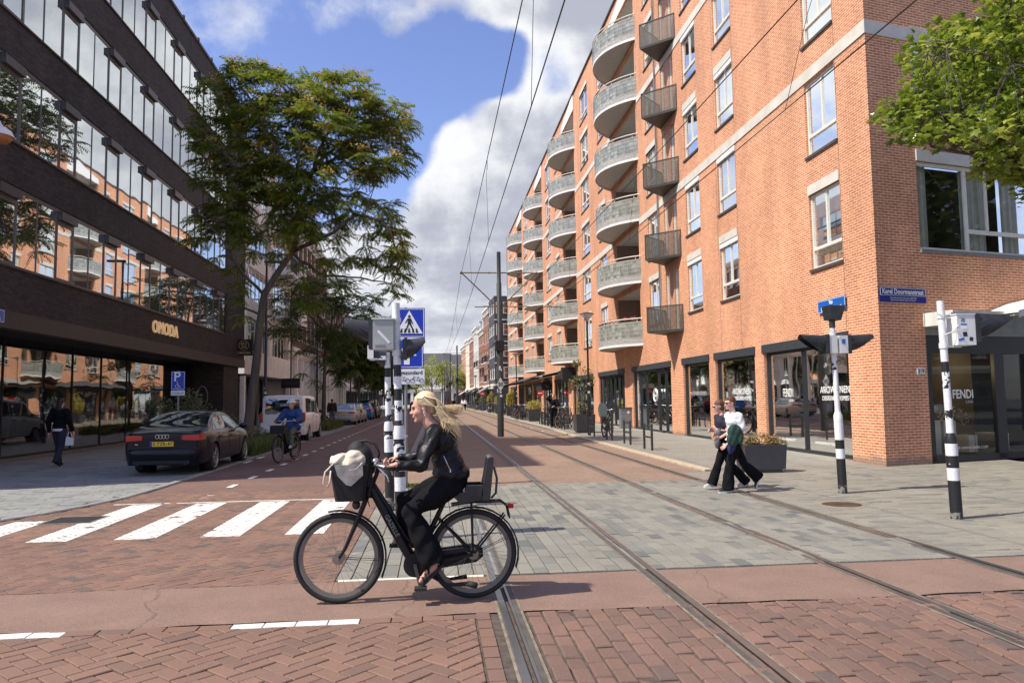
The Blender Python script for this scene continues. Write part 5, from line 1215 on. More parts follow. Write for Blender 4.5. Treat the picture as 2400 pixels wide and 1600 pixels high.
while c_<1650:
    x,y=rng.uniform(2060,3100),rng.uniform(-260,480)
    if not inpoly(x,y,PM): continue
    if x>2500 and rng.random()<.6: continue
    edge=min(1,max(0,(x-2060)/200)); dd=11.0+rng.gauss(0,1)*(.35+.75*edge)-.4
    if y>320: dd=10.4+rng.gauss(0,.4)
    e=AY(x,y,max(8.3,min(13.2,dd))); nn=min(nodes,key=lambda q:(q-e).length); tw.tube([nn,nn.lerp(e,.5)+Vector((0,0,.08)),e],[.008,.005,.003],4,cap=False); c_+=1
    if c_%4==0: nodes.append(nn.lerp(e,.6))
    for k in range(rng.randint(8,12)):
        maple_leaf(lf,rng,e+Vector((rng.gauss(0,.11),rng.gauss(0,.11),rng.gauss(0,.08))),rng.uniform(.075,.155))
tw.build('twigs',twigm,t,world=True,fix=False); lf.build('crown',L_map,t,world=True,fix=False)
# shrubs, grasses, planters
def leafclump(mb,rng,c,r,n,s,h=None,shell=.3):
    for i in range(n):
        v=Vector((rng.gauss(0,1),rng.gauss(0,1),rng.gauss(0,1))).normalized()*rng.uniform(shell,1)**.6; p=Vector(c)+Vector((v.x*r[0],v.y*r[1],v.z*r[2])); k=s*rng.uniform(.6,1.3)
        u=Vector((rng.gauss(0,1),rng.gauss(0,1),rng.gauss(0,.7)+.2)).normalized(); w=u.orthogonal().normalized(); mb.add([p-u*k*.5,p+w*k*.28,p+u*k*.5,p-w*k*.28],[(0,1,2,3)])
def shrub(name,label,loc,blobs,m,s=.07,stems=8,n=500,group=None,seed=1,cat='shrub'):
    rg=random.Random(seed); t=thing(name,label,cat,loc,0,group); lf=MB(); st=MB()
    for c,r in blobs: leafclump(lf,rg,c,r,n,s)
    for i in range(stems):
        c,r=rg.choice(blobs); st.tube([(c[0]*.2+rg.uniform(-.1,.1),c[1]*.2+rg.uniform(-.1,.1),0),(c[0]*.7,c[1]*.7,c[2]*.6),(c[0]+rg.uniform(-r[0],r[0])*.6,c[1]+rg.uniform(-r[1],r[1])*.6,c[2]+r[2]*.7)],[.014,.01,.004],5)
    lf.build('foliage',m,t,fix=False); st.build('stems',twigm,t); return t
sheet('planting_soil',-8.2,-5.55,24.2,31.5,.03,mat('soil',(.06,.045,.03),.95,var=.4,vs=8,bump=.4))
shrub('shrub','tall grey green shrub behind the roof of the parked black car',(-8.4,26.5,0),[((-.6,0,.9),(.7,.8,.8)),((.3,.3,1.1),(.7,.8,.8)),((.2,-.2,1.7),(.45,.5,.5)),((1.1,.5,.8),(.6,.7,.7)),((-.9,.2,1.5),(.5,.5,.5))],L_shr,.09,12,420,seed=3)
shrub('shrub','low leafy shrub under the leaning tree, right of the tall shrub',(-6.9,27.6,0),[((0,-.5,.5),(.6,.6,.5)),((-.4,.3,.7),(.5,.6,.5)),((.4,.5,.45),(.5,.6,.4))],L_shr,.08,8,420,seed=4)
def grass(name,label,x0,x1,y0,y1,n,h,m=L_gr,seed=1):
    rg=random.Random(seed); mb=MB()
    for i in range(n):
        x,y=rg.uniform(x0,x1),rg.uniform(y0,y1); hh=h*rg.uniform(.4,1.15); a=rg.uniform(0,2*PI); d=Vector((math.cos(a),math.sin(a),0)); b=d*hh*rg.uniform(.1,.6); w=Vector((-d.y,d.x,0))*.012*rg.uniform(.8,2.2)
        p=Vector((x,y,.02)); q=p+b*.35+Vector((0,0,hh*.6)); r=p+b+Vector((0,0,hh)); mb.add([p-w,p+w,q+w*.8,q-w*.8,r],[(0,1,2,3),(3,2,4)])
    o=mb.build(name,m,fix=False); tag(o,label,'grass',kind='stuff'); return o
grass('tall_grass','tall green grass growing in the planting bed beside the road',-7.6,-5.62,24.4,31.2,9000,.42)
grass('tall_grass','grass tuft around the second street tree behind the van',-7.3,-5.9,43.5,50,3000,.5,seed=2)
grass('tall_grass','grass around the third street tree between parked cars',-7.2,-5.9,60.5,64.5,1600,.6,seed=3)
grass('tall_grass','grass and weeds behind the dark parked car',-7.4,-5.7,76,82,1800,1.2,seed=4)
grass('tall_grass','weeds at the foot of the sign post on the refuge',-.8,-.3,14.5,14.75,160,.07,seed=5)
plm=mat('planter_black',(.045,.044,.05),.5,var=.12)
def planter(label,loc,w,d,h,group='dark planters on the pavement',kind=0,rz=0):
    t=thing('planter',label,'planter',loc,rz,group); mb=MB(); tp=1.08
    vs=[(-w/2,-d/2,.07),(w/2,-d/2,.07),(w/2,d/2,.07),(-w/2,d/2,.07)]+[(-w/2*tp,-d/2*tp,h),(w/2*tp,-d/2*tp,h),(w/2*tp,d/2*tp,h),(-w/2*tp,d/2*tp,h)]+[(-w/2*tp+.05,-d/2*tp+.05,h),(w/2*tp-.05,-d/2*tp+.05,h),(w/2*tp-.05,d/2*tp-.05,h),(-w/2*tp+.05,d/2*tp-.05,h)]
    mb.add(vs,[(0,1,5,4),(1,2,6,5),(2,3,7,6),(3,0,4,7),(4,5,9,8),(5,6,10,9),(6,7,11,10),(7,4,8,11),(3,2,1,0)]); mb.box(-w/2*.85,w/2*.85,-d/2*.85,d/2*.85,0,.07); mb.build('pot',plm,t)
    mb=MB(); mb.quad((-w/2,-d/2,h-.06),(w/2,-d/2,h-.06),(w/2,d/2,h-.06),(-w/2,d/2,h-.06)); mb.build('soil',joint,t,fix=False); return t
planter('wide low dark planter behind the walking couple',(7.1,15.95,0),.88,.52,.60)
shrub('planter_shrub','bronze green shrub growing in the wide low planter behind the couple',(7.12,15.95,.52),[((-.35,0,.1),(.28,.24,.18)),((0,0,.15),(.3,.24,.2)),((.35,0,.1),(.26,.24,.2))],L_brn,.06,14,420,seed=7,cat='plant')
planter('tall square planter with a slender tree beside the lamp post',(7.05,35.3,.04),.85,.85,.85)
t=shrub('planter_tree','slender leafy tree standing in the square planter by the lamp post',(7.05,35.3,.7),[((-.1,0,.5),(.28,.3,.35)),((.15,0,1.2),(.3,.3,.4)),((-.35,.1,1.7),(.35,.3,.35)),((.05,0,2.1),(.4,.35,.35)),((-.3,0,2.6),(.25,.25,.2)),((.35,0,1.75),(.25,.3,.3))],leafmat('olive_leaf',(.10,.11,.03),(.22,.22,.07),.35),.12,10,95,seed=8,cat='plant')
planter('square planter with a round clipped bush, left of the crowded bike racks',(7.15,54.2,.04),.8,.8,.85)
shrub('planter_shrub','round yellow green bush in the planter left of the crowded bike racks',(7.15,54.2,.8),[((0,0,.35),(.62,.5,.42))],L_yel,.1,6,700,seed=9,cat='plant')
for i,(y,x,h) in enumerate(((73,7.4,1.9),(86,7.3,1.6),(97,7.2,1.9),(109,7.0,1.7),(121,6.8,1.8))):
    ls=['golden bamboo in a dark planter between the bike racks','golden bamboo in a dark planter, second beyond the tram pole','golden bush in a dark planter, third beyond the tram pole','green gold bush in a far planter, fourth beyond the tram pole','farthest green bush in a planter on the sunny terrace']
    planter(['dark planter holding golden bamboo between the bike racks','dark planter holding the second golden bamboo beyond the tram pole','third dark planter beyond the tram pole','fourth dark planter beyond the tram pole','farthest dark planter on the sunny terrace'][i],(x,y,.04),.9,.8,.8)
    shrub('planter_shrub',ls[i],(x,y,.75),[((0,0,.4*h),(.4,.4,.4*h)),((.1,0,.75*h),(.25,.25,.25*h)),((-.25,0,.45*h),(.25,.3,.35*h))],L_yel if i<3 else L_shr,.16,6,230,seed=20+i,cat='plant')
# ---------------- signal poles, signs, lamps, tram poles, wires ----------------
def peel(name,a,b,thr,sc):
    m,nt,bs,out=newmat(name); N=nt.nodes.new; L=nt.links.new; tc=N('ShaderNodeTexCoord'); n=N('ShaderNodeTexNoise'); n.inputs['Scale'].default_value=sc; n.inputs['Detail'].default_value=3; n.inputs['Distortion'].default_value=.6
    L(tc.outputs['Object'],n.inputs['Vector']); mr=N('ShaderNodeMapRange'); L(n.outputs['Fac'],mr.inputs[0]); mr.inputs[1].default_value=thr; mr.inputs[2].default_value=thr+.008
    mx=N('ShaderNodeMix'); mx.data_type='RGBA'; L(mr.outputs[0],mx.inputs[0]); mx.inputs[6].default_value=c4(a); mx.inputs[7].default_value=c4(b)
    n2=N('ShaderNodeTexNoise'); n2.inputs['Scale'].default_value=40; n2.inputs['Detail'].default_value=4; L(tc.outputs['Object'],n2.inputs['Vector']); m2=N('ShaderNodeMapRange'); L(n2.outputs['Fac'],m2.inputs[0]); m2.inputs[1].default_value=.35; m2.inputs[2].default_value=.75; m2.inputs[3].default_value=.85; m2.inputs[4].default_value=1.1
    s=N('ShaderNodeVectorMath'); s.operation='SCALE'; L(mx.outputs[2],s.inputs[0]); L(m2.outputs[0],s.inputs[3]); L(s.outputs[0],bs.inputs['Base Color']); bs.inputs['Roughness'].default_value=.5; return m
PW=peel('pole_white',(.76,.76,.75),(.5,.49,.47),.70,9); PK=peel('pole_black',(.014,.014,.015),(.6,.6,.58),.74,16)
PP=peel('peeled_band',(.76,.76,.75),(.014,.014,.015),.50,13); PG=peel('pole_base_worn',(.22,.21,.19),(.03,.03,.03),.5,14)
PALE=mat('signal_box_white',(.70,.70,.67),.5,var=.07,vs=5); VIS=mat('signal_visor_black',(.028,.028,.03),.42,var=.3,vs=8)
def hood(mb,o,d,Ln,r0,r1,m=0,sy=1.25):
    """sun visor: open tube whose lower half is cut away towards the tip"""
    o=Vector(o); d=Vector(d).normalized(); sd=d.cross(Vector((0,0,1))).normalized(); up_=sd.cross(d); rings=[]; n=14
    for i in range(8):
        t=i/7; r=r0+(r1-r0)*t; half=PI*(1-.62*t**1.2); ring=[]
        for j in range(n+1):
            a=-half+2*half*j/n; ring.append(o+d*Ln*t+sd*math.sin(a)*r+up_*(math.cos(a)*r*sy+.03*t))
        rings.append(ring)
    vs=[v for g in rings for v in g]; k=n+1; fs=[(i*k+j,i*k+j+1,(i+1)*k+j+1,(i+1)*k+j) for i in range(7) for j in range(n)]
    mb.add(vs,fs,m); mb.add([o+sd*math.sin(2*PI*j/n)*r0+up_*math.cos(2*PI*j/n)*r0*sy for j in range(n)],[tuple(range(n))],m)
def signalpole(label,base,top,bands,rl,ru,zs,lean=(0,0)):
    """bands: list of (z0,z1,material index) white/black/peeled/worn"""
    t=thing('signal_pole',label,'traffic signal',base,0); lx,ly=lean
    P=lambda z:(lx*z/top,ly*z/top)
    def seg(z0,z1,m,n=20,ra=None):
        mb=MB(); zz=[z0]; 
        rr_=lambda z: rl if z<zs-.06 else (ru if z>zs+.02 else rl+(ru-rl)*(z-zs+.06)/.08)
        k=max(1,int((z1-z0)/.06)); pts=[(z0+(z1-z0)*i/k) for i in range(k+1)]
        pr=[(*P(z),z) for z in pts]; mb.tube(pr,[rr_(z) for z in pts],n,0,cap=True); return mb
    mb=MB(); k=0
    for z0,z1,m in bands:
        s=seg(z0,z1,m); b=len(mb.v); mb.v+=s.v; 
        for f in s.f: mb.f.append([b+i for i in f]); mb.m.append(m)
    mb.build('pole',[PW,PK,PP,PG],t,smooth=True,sharp=40)
    return t,P
grpS=None
# pole by the corner with two heads and a detector
t,P=signalpole('striped signal pole with two visored heads and a black detector on top',(6.855,12.21,0),2.9,[(0,.145,3),(.145,.58,1),(.58,.745,0),(.745,.895,1),(.895,1.37,0),(1.37,2.08,0),(2.08,2.23,2),(2.23,2.88,0)],.073,.044,1.36,(-.055,0))
mb=MB(); mb.lathe([(.05,0),(.052,.12),(.05,.14)],(P(2.85)[0],0,2.8),16); mb.prism([(-.07,0),(.10,-.02),(.19,.24),(-.10,.24)],(0,.26,0),o=(-.06,-.13,2.94)); mb.build('detector',VIS,t)
for s,x0 in((-1,-.08),(1,.02)):
    hb=MB(); hb.box(x0-.02 if s>0 else x0-.10,x0+.13 if s>0 else x0+.04,-.12,.10,2.36,2.66); o=hb.build('signal_head',PALE,t); vb=MB(); c=(x0+(.13 if s>0 else -.10),0,2.53); vb.box(c[0] if s>0 else c[0]-.06,c[0]+.06 if s>0 else c[0],-.13,.11,2.35,2.67)
    hood(vb,(c[0]+.05*s,0,2.53),(s,-.10,.05),.44,.115,.085); v=vb.build('visor',VIS,None,fix=False); v.parent=o
mb=MB(); mb.box(.04,.10,-.125,-.122,2.52,2.60); mb.build('sticker',mat('sticker_blue',(.02,.12,.5),.4),t)
mb=MB(); mb.lathe([(.05,2.33),(.053,2.33),(.053,2.39),(.05,2.39)],(P(2.3)[0],0,0),16); mb.lathe([(.05,2.68),(.053,2.68),(.053,2.73),(.05,2.73)],(P(2.7)[0],0,0),16); mb.build('clamp',PALE,t)
# right pole with one large head
t,P=signalpole('striped signal pole nearest the right edge with a single white box head covered in stickers',(6.87,9.44,0),2.9,[(0,.09,3),(.09,.505,1),(.505,.67,0),(.67,.83,1),(.83,.99,0),(.99,1.13,1),(1.13,1.31,0),(1.31,1.44,2),(1.44,1.72,0),(1.72,1.94,2),(1.94,2.08,1),(2.08,2.90,0)],.075,.046,1.12,(-.06,0))
mb=MB(); mb.box(.07,.33,-.13,.12,2.32,2.70); o=mb.build('signal_head',PALE,t)
mb=MB(); mb.box(.06,.34,-.14,.13,2.70,2.715); mb.box(.07,.33,-.13,.12,2.295,2.32); q=mb.build('head_edge',PALE,None); q.parent=o
vb=MB(); vb.box(.33,.40,-.14,.13,2.34,2.71); hood(vb,(.39,0,2.55),(1,-.06,.06),.52,.15,.075); v=vb.build('visor',VIS,None,fix=False); v.parent=o
for x,z,w,h,c in((.155,2.63,.05,.05,'grey'),(.165,2.57,.09,.02,'blue'),(.175,2.53,.08,.05,'white'),(.175,2.44,.06,.06,'black'),(.12,2.37,.08,.03,'blue'),(.26,2.375,.05,.05,'black')):
    mb=MB(); mb.obox((x,-.1315,z),(w,.002,h),Matrix.Rotation(random.uniform(-.3,.3),3,'Y')); q=mb.build('sticker',{'grey':MT['midgrey'],'blue':bpy.data.materials['sticker_blue'],'white':MT['white'],'black':MT['black']}[c],None); q.parent=o
mb=MB(); mb.box(-.0,.08,-.02,.02,2.66,2.69); mb.box(-.0,.2,-.02,.02,2.27,2.29); mb.tube([(.09,-.13,2.56),(.0,-.12,2.47),(-.06,-.06,2.44)],.006,5); mb.lathe([(.05,2.66),(.056,2.66),(.056,2.71),(.05,2.71)],(P(2.7)[0],0,0),16); mb.lathe([(.05,2.26),(.057,2.26),(.057,2.33),(.05,2.33)],(P(2.3)[0],0,0),16); mb.build('clamp',PALE,t)
# front pole on the refuge
t,P=signalpole('front striped signal pole with a large grey box, right behind the cyclist',(-.40,9.18,0),2.84,[(0,.12,3),(.12,.585,1),(.585,.75,0),(.75,.82,1),(.82,1.05,0),(1.05,1.20,2),(1.20,1.36,0),(1.36,1.42,2),(1.42,1.52,0),(1.52,1.62,2),(1.62,1.66,0),(1.66,1.80,1),(1.80,1.95,0),(1.95,2.09,1),(2.09,2.84,0)],.067,.046,1.38,(-.062,0))
mb=MB(); mb.box(-.33,-.085,-.13,.12,2.27,2.63); o=mb.build('signal_head',mat('weathered_grey_box',(.36,.37,.35),.5,var=.15,vs=5),t); mb=MB(); mb.box(-.345,-.07,-.145,.135,2.63,2.645); q=mb.build('head_lid',PALE,None); q.parent=o
mb=MB(); mb.obox((-.20,-.1315,2.42),(.03,.002,.2),Matrix.Rotation(-.75,3,'Y')); q=mb.build('sticker',MT['white'],None); q.parent=o
mb=MB(); mb.obox((-.24,-.1315,2.31),(.12,.002,.03)); q=mb.build('sticker',MT['midgrey'],None); q.parent=o
vb=MB(); vb.box(-.38,-.33,-.13,.12,2.28,2.63); hood(vb,(-.38,0,2.50),(-1,-.05,.03),.30,.125,.12,sy=1.0); v=vb.build('visor',VIS,None,fix=False); v.parent=o
mb=MB(); mb.box(.02,.07,-.09,.10,2.15,2.40); o=mb.build('signal_head',VIS,t); vb=MB(); hood(vb,(.06,0,2.28),(1,-.02,.10),.24,.095,.07); v=vb.build('visor',VIS,None,fix=False); v.parent=o
mb=MB(); mb.lathe([(.05,2.6),(.056,2.6),(.056,2.66),(.05,2.66)],(P(2.6)[0],0,0),16); mb.lathe([(.05,2.20),(.06,2.20),(.06,2.27),(.05,2.27)],(P(2.2)[0],0,0),16); mb.box(-.1,0,-.02,.02,2.6,2.64); mb.build('clamp',PALE,t)
# rear pole
t,P=signalpole('rear striped signal pole on the refuge, slightly lower, half hidden by the front one',(-.68,11.67,0),2.40,[(0,.2,3),(.2,.88,1),(.88,1.08,0),(1.08,1.2,2),(1.2,1.34,0),(1.34,1.45,2),(1.45,1.63,0),(1.63,1.85,2),(1.85,2.02,0),(2.02,2.16,1),(2.16,2.40,0)],.07,.046,1.36,(-.04,0))
mb=MB(); mb.box(-.30,-.06,-.1,.1,2.28,2.34); mb.box(-.33,-.24,-.12,.12,2.30,2.50); o=mb.build('signal_head',PALE,t); vb=MB(); hood(vb,(-.08,0,2.30),(-1,-.15,.22),.28,.10,.075); hood(vb,(.04,0,2.30),(1,.3,0),.2,.09,.07); v=vb.build('visor',VIS,None,fix=False); v.parent=o
# sign post
t=thing('sign_post','thin grey post carrying two blue square traffic signs and a white plate on the refuge','traffic sign',(-.55,14.66,0))
mb=MB(); mb.cyl((0,.03,0),(0,.03,3.46),.03,n=12); mb.build('post',MT['midgrey'],t,smooth=True,sharp=40); mb=MB(); mb.lathe([(.031,.95),(.036,.95),(.036,1.0),(.031,1.0)],(0,.03,0),12); mb.lathe([(.031,2.0),(.036,2.0),(.036,2.04),(.031,2.04)],(0,.03,0),12); mb.build('clamp',MT['steel'],t)
def plate(z0,z1,cx,w,m,border=True,name='sign_plate',col=None):
    mb=MB(); r=.03; mb.box(cx-w/2,cx+w/2,-.012,-.002,z0,z1); o=mb.build(name,m,t)
    if border:
        b=MB(); e=.018; q=.011
        for x0,x1,a,c in((cx-w/2+e,cx+w/2-e,z1-e-q,z1-e),(cx-w/2+e,cx+w/2-e,z0+e,z0+e+q),(cx-w/2+e,cx-w/2+e+q,z0+e+q,z1-e-q),(cx+w/2-e-q,cx+w/2-e,z0+e+q,z1-e-q)): b.box(x0,x1,-.0145,-.0125,a,c)
        q=b.build('border',wtxt,None); q.parent=o
    return o
sgb=mat('traffic_blue',(.004,.03,.42),.35,var=.03); cx=.07
o=plate(2.87,3.45,cx,.60,sgb); mb=MB(); mb.prism([(cx-.26,2.95),(cx+.26,2.95),(cx,3.40)],(0,-.003,0),o=(0,-.0135,0)); q=mb.build('triangle',wtxt,None); q.parent=o
mb=MB(); yy=-.018
def flat(poly): mb.prism(poly,(0,-.002,0),o=(0,yy,0))
for i,x in enumerate((-.17,-.095,-.015,.065,.14)): flat([(cx+x-.012,2.965),(cx+x+.035,2.965),(cx+x+.022-(.008*(i-2)),3.05),(cx+x+.0-(.008*(i-2))*1.0,3.05)])
flat([(cx+.026*math.cos(a*PI/6),3.285+.026*math.sin(a*PI/6)) for a in range(12)])
flat([(cx-.03,3.25),(cx+.03,3.25),(cx+.035,3.13),(cx-.03,3.13)]); flat([(cx-.03,3.14),(cx+.0,3.14),(cx-.055,3.0),(cx-.08,3.0)]); flat([(cx+.0,3.14),(cx+.035,3.14),(cx+.09,3.0),(cx+.065,3.0)]); flat([(cx-.03,3.25),(cx-.02,3.22),(cx-.07,3.15),(cx-.085,3.16)]); flat([(cx+.03,3.25),(cx+.02,3.22),(cx+.06,3.13),(cx+.075,3.14)])
q=mb.build('walking_figure',MT['black'],None); q.parent=o
o=plate(2.28,2.85,cx-.02,.585,sgb); mb=MB(); c2_=cx-.05; mb.prism([(c2_-.055,2.35),(c2_+.055,2.35),(c2_+.055,2.52),(c2_+.19,2.52),(c2_,2.78),(c2_-.19,2.52),(c2_-.055,2.52)],(0,-.003,0),o=(0,-.0135,0)); q=mb.build('arrow',wtxt,None); q.parent=o
mb=MB(); mb.tube([(cx+.10,-.016,2.80),(cx+.13,-.016,2.83),(cx+.17,-.016,2.80),(cx+.2,-.016,2.83),(cx+.25,-.016,2.79),(cx+.22,-.016,2.77),(cx+.12,-.016,2.78)],.012,5); q=mb.build('sticker',wtxt,None); q.parent=o
o=plate(1.97,2.265,cx-.01,.60,MT['white'],border=False,name='plate'); q=text('uitgezonderd',.105,MT['black'],.001,bold=.002); facing(q,(cx-.01,-.014,2.19),(1,0,0),sx=.93); q.parent=o
def mini_bike(cx_,cz,s):
    mb=MB()
    for dx in(-.075,.075): mb.tube([(cx_+dx*s+.035*s*math.cos(2*PI*i/16),-.0145,cz+.035*s*math.sin(2*PI*i/16)) for i in range(16)],.0045,4,closed=True)
    for a,b in(((-.075,0),(-.05,.06)),((-.05,.06),(.03,.05)),((-.06,.04),(0,0)),((0,0),(.075,0)),((0,0),(.03,.06)),((-.06,.075),(-.04,.06)),((.02,.062),(.045,.062))): mb.bar((cx_+a[0]*s,-.0145,cz+a[1]*s),(cx_+b[0]*s,-.0145,cz+b[1]*s),.003,.006)
    q=mb.build('bicycle_symbol',MT['black'],None); q.parent=o
mini_bike(cx-.13,2.04,1.15); mini_bike(cx+.14,2.04,1.15)
# disabled parking sign
t=thing('parking_sign','blue parking sign with a white P and wheelchair, behind the black car','traffic sign',(-7.66,23.5,0))
mb=MB(); mb.cyl((0,.03,0),(0,.03,2.64),.03,n=10); mb.build('post',MT['midgrey'],t,smooth=True,sharp=40)
mb=MB(); mb.box(-.2,.2,-.01,0,2.07,2.62); o=mb.build('sign_plate',sgb,t); b=MB(); 
for x0,x1,a,c in((-.185,.185,2.595,2.605),(-.185,.185,2.085,2.095),(-.185,-.175,2.095,2.595),(.175,.185,2.095,2.595)): b.box(x0,x1,-.0125,-.0105,a,c)
q=b.build('border',wtxt,None); q.parent=o; q=text('P',.40,wtxt,.001,bold=.006); facing(q,(-.03,-.013,2.45),(1,0,0)); q.parent=o
b=MB(); b.tube([(-.03+.05*math.cos(a*.5+2.0),-.014,2.17+.05*math.sin(a*.5+2.0)) for a in range(10)],.006,5); b.tube([(-.02,-.014,2.27),(-.015,-.014,2.19),(.03,-.014,2.19),(.055,-.014,2.13),(.075,-.014,2.135)],.008,5); b.tube([(-.015,-.014,2.24),(.025,-.014,2.235)],.006,5); b.ell((-.022,-.014,2.295),(.014,.004,.014)); q=b.build('wheelchair_symbol',wtxt,None); q.parent=o
mb=MB(); mb.box(-.2,.2,-.01,0,1.90,2.05); o=mb.build('plate',MT['white'],t); q=text('3-TZR-47',.085,MT['black'],.001); facing(q,(.0,-.012,1.965),(1,0,0)); q.parent=o
# street lamps
def lamp(label,loc,h=5.3,group='black lamp posts along the right pavement'):
    t=thing('street_lamp',label,'street lamp',loc,0,group); mb=MB(); mb.tube([(0,0,0),(0,0,1.1),(0,0,1.12),(0,0,h-.35)],[.075,.072,.05,.042],10); mb.build('pole',MT['black'],t,smooth=True,sharp=40)
    mb=MB(); mb.lathe([(.03,h-.36),(.07,h-.33),(.09,h-.25),(.30,h-.06),(.30,h-.045)],n=20); mb.build('lamp_glass',mat('lamp_glass_pale',(.55,.5,.42),.2) if 'lamp_glass_pale' not in bpy.data.materials else bpy.data.materials['lamp_glass_pale'],t,smooth=True)
    mb=MB(); mb.lathe([(.31,h-.05),(.32,h-.03),(.12,h+.04),(0,h+.05)],n=20); mb.build('lamp_cap',MT['darkgrey'],t)
    return t
l1=lamp('black lamp post with a conical glass head beside the square planter',(6.72,32.5,.04),5.35)
mb=MB(); mb.box(-.05,.05,-.062,-.06,1.82,1.92); mb.box(-.04,.05,-.062,-.06,2.2,2.28); mb.build('sticker',MT['white'],l1)
copy_tree(l1,(6.73,61.7,.04),label='second black lamp post, rising from the far bike racks before the brick piers'); copy_tree(l1,(6.6,90,.04),label='third black lamp post, left of the near tram pole'); copy_tree(l1,(6.4,118,.04),label='farthest black lamp post on the sunny pavement')
def plainpole(label,loc,h,m,sign=False):
    t=thing('lamp_post',label,'street lamp',loc,0,'tall dark posts on the shaded side'); mb=MB(); mb.tube([(0,0,0),(0,0,1.6),(0,0,1.62),(0,0,h)],[.10,.10,.075,.05],10); mb.build('pole',m,t,smooth=True,sharp=40)
    mb=MB(); mb.box(-.1,.75,-.1,.1,h,h+.09); mb.build('lamp_head',MT['darkgrey'],t)
    if sign: 
        for i in range(9): mb=MB(); mb.obox((random.uniform(-.04,.04),-.105,.7+.2*i),(.1,.004,.12),Matrix.Rotation(random.uniform(-.2,.2),3,'Y')); mb.build('sticker',MT['white' if i%2 else 'midgrey'],t)
dbl=mat('dark_blue_post',(.03,.032,.055),.45,var=.1)
plainpole('dark blue post full of stickers beside the leaning tree trunk',(-7.83,36,0),8.2,dbl,True)
plainpole('tall dark blue post between the white flats and the classical house',(-7.9,52,0),8.5,dbl); plainpole('tall dark post near the farthest parked cars',(-8.3,76,0),8.5,dbl)
# tram catenary poles
cpm=mat('tram_pole_grey',(.035,.04,.042),.45,var=.15,vs=4); brk=mat('bracket_tan',(.20,.15,.09),.6)
def trampole(label,loc,full=True,h=8.27):
    t=thing('tram_pole',label,'catenary pole',loc,0,'tram catenary poles between the tracks'); mb=MB(); mb.tube([(0,0,0),(0,0,4.3),(0,0,4.34),(0,0,6.85),(0,0,6.88),(0,0,h)],[.145,.14,.115,.11,.09,.088],14); mb.build('pole',cpm,t,smooth=True,sharp=40)
    mb=MB(); mb.box(-.19,.19,-.19,.19,3.8,4.25); mb.tube([(-.19,0,4.2),(-.3,0,4.1),(-.3,0,3.9),(-.19,0,3.85)],.015,5); mb.build('switch_box',MT['blackm'],t)
    for s in(-1,1):
        mb=MB(); mb.cyl((s*.1,0,7.32),(s*1.70,0,7.32),.028,n=6); mb.cyl((s*.12,0,5.8),(s*1.66,0,7.30),.028,n=6); mb.cyl((s*.12,0,5.8),(s*(2.9 if s>0 else 1.1),0,5.78),.022,n=6); 
        if s<0: mb.cyl((-.25,0,5.8),(-.7,0,5.80),.03,n=6)
        mb.ell((s*1.70,0,7.32),(.06,.06,.07)); mb.ell((s*.45,0,7.32),(.05,.05,.05)); mb.build('bracket',brk,t)
    return t
tp=trampole('nearest black tram pole with brackets and a diamond 20 plate standing between the tracks',(2.91,33.35,0))
mb=MB(); mb.prism([(0,2.0),(.17,2.31),(0,2.62),(-.17,2.31)],(0,-.01,0),o=(0,-.15,0)); q_=mb.build('speed_plate',MT['midgrey'] if False else mat('plate_grey',(.66,.66,.64),.5),tp); q=text('20',.24,MT['black'],.001,bold=.006); facing(q,(0,-.163,2.31),(1,0,0)); q.parent=q_
for x,z,w,h in((-.02,2.95,.09,.17),(.04,2.9,.05,.1),(-.13,1.95,.05,.15),(0,1.93,.09,.08),(.02,1.75,.11,.11)): mb=MB(); mb.box(x-w/2,x+w/2,-.152,-.148,z,z+h); mb.build('sticker',MT['white'],tp)
for i,(px,y) in enumerate(((1072,92),(1056,111),(1048,134),(1042,158),(1037,176))):
    q=AY(px,950,y); c=trampole(['second tram pole, tall grey one left of the sunny house row','third tram pole, just left of the second','fourth tram pole in the distance','fifth tram pole in the distance','farthest tram pole before the end of the street'][i],(q.x,y,0))
# overhead wires: contact and messenger wire over each track with droppers
wm=mat('copper_wire',(.03,.02,.018),.5)
def wires(label,xs,zc,zm):
    t=thing('overhead_wire',label,'overhead wire',(xs,33,0),0,'overhead tram wires'); mb=MB(); spans=[(-26,4),(4,33.35),(33.35,63),(63,92),(92,134),(134,180)] if xs<3 else [(-26,4),(4,33.35),(33.35,63),(63,92),(92,134),(134,180)]
    yN=-26; pts=[]; 
    for a,b in((-25,33.35),(33.35,92),(92,150),(150,190)):
        n=24
        m=[(xs,a+(b-a)*i/n,zm-.9*4*(i/n)*(1-i/n)*(0.25 if b<40 else 1.0)) for i in range(n+1)]; mb.tube(m,.009,5,cap=False)
        c=[(xs+.12*math.sin((a+(b-a)*i/n)*.05),a+(b-a)*i/n,zc) for i in range(n+1)]; mb.tube(c,.0085,5,cap=False)
        k=max(3,int((b-a)/8))
        for j in range(1,k):
            y=a+(b-a)*j/k; tt=(y-a)/(b-a); z=zm-.9*4*tt*(1-tt)*(0.25 if b<40 else 1.0); mb.tube([(xs,y,z),(xs,y+.3,z-.25*(z-zc)),(xs+.12*math.sin((y+1.1)*.05),y+1.1,zc)],.004,4,cap=False)
            mb.tube([(xs,y+.07*math.cos(2*PI*q/10),z-.12+.12*math.sin(2*PI*q/10)) for q in range(10)],.003,3,closed=True)
    mb.build('wire',wm,t,world=True,fix=False); return t
wires('pair of dark tram wires over the left track joined by thin droppers',1.22,5.45,7.28)
wires('pair of dark tram wires over the right track crossing in front of the brick building',4.68,5.50,6.95)
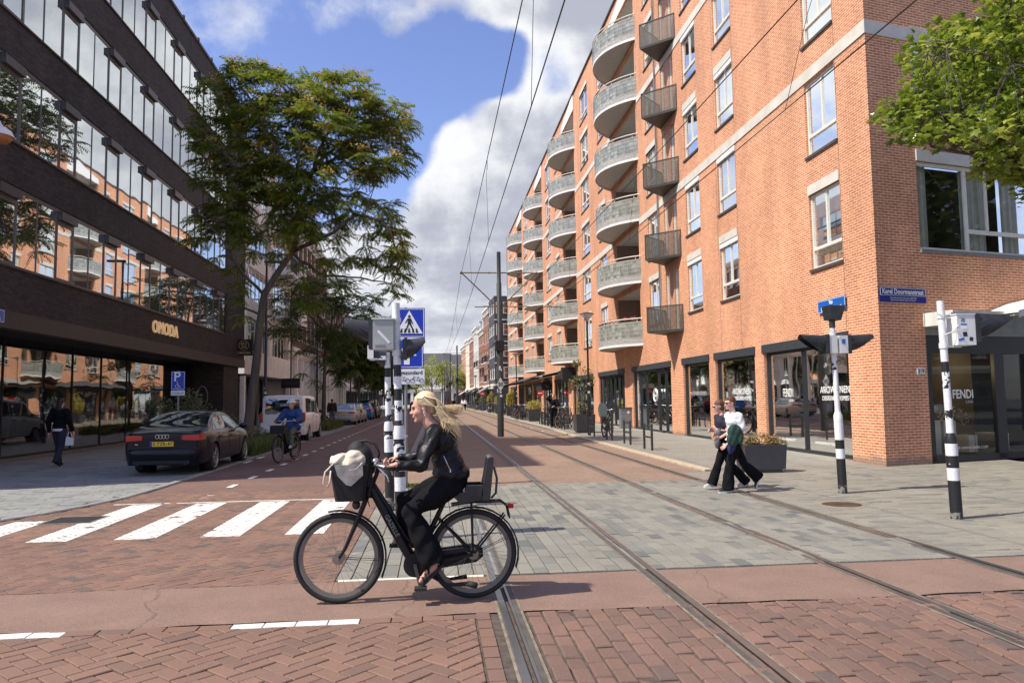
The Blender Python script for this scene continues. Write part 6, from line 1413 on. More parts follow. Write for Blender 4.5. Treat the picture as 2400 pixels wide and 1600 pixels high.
# ---------------- bike racks, boxes, signs on the right pavement ----------------
def rack(label,loc,l=.75,h=.82,group='black steel bike stands along the right kerb'):
    t=thing('bike_stand',label,'bike stand',loc,0,group); mb=MB()
    for y in(0,l): mb.box(-.03,.03,y-.03,y+.03,0,h)
    mb.box(-.02,.02,.03,l-.03,h-.10,h-.05); mb.box(-.02,.02,.03,l-.03,h-.44,h-.39); mb.build('frame',MT['darkgrey'],t); return t
rk=rack('nearest empty bike stand, closest to the walking couple',(6.6,22.55,.0),.85,.84)
for y,l in((25.4,'second empty bike stand counted from the walking couple'),(28.1,'empty bike stand next to the bicycle with the green child seat'),(31.3,'bike stand at the foot of the lamp post, in front of the square planter'),(38.6,'empty end stand of the crowded bike racks')): copy_tree(rk,(6.68,y,.02),label=l)
for i in range(7): copy_tree(rk,(6.72,39.8+1.25*i,.03),label='bike stand inside the crowded row of bicycles behind the round planter')
for i in range(8): copy_tree(rk,(6.75,57+1.3*i,.03),label='bike stand in the second row of bicycles around the second lamp post')
t=thing('utility_box','waist high grey steel utility box with stickers against the brick pier','cabinet',(10.35-.35,38.9,.035)); mb=MB(); mb.box(-.3,.3,-.2,.2,0,1.05); mb.build('cabinet',MT['midgrey'],t); mb=MB(); mb.box(-.33,.33,-.23,.23,1.05,1.1); mb.build('lid',MT['darkgrey'],t); mb=MB(); mb.lathe([(0,0),(.07,0)],(0,0,0),14,M=Matrix.Rotation(PI/2,3,'X')); q=mb.build('sticker',MT['white'],t); q.location=(.1,-.205,.85)
def noentry(label,loc,h=2.6):
    t=thing('no_entry_sign',label,'traffic sign',loc); mb=MB(); mb.cyl((0,.03,0),(0,.03,h+.3),.03,n=8); mb.build('post',MT['midgrey'],t); mb=MB(); mb.lathe([(0,0),(.3,0),(.3,.01)],n=24,M=Matrix.Rotation(PI/2,3,'X')); o=mb.build('sign_disc',mat('sign_red',(.62,.02,.02),.4) if 'sign_red' not in bpy.data.materials else bpy.data.materials['sign_red'],t); o.location=(0,-.0,h)
    mb=MB(); mb.box(-.2,.2,-.018,-.012,-.05,.05); q=mb.build('bar',MT['white'],None); q.parent=o
p=AY(1130,922,100); noentry('red no entry sign in front of the awnings of the sunny houses',(p.x,100,0),p.z)
p=AY(1239,922,66); noentry('red no entry sign seen between two brick piers of the apartments',(9.3,66,.03),p.z)
lt=MB(); lr=random.Random(2)
t=thing('litter','scraps of white paper litter lying along the right kerb','litter',(5.6,38,0))
for i in range(9):
    y=36+lr.uniform(-12,14); x=5.55+lr.uniform(-.3,.2); s=.10; lt.add([(x+lr.uniform(-s,s),y+lr.uniform(-s,s)*2,.002+lr.uniform(0,.03)) for _ in range(5)],[(0,1,2,3,4)])
lt.build('paper_scrap',MT['white'],t,world=True,fix=False)
# ---------------- bicycles ----------------
bf=mat('bike_frame_black',(.009,.009,.010),.42,0,var=.2,spec=.35); rimm=mat('rim_grey',(.17,.155,.125),.45,.2,var=.1); spk=mat('spoke_steel',(.28,.25,.22),.35,.6)
def circ(cx,cz,r,n,y=0,a0=0,a1=2*PI,closed=True):
    k=n if closed else n+1
    return [(cx+r*math.cos(a0+(a1-a0)*i/n),y,cz+r*math.sin(a0+(a1-a0)*i/n)) for i in range(k)]
def bicycle(name,label,loc,rz,group=None,detail=2,frame=bf,wb=1.11,R_=.37,basket=None,child=None,rack=True,step=True):
    """x forward, rear hub at x=0, near side y>0"""
    t=thing(name,label,'bicycle',loc,rz,group); N=48 if detail>1 else 18
    for nm,cx in(('rear_wheel',0),('front_wheel',wb)):
        w=bpy.data.objects.new(nm,None); COL.objects.link(w); w.parent=t; w.location=(cx,0,R_); 
        mb=MB(); mb.tube(circ(0,0,R_-.024,N),.024,8 if detail>1 else 5,closed=True); q=mb.build('tyre',MT['rubber'],w,smooth=True)
        mb=MB(); r1=R_-.045; pr=[]
        for i in range(N):
            a=2*PI*i/N; b=2*PI*(i+1)/N
            for (ra,ya),(rb,yb) in(((r1,.016),(r1-.034,.012)),((r1-.034,.012),(r1-.034,-.012)),((r1-.034,-.012),(r1,-.016))):
                mb.quad((ra*math.cos(a),ya,ra*math.sin(a)),(ra*math.cos(b),ya,ra*math.sin(b)),(rb*math.cos(b),yb,rb*math.sin(b)),(rb*math.cos(a),yb,rb*math.sin(a)))
        q=mb.build('rim',rimm,w,fix=False)
        mb=MB(); ns=28 if detail>1 else 10
        for i in range(ns):
            a=2*PI*i/ns; o=a+(.9 if i%4<2 else -.9); s=.028 if i%2 else -.028
            mb.bar((.026*math.cos(o),s,.026*math.sin(o)),((r1-.03)*math.cos(a),0,(r1-.03)*math.sin(a)),.0022 if detail>1 else .004,.0022 if detail>1 else .004)
        mb.cyl((0,-.05,0),(0,.05,0),.045 if cx==0 else .05,n=16); mb.cyl((0,-.07,0),(0,.07,0),.012,n=8); mb.build('spokes',spk if detail>1 else spk,w)
    f=MB(); D=(.82,0,.92); BB=(.48,0,.30)
    f.tube([(.835,0,1.02),(.875,0,.86)],.036,10); 
    f.tube([(.84,0,.93),(.66,0,.60),(.50,0,.32)],[.036,.044,.046],10) if detail>1 else f.tube([(.84,0,.92),(.50,0,.32)],.03,6)
    f.tube([(.825,0,.96),(.70,0,.76),(.56,0,.52),(.43,0,.42)],.019,8)
    f.tube([BB,(.33,0,.62),(.20,0,.88)],[.03,.022,.018],8)
    for y in(-.05,.05):
        f.tube([(.46,y*.6,.30),(.22,y,.33),(0,y*1.2,R_)],.014,6); f.tube([(.30,y*.4,.68),(.14,y,.52),(0,y*1.2,R_)],.011,6)
    fo=MB()
    for y in(-.05,.05): fo.tube([(.885,y,.85),(.93,y,.74),(.99,y,.60),(1.06,y,.44),(wb,y,R_)],[.02,.02,.017,.014,.012],8)
    fo.tube([(.885,-.05,.85),(.885,0,.875),(.885,.05,.85)],.021,8); fo.tube([(.86,0,.90),(.80,0,1.05),(.785,0,1.11)],.017,8)
    f.build('frame',frame,t,smooth=True,sharp=50); fo.build('fork',frame,t,smooth=True,sharp=50)
    m=MB(); m.cyl((.48,-.06,.30),(.48,.06,.30),.10 if detail>1 else .06,n=20); m.build('crank_case',frame,t)
    m=MB(); m.cyl((.48,-.10,.30),(.48,.10,.30),.016,n=8); pa=R(-105); 
    p1=(.48+.17*math.cos(pa),.11,.30+.17*math.sin(pa)); p2=(.48-.17*math.cos(pa+R(0)),-.11,.30-.17*math.sin(pa)); p2=(.48+.17*math.cos(R(55)),-.11,.30+.17*math.sin(R(55))) if detail>1 else p2
    m.bar((.48,.1,.30),p1,.02,.028); m.bar((.48,-.1,.30),p2,.02,.028); m.build('crank',MT['darkgrey'],t)
    for p,s in((p1,1),(p2,-1)): q=MB(); q.obox((p[0],p[1]+.055*s,p[2]),(.10,.09,.022)); q.build('pedal',MT['rubber'],t)
    m=MB(); m.prism([(.52,.385),(.0,.44),(-.085,.40),(-.09,.33),(-.03,.285),(.50,.215),(.57,.25),(.57,.35)],(0,.035,0),o=(0,-.085,0)); m.prism([(.50,.395),(.05,.435),(.05,.405),(.50,.36)],(0,.03,0),o=(0,.05,0)); m.build('chain_case',frame,t)
    fd=MB(); w=.03
    def fender(cx,a0,a1,r):
        n=16
        for i in range(n):
            a=a0+(a1-a0)*i/n;b=a0+(a1-a0)*(i+1)/n
            for y0,y1,d0,d1 in((-w,-.012,-.012,0),(-.012,.012,0,0),(.012,w,0,-.012)):
                fd.quad((cx+(r+d0)*math.cos(a),y0,R_+(r+d0)*math.sin(a)),(cx+(r+d1)*math.cos(a),y1,R_+(r+d1)*math.sin(a)),(cx+(r+d1)*math.cos(b),y1,R_+(r+d1)*math.sin(b)),(cx+(r+d0)*math.cos(b),y0,R_+(r+d0)*math.sin(b)))
    fender(0,R(8),R(200),R_+.022); fender(wb,R(77),R(205),R_+.022)
    for s in(-.035,.035): fd.bar((0,s,R_),(-.36,s,R_+.15),.004,.004); fd.bar((wb,s,R_),(wb-.375,s,R_-.03),.004,.004)
    fd.build('fender',frame,t,fix=False)
    if rack:
        r=MB(); z=.80
        for y in(-.06,.06): r.tube([(.18,y,z-.02),(.0,y,z),(-.24,y,z),(-.29,y,z-.04),(-.31,y*.8,z-.14)],.008,6); r.tube([(0,y,R_+.01),(.01,y,z)],.008,6); r.tube([(.0,y,R_),(-.27,y,z-.11)],.008,6)
        for x in(.1,0,-.1,-.2): r.bar((x,-.06,z),(x,.06,z),.01,.008)
        r.build('luggage_rack',frame,t); q=MB(); q.box(-.345,-.30,-.04,.04,z-.06,z-.02); q.build('rear_light',MT['red_lamp'],t)
    s=MB(); s.ell((.17,0,.955),(.13,.10,.035),None,14,0,8); s.ell((.28,0,.955),(.07,.035,.028),None,10,0,6); s.build('saddle',MT['blackm'],t,smooth=True)
    hb=MB(); hb.tube([(.63,.29,1.11),(.70,.285,1.125),(.78,.24,1.14),(.81,.12,1.13),(.79,0,1.11),(.81,-.12,1.13),(.78,-.24,1.14),(.70,-.285,1.125),(.63,-.29,1.11)],.012,8); hb.build('handlebar',MT['steel'],t,smooth=True)
    for sg in(1,-1): g=MB(); g.tube([(.60,.292*sg,1.106),(.72,.285*sg,1.128)],.018,8); g.build('grip',MT['rubber'],t,smooth=True)
    if detail>1:
        b=MB()
        for sg in(1,-1): b.tube([(.79,.20*sg,1.125),(.75,.24*sg,1.10),(.70,.27*sg,1.06),(.685,.28*sg,1.01)],.007,6)
        b.build('brake_lever',MT['chrome'],t,smooth=True)
        b=MB(); b.ell((.80,.13,1.165),(.03,.03,.028)); b.build('bell',MT['chrome'],t,smooth=True); b=MB(); b.box(.76,.84,.02,.09,1.15,1.175); b.build('display',MT['blackm'],t)
        b=MB(); 
        for k in range(4): b.tube([(.80,.05*(k-1.5),1.12),(.93,.03*(k-1.5),1.06+.02*k),(.90,.02*(k-1.5),.92),(.86,0,.78)],.004,5)
        b.build('cables',MT['blackm'],t)
        q=text('GAZELLE',.050,MT['midgrey'],.001,bold=.0004); a=Vector((.71-.83,0,.69-.91)).normalized(); a=Vector((-.48,0,-.877)); facing(q,(.672,.0465,.625),(-.48,0,-.877),(-.877,0,.48)); q.parent=t
        k=MB(); k.tube([(.40,.06,.24),(.22,.10,.14),(.05,.13,.15)],[.016,.013,.02],7); k.tube([(.40,-.06,.24),(.20,-.10,.14),(.05,-.13,.15)],[.016,.013,.02],7); k.tube([(.05,.13,.15),(-.02,.16,.14)],.026,8); k.build('kickstand',MT['blackm'],t,smooth=True)
    fl=MB(); fl.ell((wb-.06 if not basket else .97,0,.80 if not basket else .80),(.035,.035,.04)); fl.build('front_light',MT['chrome'] if detail<2 else MT['darkgrey'],t,smooth=True)
    if basket:
        m=MB(); zb,zt=.845,1.14; 
        def ring(z,x0,x1,hw,n=7,r=.05):
            P=[]
            for cx_,cy_,a0 in((x1-r,hw-r,0),(x0+r,hw-r,PI/2),(x0+r,-hw+r,PI),(x1-r,-hw+r,1.5*PI)):
                for i in range(n): a=a0+PI/2*i/(n-1); P.append((cx_+r*math.cos(a),cy_+r*math.sin(a),z))
            return P
        A=ring(zb,.89,1.13,.15); B=ring(zt,.86,1.175,.19); C=ring(zt,.875,1.16,.175); n=len(A)
        m.add(A+B,[(i,(i+1)%n,n+(i+1)%n,n+i) for i in range(n)]+[tuple(range(n))]); m.add(B+C,[(i,(i+1)%n,n+(i+1)%n,n+i) for i in range(n)]); D_=ring(zb+.02,.9,1.12,.14); m.add(C+D_,[(i,(i+1)%n,n+(i+1)%n,n+i) for i in range(n)])
        m.box(.84,.89,-.06,.06,.95,1.08); m.build('basket',basket,t,smooth=True,sharp=50)
    if child:
        c=MB(); c.prism([(.17,.90),(.02,.885),(-.08,.885),(-.10,.83),(.10,.80),(.17,.86)],(0,.26,0),o=(0,-.13,0)); 
        c.prism([(-.07,.88),(-.10,1.02),(-.125,1.17),(-.15,1.185),(-.175,1.17),(-.16,1.02),(-.14,.83),(-.08,.82)],(0,.30,0),o=(0,-.15,0)); c.box(-.08,.06,-.15,-.13,.86,.95); c.box(-.08,.06,.13,.15,.86,.95); c.tube([(-.175,.12,1.10),(-.20,.12,1.0),(-.19,.12,.88),(-.15,.12,.84)],.010,6)
        o=c.build('child_seat',child,t); o2=MB(); o2.box(-.04,.06,-.05,.05,.79,.84); q=o2.build('seat_bracket',MT['darkgrey'],None); q.parent=o
    return t
BX=.315; BY=6.45
bask=mat('basket_black',(.012,.012,.013),.7,bump=.4,bs=120)
main=bicycle('bicycle','black city bicycle with front basket and rear child seat, ridden by the blonde woman',(BX,BY,0),PI,basket=bask,child=mat('child_seat_black',(.02,.02,.022),.35,coat=.3))
# bag and black hood bag inside the basket (things of their own)
def blob(name,prims,voxel,mats,parent,smooth=2,mi=None,disp=None):
    """closed primitives fused into one continuous skin by voxel remesh"""
    mb=MB(); src=[]
    for p in prims:
        k=p[0]; b=len(mb.v)
        if k=='k':
            _,pts,rs=p[:3]; P=[Vector(q) for q in pts]; mb.tube(P,rs,16)
            for q,r in zip(P[:-1],rs[:-1]): mb.ell(q,(r,r,r),None,12,0,8)
        elif k=='c':      # tapered limb along points
            _,pts,rs=p[:3]; sc=p[3] if len(p)>3 and not isinstance(p[3],int) else None; P=[Vector(q) for q in pts]
            mb.tube(P,rs,14)
            for q,r in zip(P,rs): mb.ell(q,(r,r,r),None,12,0,8)
        elif k=='e': mb.ell(p[1],p[2],p[3] if len(p)>3 else None,16,0,12)
        elif k=='b': mb.obox(p[1],p[2],p[3] if len(p)>3 else None)
        m=p[-1] if isinstance(p[-1],int) else 0
        src+= [m]*(len(mb.v)-b)
    me=bpy.data.meshes.new('tmp'); me.from_pydata(mb.v,[],mb.f); o=bpy.data.objects.new('tmp',me); COL.objects.link(o)
    bm=bmesh.new(); bm.from_mesh(me); bmesh.ops.recalc_face_normals(bm,faces=bm.faces); bm.to_mesh(me); bm.free()
    r=o.modifiers.new('r','REMESH'); r.mode='VOXEL'; r.voxel_size=voxel; r.use_smooth_shade=True
    if smooth: s=o.modifiers.new('s','SMOOTH'); s.factor=.5; s.iterations=smooth
    bpy.context.view_layer.update(); dg=bpy.context.evaluated_depsgraph_get(); m2=bpy.data.meshes.new_from_object(o.evaluated_get(dg)); bpy.data.objects.remove(o)
    if not isinstance(mats,(list,tuple)): mats=[mats]
    m2.materials.clear()
    for m in mats: m2.materials.append(m)
    if len(mats)>1:
        kd=KDTree(len(mb.v)); 
        for i,v in enumerate(mb.v): kd.insert(v,i)
        kd.balance()
        for f in m2.polygons: f.material_index=src[kd.find(f.center)[1]]
    for f in m2.polygons: f.use_smooth=True
    if disp:
        for v in m2.vertices: v.co+=Vector(disp(v.co))
    m2.name=name; q=bpy.data.objects.new(name,m2); COL.objects.link(q); q.parent=parent; return q
canvas=mat('beige_canvas',(.66,.56,.43),.85,var=.15,vs=14,bump=.3,bs=30); 
t=thing('tote_bag','beige canvas drawstring bag sticking out of the bicycle basket','bag',(BX,BY,0),PI)
wr=lambda c:((math.sin(c.z*70+c.x*30)*.004),math.sin(c.x*60+c.z*25)*.004,math.sin(c.x*50)*.004)
blob('bag',[('e',(1.02,.06,1.13),(.13,.12,.09)),('e',(1.10,.08,1.18),(.07,.09,.05),Matrix.Rotation(.6,3,'Y')),('e',(.98,.08,1.21),(.07,.08,.05)),('e',(.97,.08,1.17),(.09,.09,.06)),('e',(1.155,.08,1.17),(.025,.06,.04))],.008,canvas,t,3,disp=wr)
q=MB(); q.prism([(1.125,1.145),(.90,1.145),(.895,1.06),(.99,.975),(1.03,.985),(1.10,1.06)],(0,.012,0),o=(0,.192,0)); q.build('hanging_flap',mat('grey_canvas',(.30,.28,.25),.85,var=.3,vs=18),t)
q=MB(); q.tube([(1.14,.17,1.15),(1.20,.18,1.09),(1.215,.18,1.0),(1.18,.18,.97),(1.16,.19,1.02),(1.155,.18,1.10)],.007,6); q.tube([(1.06,.19,1.17),(1.0,.2,1.10),(.95,.2,1.11),(.90,.2,1.16)],.006,6); q.build('drawstring',canvas,t,smooth=True)
t=thing('black_bag','black domed bag with a looped strap behind the beige bag in the bicycle basket','bag',(BX,BY,0),PI)
blob('bag',[('e',(.93,-.02,1.18),(.10,.12,.12)),('e',(.96,-.02,1.22),(.09,.1,.11)),('e',(.88,-.02,1.12),(.07,.1,.1))],.01,MT['blackm'],t,2)
q=MB(); q.tube([(.95,0,1.32),(.88,.02,1.33),(.81,.03,1.30),(.78,.03,1.22),(.80,.03,1.14)],.012,6); q.build('strap',MT['blackm'],t,smooth=True)
# parked bicycles
pb=bicycle('bicycle','black parked bicycle seen from behind by the lamp post, its child seat pale green',(6.95,30.6,.03),R(62),detail=1,child=None)
gc=mat('sage_green',(.23,.30,.24),.5)
t0_=thing('dummy','x','x'); bpy.data.objects.remove(t0_)
m=MB(); m.prism([(-.16,-.02),(.16,-.02),(.19,.30),(.13,.47),(0,.52),(-.13,.47),(-.19,.30)],(-.05,0,0),o=(-.16,0,.90),U=(0,1,0),V=(0,0,1)); m.box(-.14,.14,-.14,.14,.84,.92); m.build('child_seat',gc,pb)
p1_=bicycle('bicycle','black bicycle at the front of the crowded racks, below the woman holding her hair',(6.95,39.6,.03),R(105),detail=1); 
fr2=mat('bike_frame_grey',(.08,.085,.09),.35,.5)
grp='parked bicycles in the row of racks behind the round planter'
p2_=bicycle('bicycle','parked bicycle packed in the row of racks behind the round planter',(7.3,41.0,.03),R(70),grp,detail=1,frame=fr2)
pr=random.Random(4)
for i in range(7):
    o=copy_tree(p2_ if i%2 else p1_,(7.0+pr.uniform(-.15,.35),41.8+1.05*i,.03),R(90+pr.uniform(-35,35)),label='parked bicycle packed in the row of racks behind the round planter',group=grp)
t=thing('baby_hood','round black hood of a child carrier above the parked bicycles by the round planter','child seat',(6.75,43.5,1.0)); q=MB(); q.lathe([(.0,.38),(.16,.33),(.26,.2),(.28,.05),(.24,0),(0,0)],n=16); q.build('hood',MT['blackm'],t,smooth=True); q=MB(); q.box(-.15,.15,-.12,.12,-.25,.0); q.build('seat_shell',MT['darkgrey'],t)
for i in range(9): copy_tree(p2_ if i%3 else p1_,(6.95+pr.uniform(-.1,.4),57+1.35*i,.03),R(90+pr.uniform(-40,40)),label='parked bicycle in the second row of racks around the second lamp post',group='parked bicycles in the second row of racks')
for i in range(14): copy_tree(p2_ if i%3 else p1_,(6.9+pr.uniform(-.2,.5),76+1.9*i,.03),R(90+pr.uniform(-40,40)),label='parked bicycle in the long row left of the nearest tram pole',group='parked bicycles in the far row along the terrace')
for i in range(10): copy_tree(p2_,(6.5+pr.uniform(-.3,.4),112+3.6*i,.03),R(90+pr.uniform(-40,40)),label='far parked bicycle on the terrace of the sunny houses',group='far parked bicycles by the sunny houses')
copy_tree(p1_,(-7.2,50.6,0),R(150),label='bicycle leaning by the second tree, next to the man in the brown jacket')
copy_tree(p2_,(-5.9,77.5,0),R(185),label='bicycle with a pale front wheel parked across beyond the dark parked car')
copy_tree(p2_,(-12.1,24.5,.05),R(100),label='bicycle parked against the shoe shop window behind the walking woman') if 0 else None
# ---------------- cars ----------------
def carpaint(name,c,metal=.0,rough=.28): return mat(name,c,rough,metal,var=.02,coat=.45,spec=.15)
CG=glassmat('car_glass',refl=.10,trans=0,col=(.012,.014,.015)); alloy=mat('alloy',(.45,.45,.46),.3,.9)
def interp(x,xs,ys):
    return float(np.interp(x,xs,ys))
def smooth_interp(x,xs,ys):
    for i in range(len(xs)-1):
        if x<=xs[i+1]:
            t=(x-xs[i])/(xs[i+1]-xs[i]); t=max(0,min(1,t)); h=xs[i+1]-xs[i]
            m0=(ys[i+1]-ys[i-1])/(xs[i+1]-xs[i-1]) if i>0 else (ys[1]-ys[0])/(xs[1]-xs[0]); m1=(ys[i+2]-ys[i])/(xs[i+2]-xs[i]) if i+2<len(xs) else (ys[i+1]-ys[i])/h
            return ys[i]*(2*t**3-3*t*t+1)+m0*h*(t**3-2*t*t+t)+ys[i+1]*(-2*t**3+3*t*t)+m1*h*(t**3-t*t)
    return ys[-1]
def car(label,loc,rz,S,paint,group=None,name='parked_car',cat='car'):
    """S: spec dict. Local: x forward, z up, rear bumper at x=0. The shell is a lofted skin, glass follows the same skin."""
    t=thing(name,label,cat,loc,rz,group); L_=S['L']; hw=S['W']/2; top=S['top']; belt=S['belt']; NX=56
    def half(x): return hw*smooth_interp(x,*S['plan'])
    def zt(x): return smooth_interp(x,*top)
    def zb(x): return smooth_interp(x,*belt)
    def section(x):
        """half profile from sill to roof centre; list of (y,z)"""
        h=half(x); b=zb(x); tp=zt(x); s=S.get('sill',.22); endf=min(1,min(x,L_-x)/.35); s2=s+.10*(1-endf)
        P=[(0,s2),(h*.86,s2),(h*.96,s2+.05),(h*1.0,s2+.22),(h*1.0,b*.72+.05),(h*.985,b-.07),(h*.93,b)]
        if tp>b+.06:
            ti=S.get('tumble',.80); f=min(1,(tp-b)/.45); rw=h*(.93-(.93-ti)*f)
            P+=[(h*.915,b+.02),(rw+.03,tp-.10*f-.02),(rw-.02,tp-.035*f),(rw*.80,tp-.0),(rw*.4,tp+.012*f),(0,tp+.015*f)]
        else:
            P+=[(h*.90,b+.008),(h*.82,max(tp,b)-.0+.012),(h*.7,max(tp,b)+.018),(h*.5,max(tp,b)+.024),(h*.25,max(tp,b)+.028),(0,max(tp,b)+.03)]
        return P
    xs=[L_*(.5-.5*math.cos(PI*i/NX)) for i in range(NX+1)]; xs=sorted(set(xs)|set(S.get('xk',[])))
    xs[0]=.0; rows=[section(x) for x in xs]; m=len(rows[0]); mb=MB(); vs=[]
    for x,P in zip(xs,rows): vs+=[(x,y,z) for y,z in P]+[(x,-y,z) for y,z in P]
    fs=[]
    for i in range(len(xs)-1):
        for j in range(m-1):
            a=i*2*m+j; b=a+2*m; fs+=[(a,a+1,b+1,b)]; fs+=[(a+m,b+m,b+m+1,a+m+1)]
    for e in(0,len(xs)-1):
        o=e*2*m; fs.append(tuple([o+j for j in range(m)]+[o+m+j for j in range(m-1,-1,-1)]))
    # underside
    for i in range(len(xs)-1): pass
    mb.add(vs,fs); 
    body=mb.build('body',paint,None,smooth=True,sharp=60)
    # wheel arches cut out
    cut=MB(); rw=S['wr']+.045
    for x in S['axles']:
        for s in(-1,1): cut.cyl((x,s*(hw-.30),S['wr']),(x,s*(hw+.1),S['wr']),rw,n=36)
    co=cut.build('cut',MT['dark'],None); bo=body.modifiers.new('b','BOOLEAN'); bo.operation='DIFFERENCE'; bo.object=co; bo.solver='FAST'
    bpy.context.view_layer.update(); me=bpy.data.meshes.new_from_object(body.evaluated_get(bpy.context.evaluated_depsgraph_get())); bpy.data.objects.remove(body); bpy.data.objects.remove(co)
    me.name='body'; body=bpy.data.objects.new('body',me); COL.objects.link(body); body.parent=t
    for f in me.polygons: f.use_smooth=True
    try: me.set_sharp_from_angle(angle=R(35))
    except Exception: pass
    ar=MB()
    for x in S['axles']:
        for s in(-1,1): ar.cyl((x,s*(hw-.32),S['wr']),(x,s*(hw-.30),S['wr']),rw+.02,n=24)
    ar.build('wheel_well',MT['dark'],t)
    # side glass: quads on the cabin side surface, offset outwards
    def side(x,f,s,off=.006):
        P=section(x); a=P[7]; b=P[8]; y=a[0]+(b[0]-a[0])*f; z=a[1]+(b[1]-a[1])*f; return (x,s*(y+off),z+off*.3)
    for (x0,x1,c0,c1) in S['side']:
        for s in(-1,1):
            g=MB(); n=8
            for i in range(n):
                xa=x0+(x1-x0)*i/n; xb=x0+(x1-x0)*(i+1)/n
                for f0,f1 in((.06,.5),(.5,.97)):
                    # slanted ends
                    g.quad(side(xa+(c0*(1-i/n)+c1*i/n)*f0,f0,s),side(xb+(c0*(1-(i+1)/n)+c1*(i+1)/n)*f0,f0,s),side(xb+(c0*(1-(i+1)/n)+c1*(i+1)/n)*f1,f1,s),side(xa+(c0*(1-i/n)+c1*i/n)*f1,f1,s))
            g.build('side_window',CG,t,fix=False)
    # rear and front glass: follow the centre profile
    for nm,(x0,x1,wf) in(('rear_window',S['rear']),('windscreen',S['front'])):
        g=MB(); n=6
        def pt(x,v,off=.007):
            P=section(x); yy=P[9][0]*wf; z=P[12][1]-(abs(v)**2)*(P[12][1]-P[9][1]); return (x,v*yy,z+off)
        if abs(x1-x0)<.05 or S.get('flat_rear') and nm=='rear_window':
            z0,z1=S['flat_rear'] if S.get('flat_rear') else (1,1.3); w0=half(.1)*.78; xr=-.008
            g.prism([(-w0,z0+.03),(-w0+.06,z0),(w0-.06,z0),(w0,z0+.03),(w0*.93,z1-.05),(w0*.88,z1),(-w0*.88,z1),(-w0*.93,z1-.05)],(-.006,0,0),o=(xr,0,0),U=(0,1,0),V=(0,0,1))
        else:
            n=12; g.add([pt(x0+(x1-x0)*i/n,-1+2*j/12) for i in range(n+1) for j in range(13)],[(i*13+j,i*13+13+j,i*13+14+j,i*13+j+1) for i in range(n) for j in range(12)])
        g.build(nm,CG,t,smooth=True,fix=False)
    def wheel(x,s):
        w=bpy.data.objects.new('wheel',None); COL.objects.link(w); w.parent=t; w.location=(x,s*(hw-.115),S['wr']); r=S['wr']; Mx=Matrix.Rotation(-PI/2*s,3,'X')
        mb=MB(); mb.lathe([(r*.68,-.10),(r*.95,-.10),(r,-.07),(r,.07),(r*.96,.10),(r*.70,.105)],n=32,M=Mx); mb.build('tyre',MT['rubber'],w,smooth=True,sharp=40)
        mb=MB(); mb.lathe([(r*.70,.10),(r*.68,.06),(r*.66,-.05),(r*.15,-.03)],n=24,m=1,M=Mx); mb.lathe([(r*.71,.107),(r*.66,.10),(r*.64,.07)],n=24,M=Mx)
        for k in range(S.get('spokes',5)):
            a=2*PI*k/S.get('spokes',5)
            for d in(-.13,.13): p=Vector((r*.18*math.cos(a+d*2),r*.18*math.sin(a+d*2),.07)); q=Vector((r*.66*math.cos(a+d),r*.66*math.sin(a+d),.088)); mb.bar(Mx@p,Mx@q,.035,.03)
        mb.lathe([(0,.09),(r*.16,.085),(r*.2,.05)],n=14,M=Mx); mb.build('rim',[alloy,MT['dark']],w,fix=False)
    for x in S['axles']:
        for s in(-1,1): wheel(x,s)
    h0=half(.02)
    # rear face details
    for s in(-1,1):
        lx=S['lamp']; mb=MB(); y0,y1,z0,z1=lx; wrapx=S.get('wrap',.28)
        A=[(-.012,s*y0,z0+.01),(-.012,s*y0,z1),(-.012,s*y1,z1),(-.012,s*y1,z0)]
        # lamp: front slab and wrap-around side slab following plan
        mb.add([(-.014,s*y0,z0+.02),(-.014,s*y1,z0),(-.014,s*y1,z1+.005),(-.014,s*y0,z1-.01),(.05,s*y0,z0+.02),(.05,s*y1,z0),(.05,s*y1,z1+.005),(.05,s*y0,z1-.01)],[(0,1,2,3),(0,1,5,4),(3,2,6,7),(0,3,7,4)])
        k=5
        for i in range(k):
            xa=wrapx*i/k-.014*(1-i/k); xb=wrapx*(i+1)/k-.014*(1-(i+1)/k); ya=max(half(max(0,xa))*1.0,y1)+.006; yb=half(xb)*1.0+.006; ya=y1 if i==0 else ya; dz=(z1-z0)*.25*(i/k); dz2=(z1-z0)*.25*((i+1)/k)
            mb.quad((xa,s*ya,z0+dz),(xb,s*yb,z0+dz2),(xb,s*yb,z1+.005-dz2*.3),(xa,s*ya,z1+.005-dz*.3))
        mb.build('tail_light',MT['red_lamp'],t,fix=False)
        m2=MB(); m2.ell((S['mir'],s*(hw+.10),zb(S['mir'])+.09),(.07,.11,.075),None,12); m2.bar((S['mir'],s*(hw*.9),zb(S['mir'])+.05),(S['mir'],s*(hw+.08),zb(S['mir'])+.06),.05,.03); m2.build('mirror',S.get('mirm',paint),t,smooth=True)
        hl=MB(); xe=L_; hl.ell((xe-.22,s*half(xe-.25)*.86,zb(xe-.2)-.13),(.2,.12,.07),None,12); hl.build('headlight',MT['chrome'],t,smooth=True)
    # number plate
    zp=S['plate']; mb=MB(); mb.box(-.03,-.0,-.26,.26,zp-.055,zp+.055); o=mb.build('number_plate',mat('plate_yellow',(.80,.50,.015),.4) if 'plate_yellow' not in bpy.data.materials else bpy.data.materials['plate_yellow'],t)
    if S.get('txt'): q=text(S['txt'],.10,MT['black'],.001,bold=.002,spacing=1.05); facing(q,(-.032,-.02,zp),(0,-1,0),sx=1.05); q.parent=o; mb=MB(); mb.box(-.0335,-.0305,.21,.26,zp-.053,zp+.053); q=mb.build('plate_band',sgb,None); q.parent=o
    # trims: belt line, handles, bumper lip
    tr=MB()
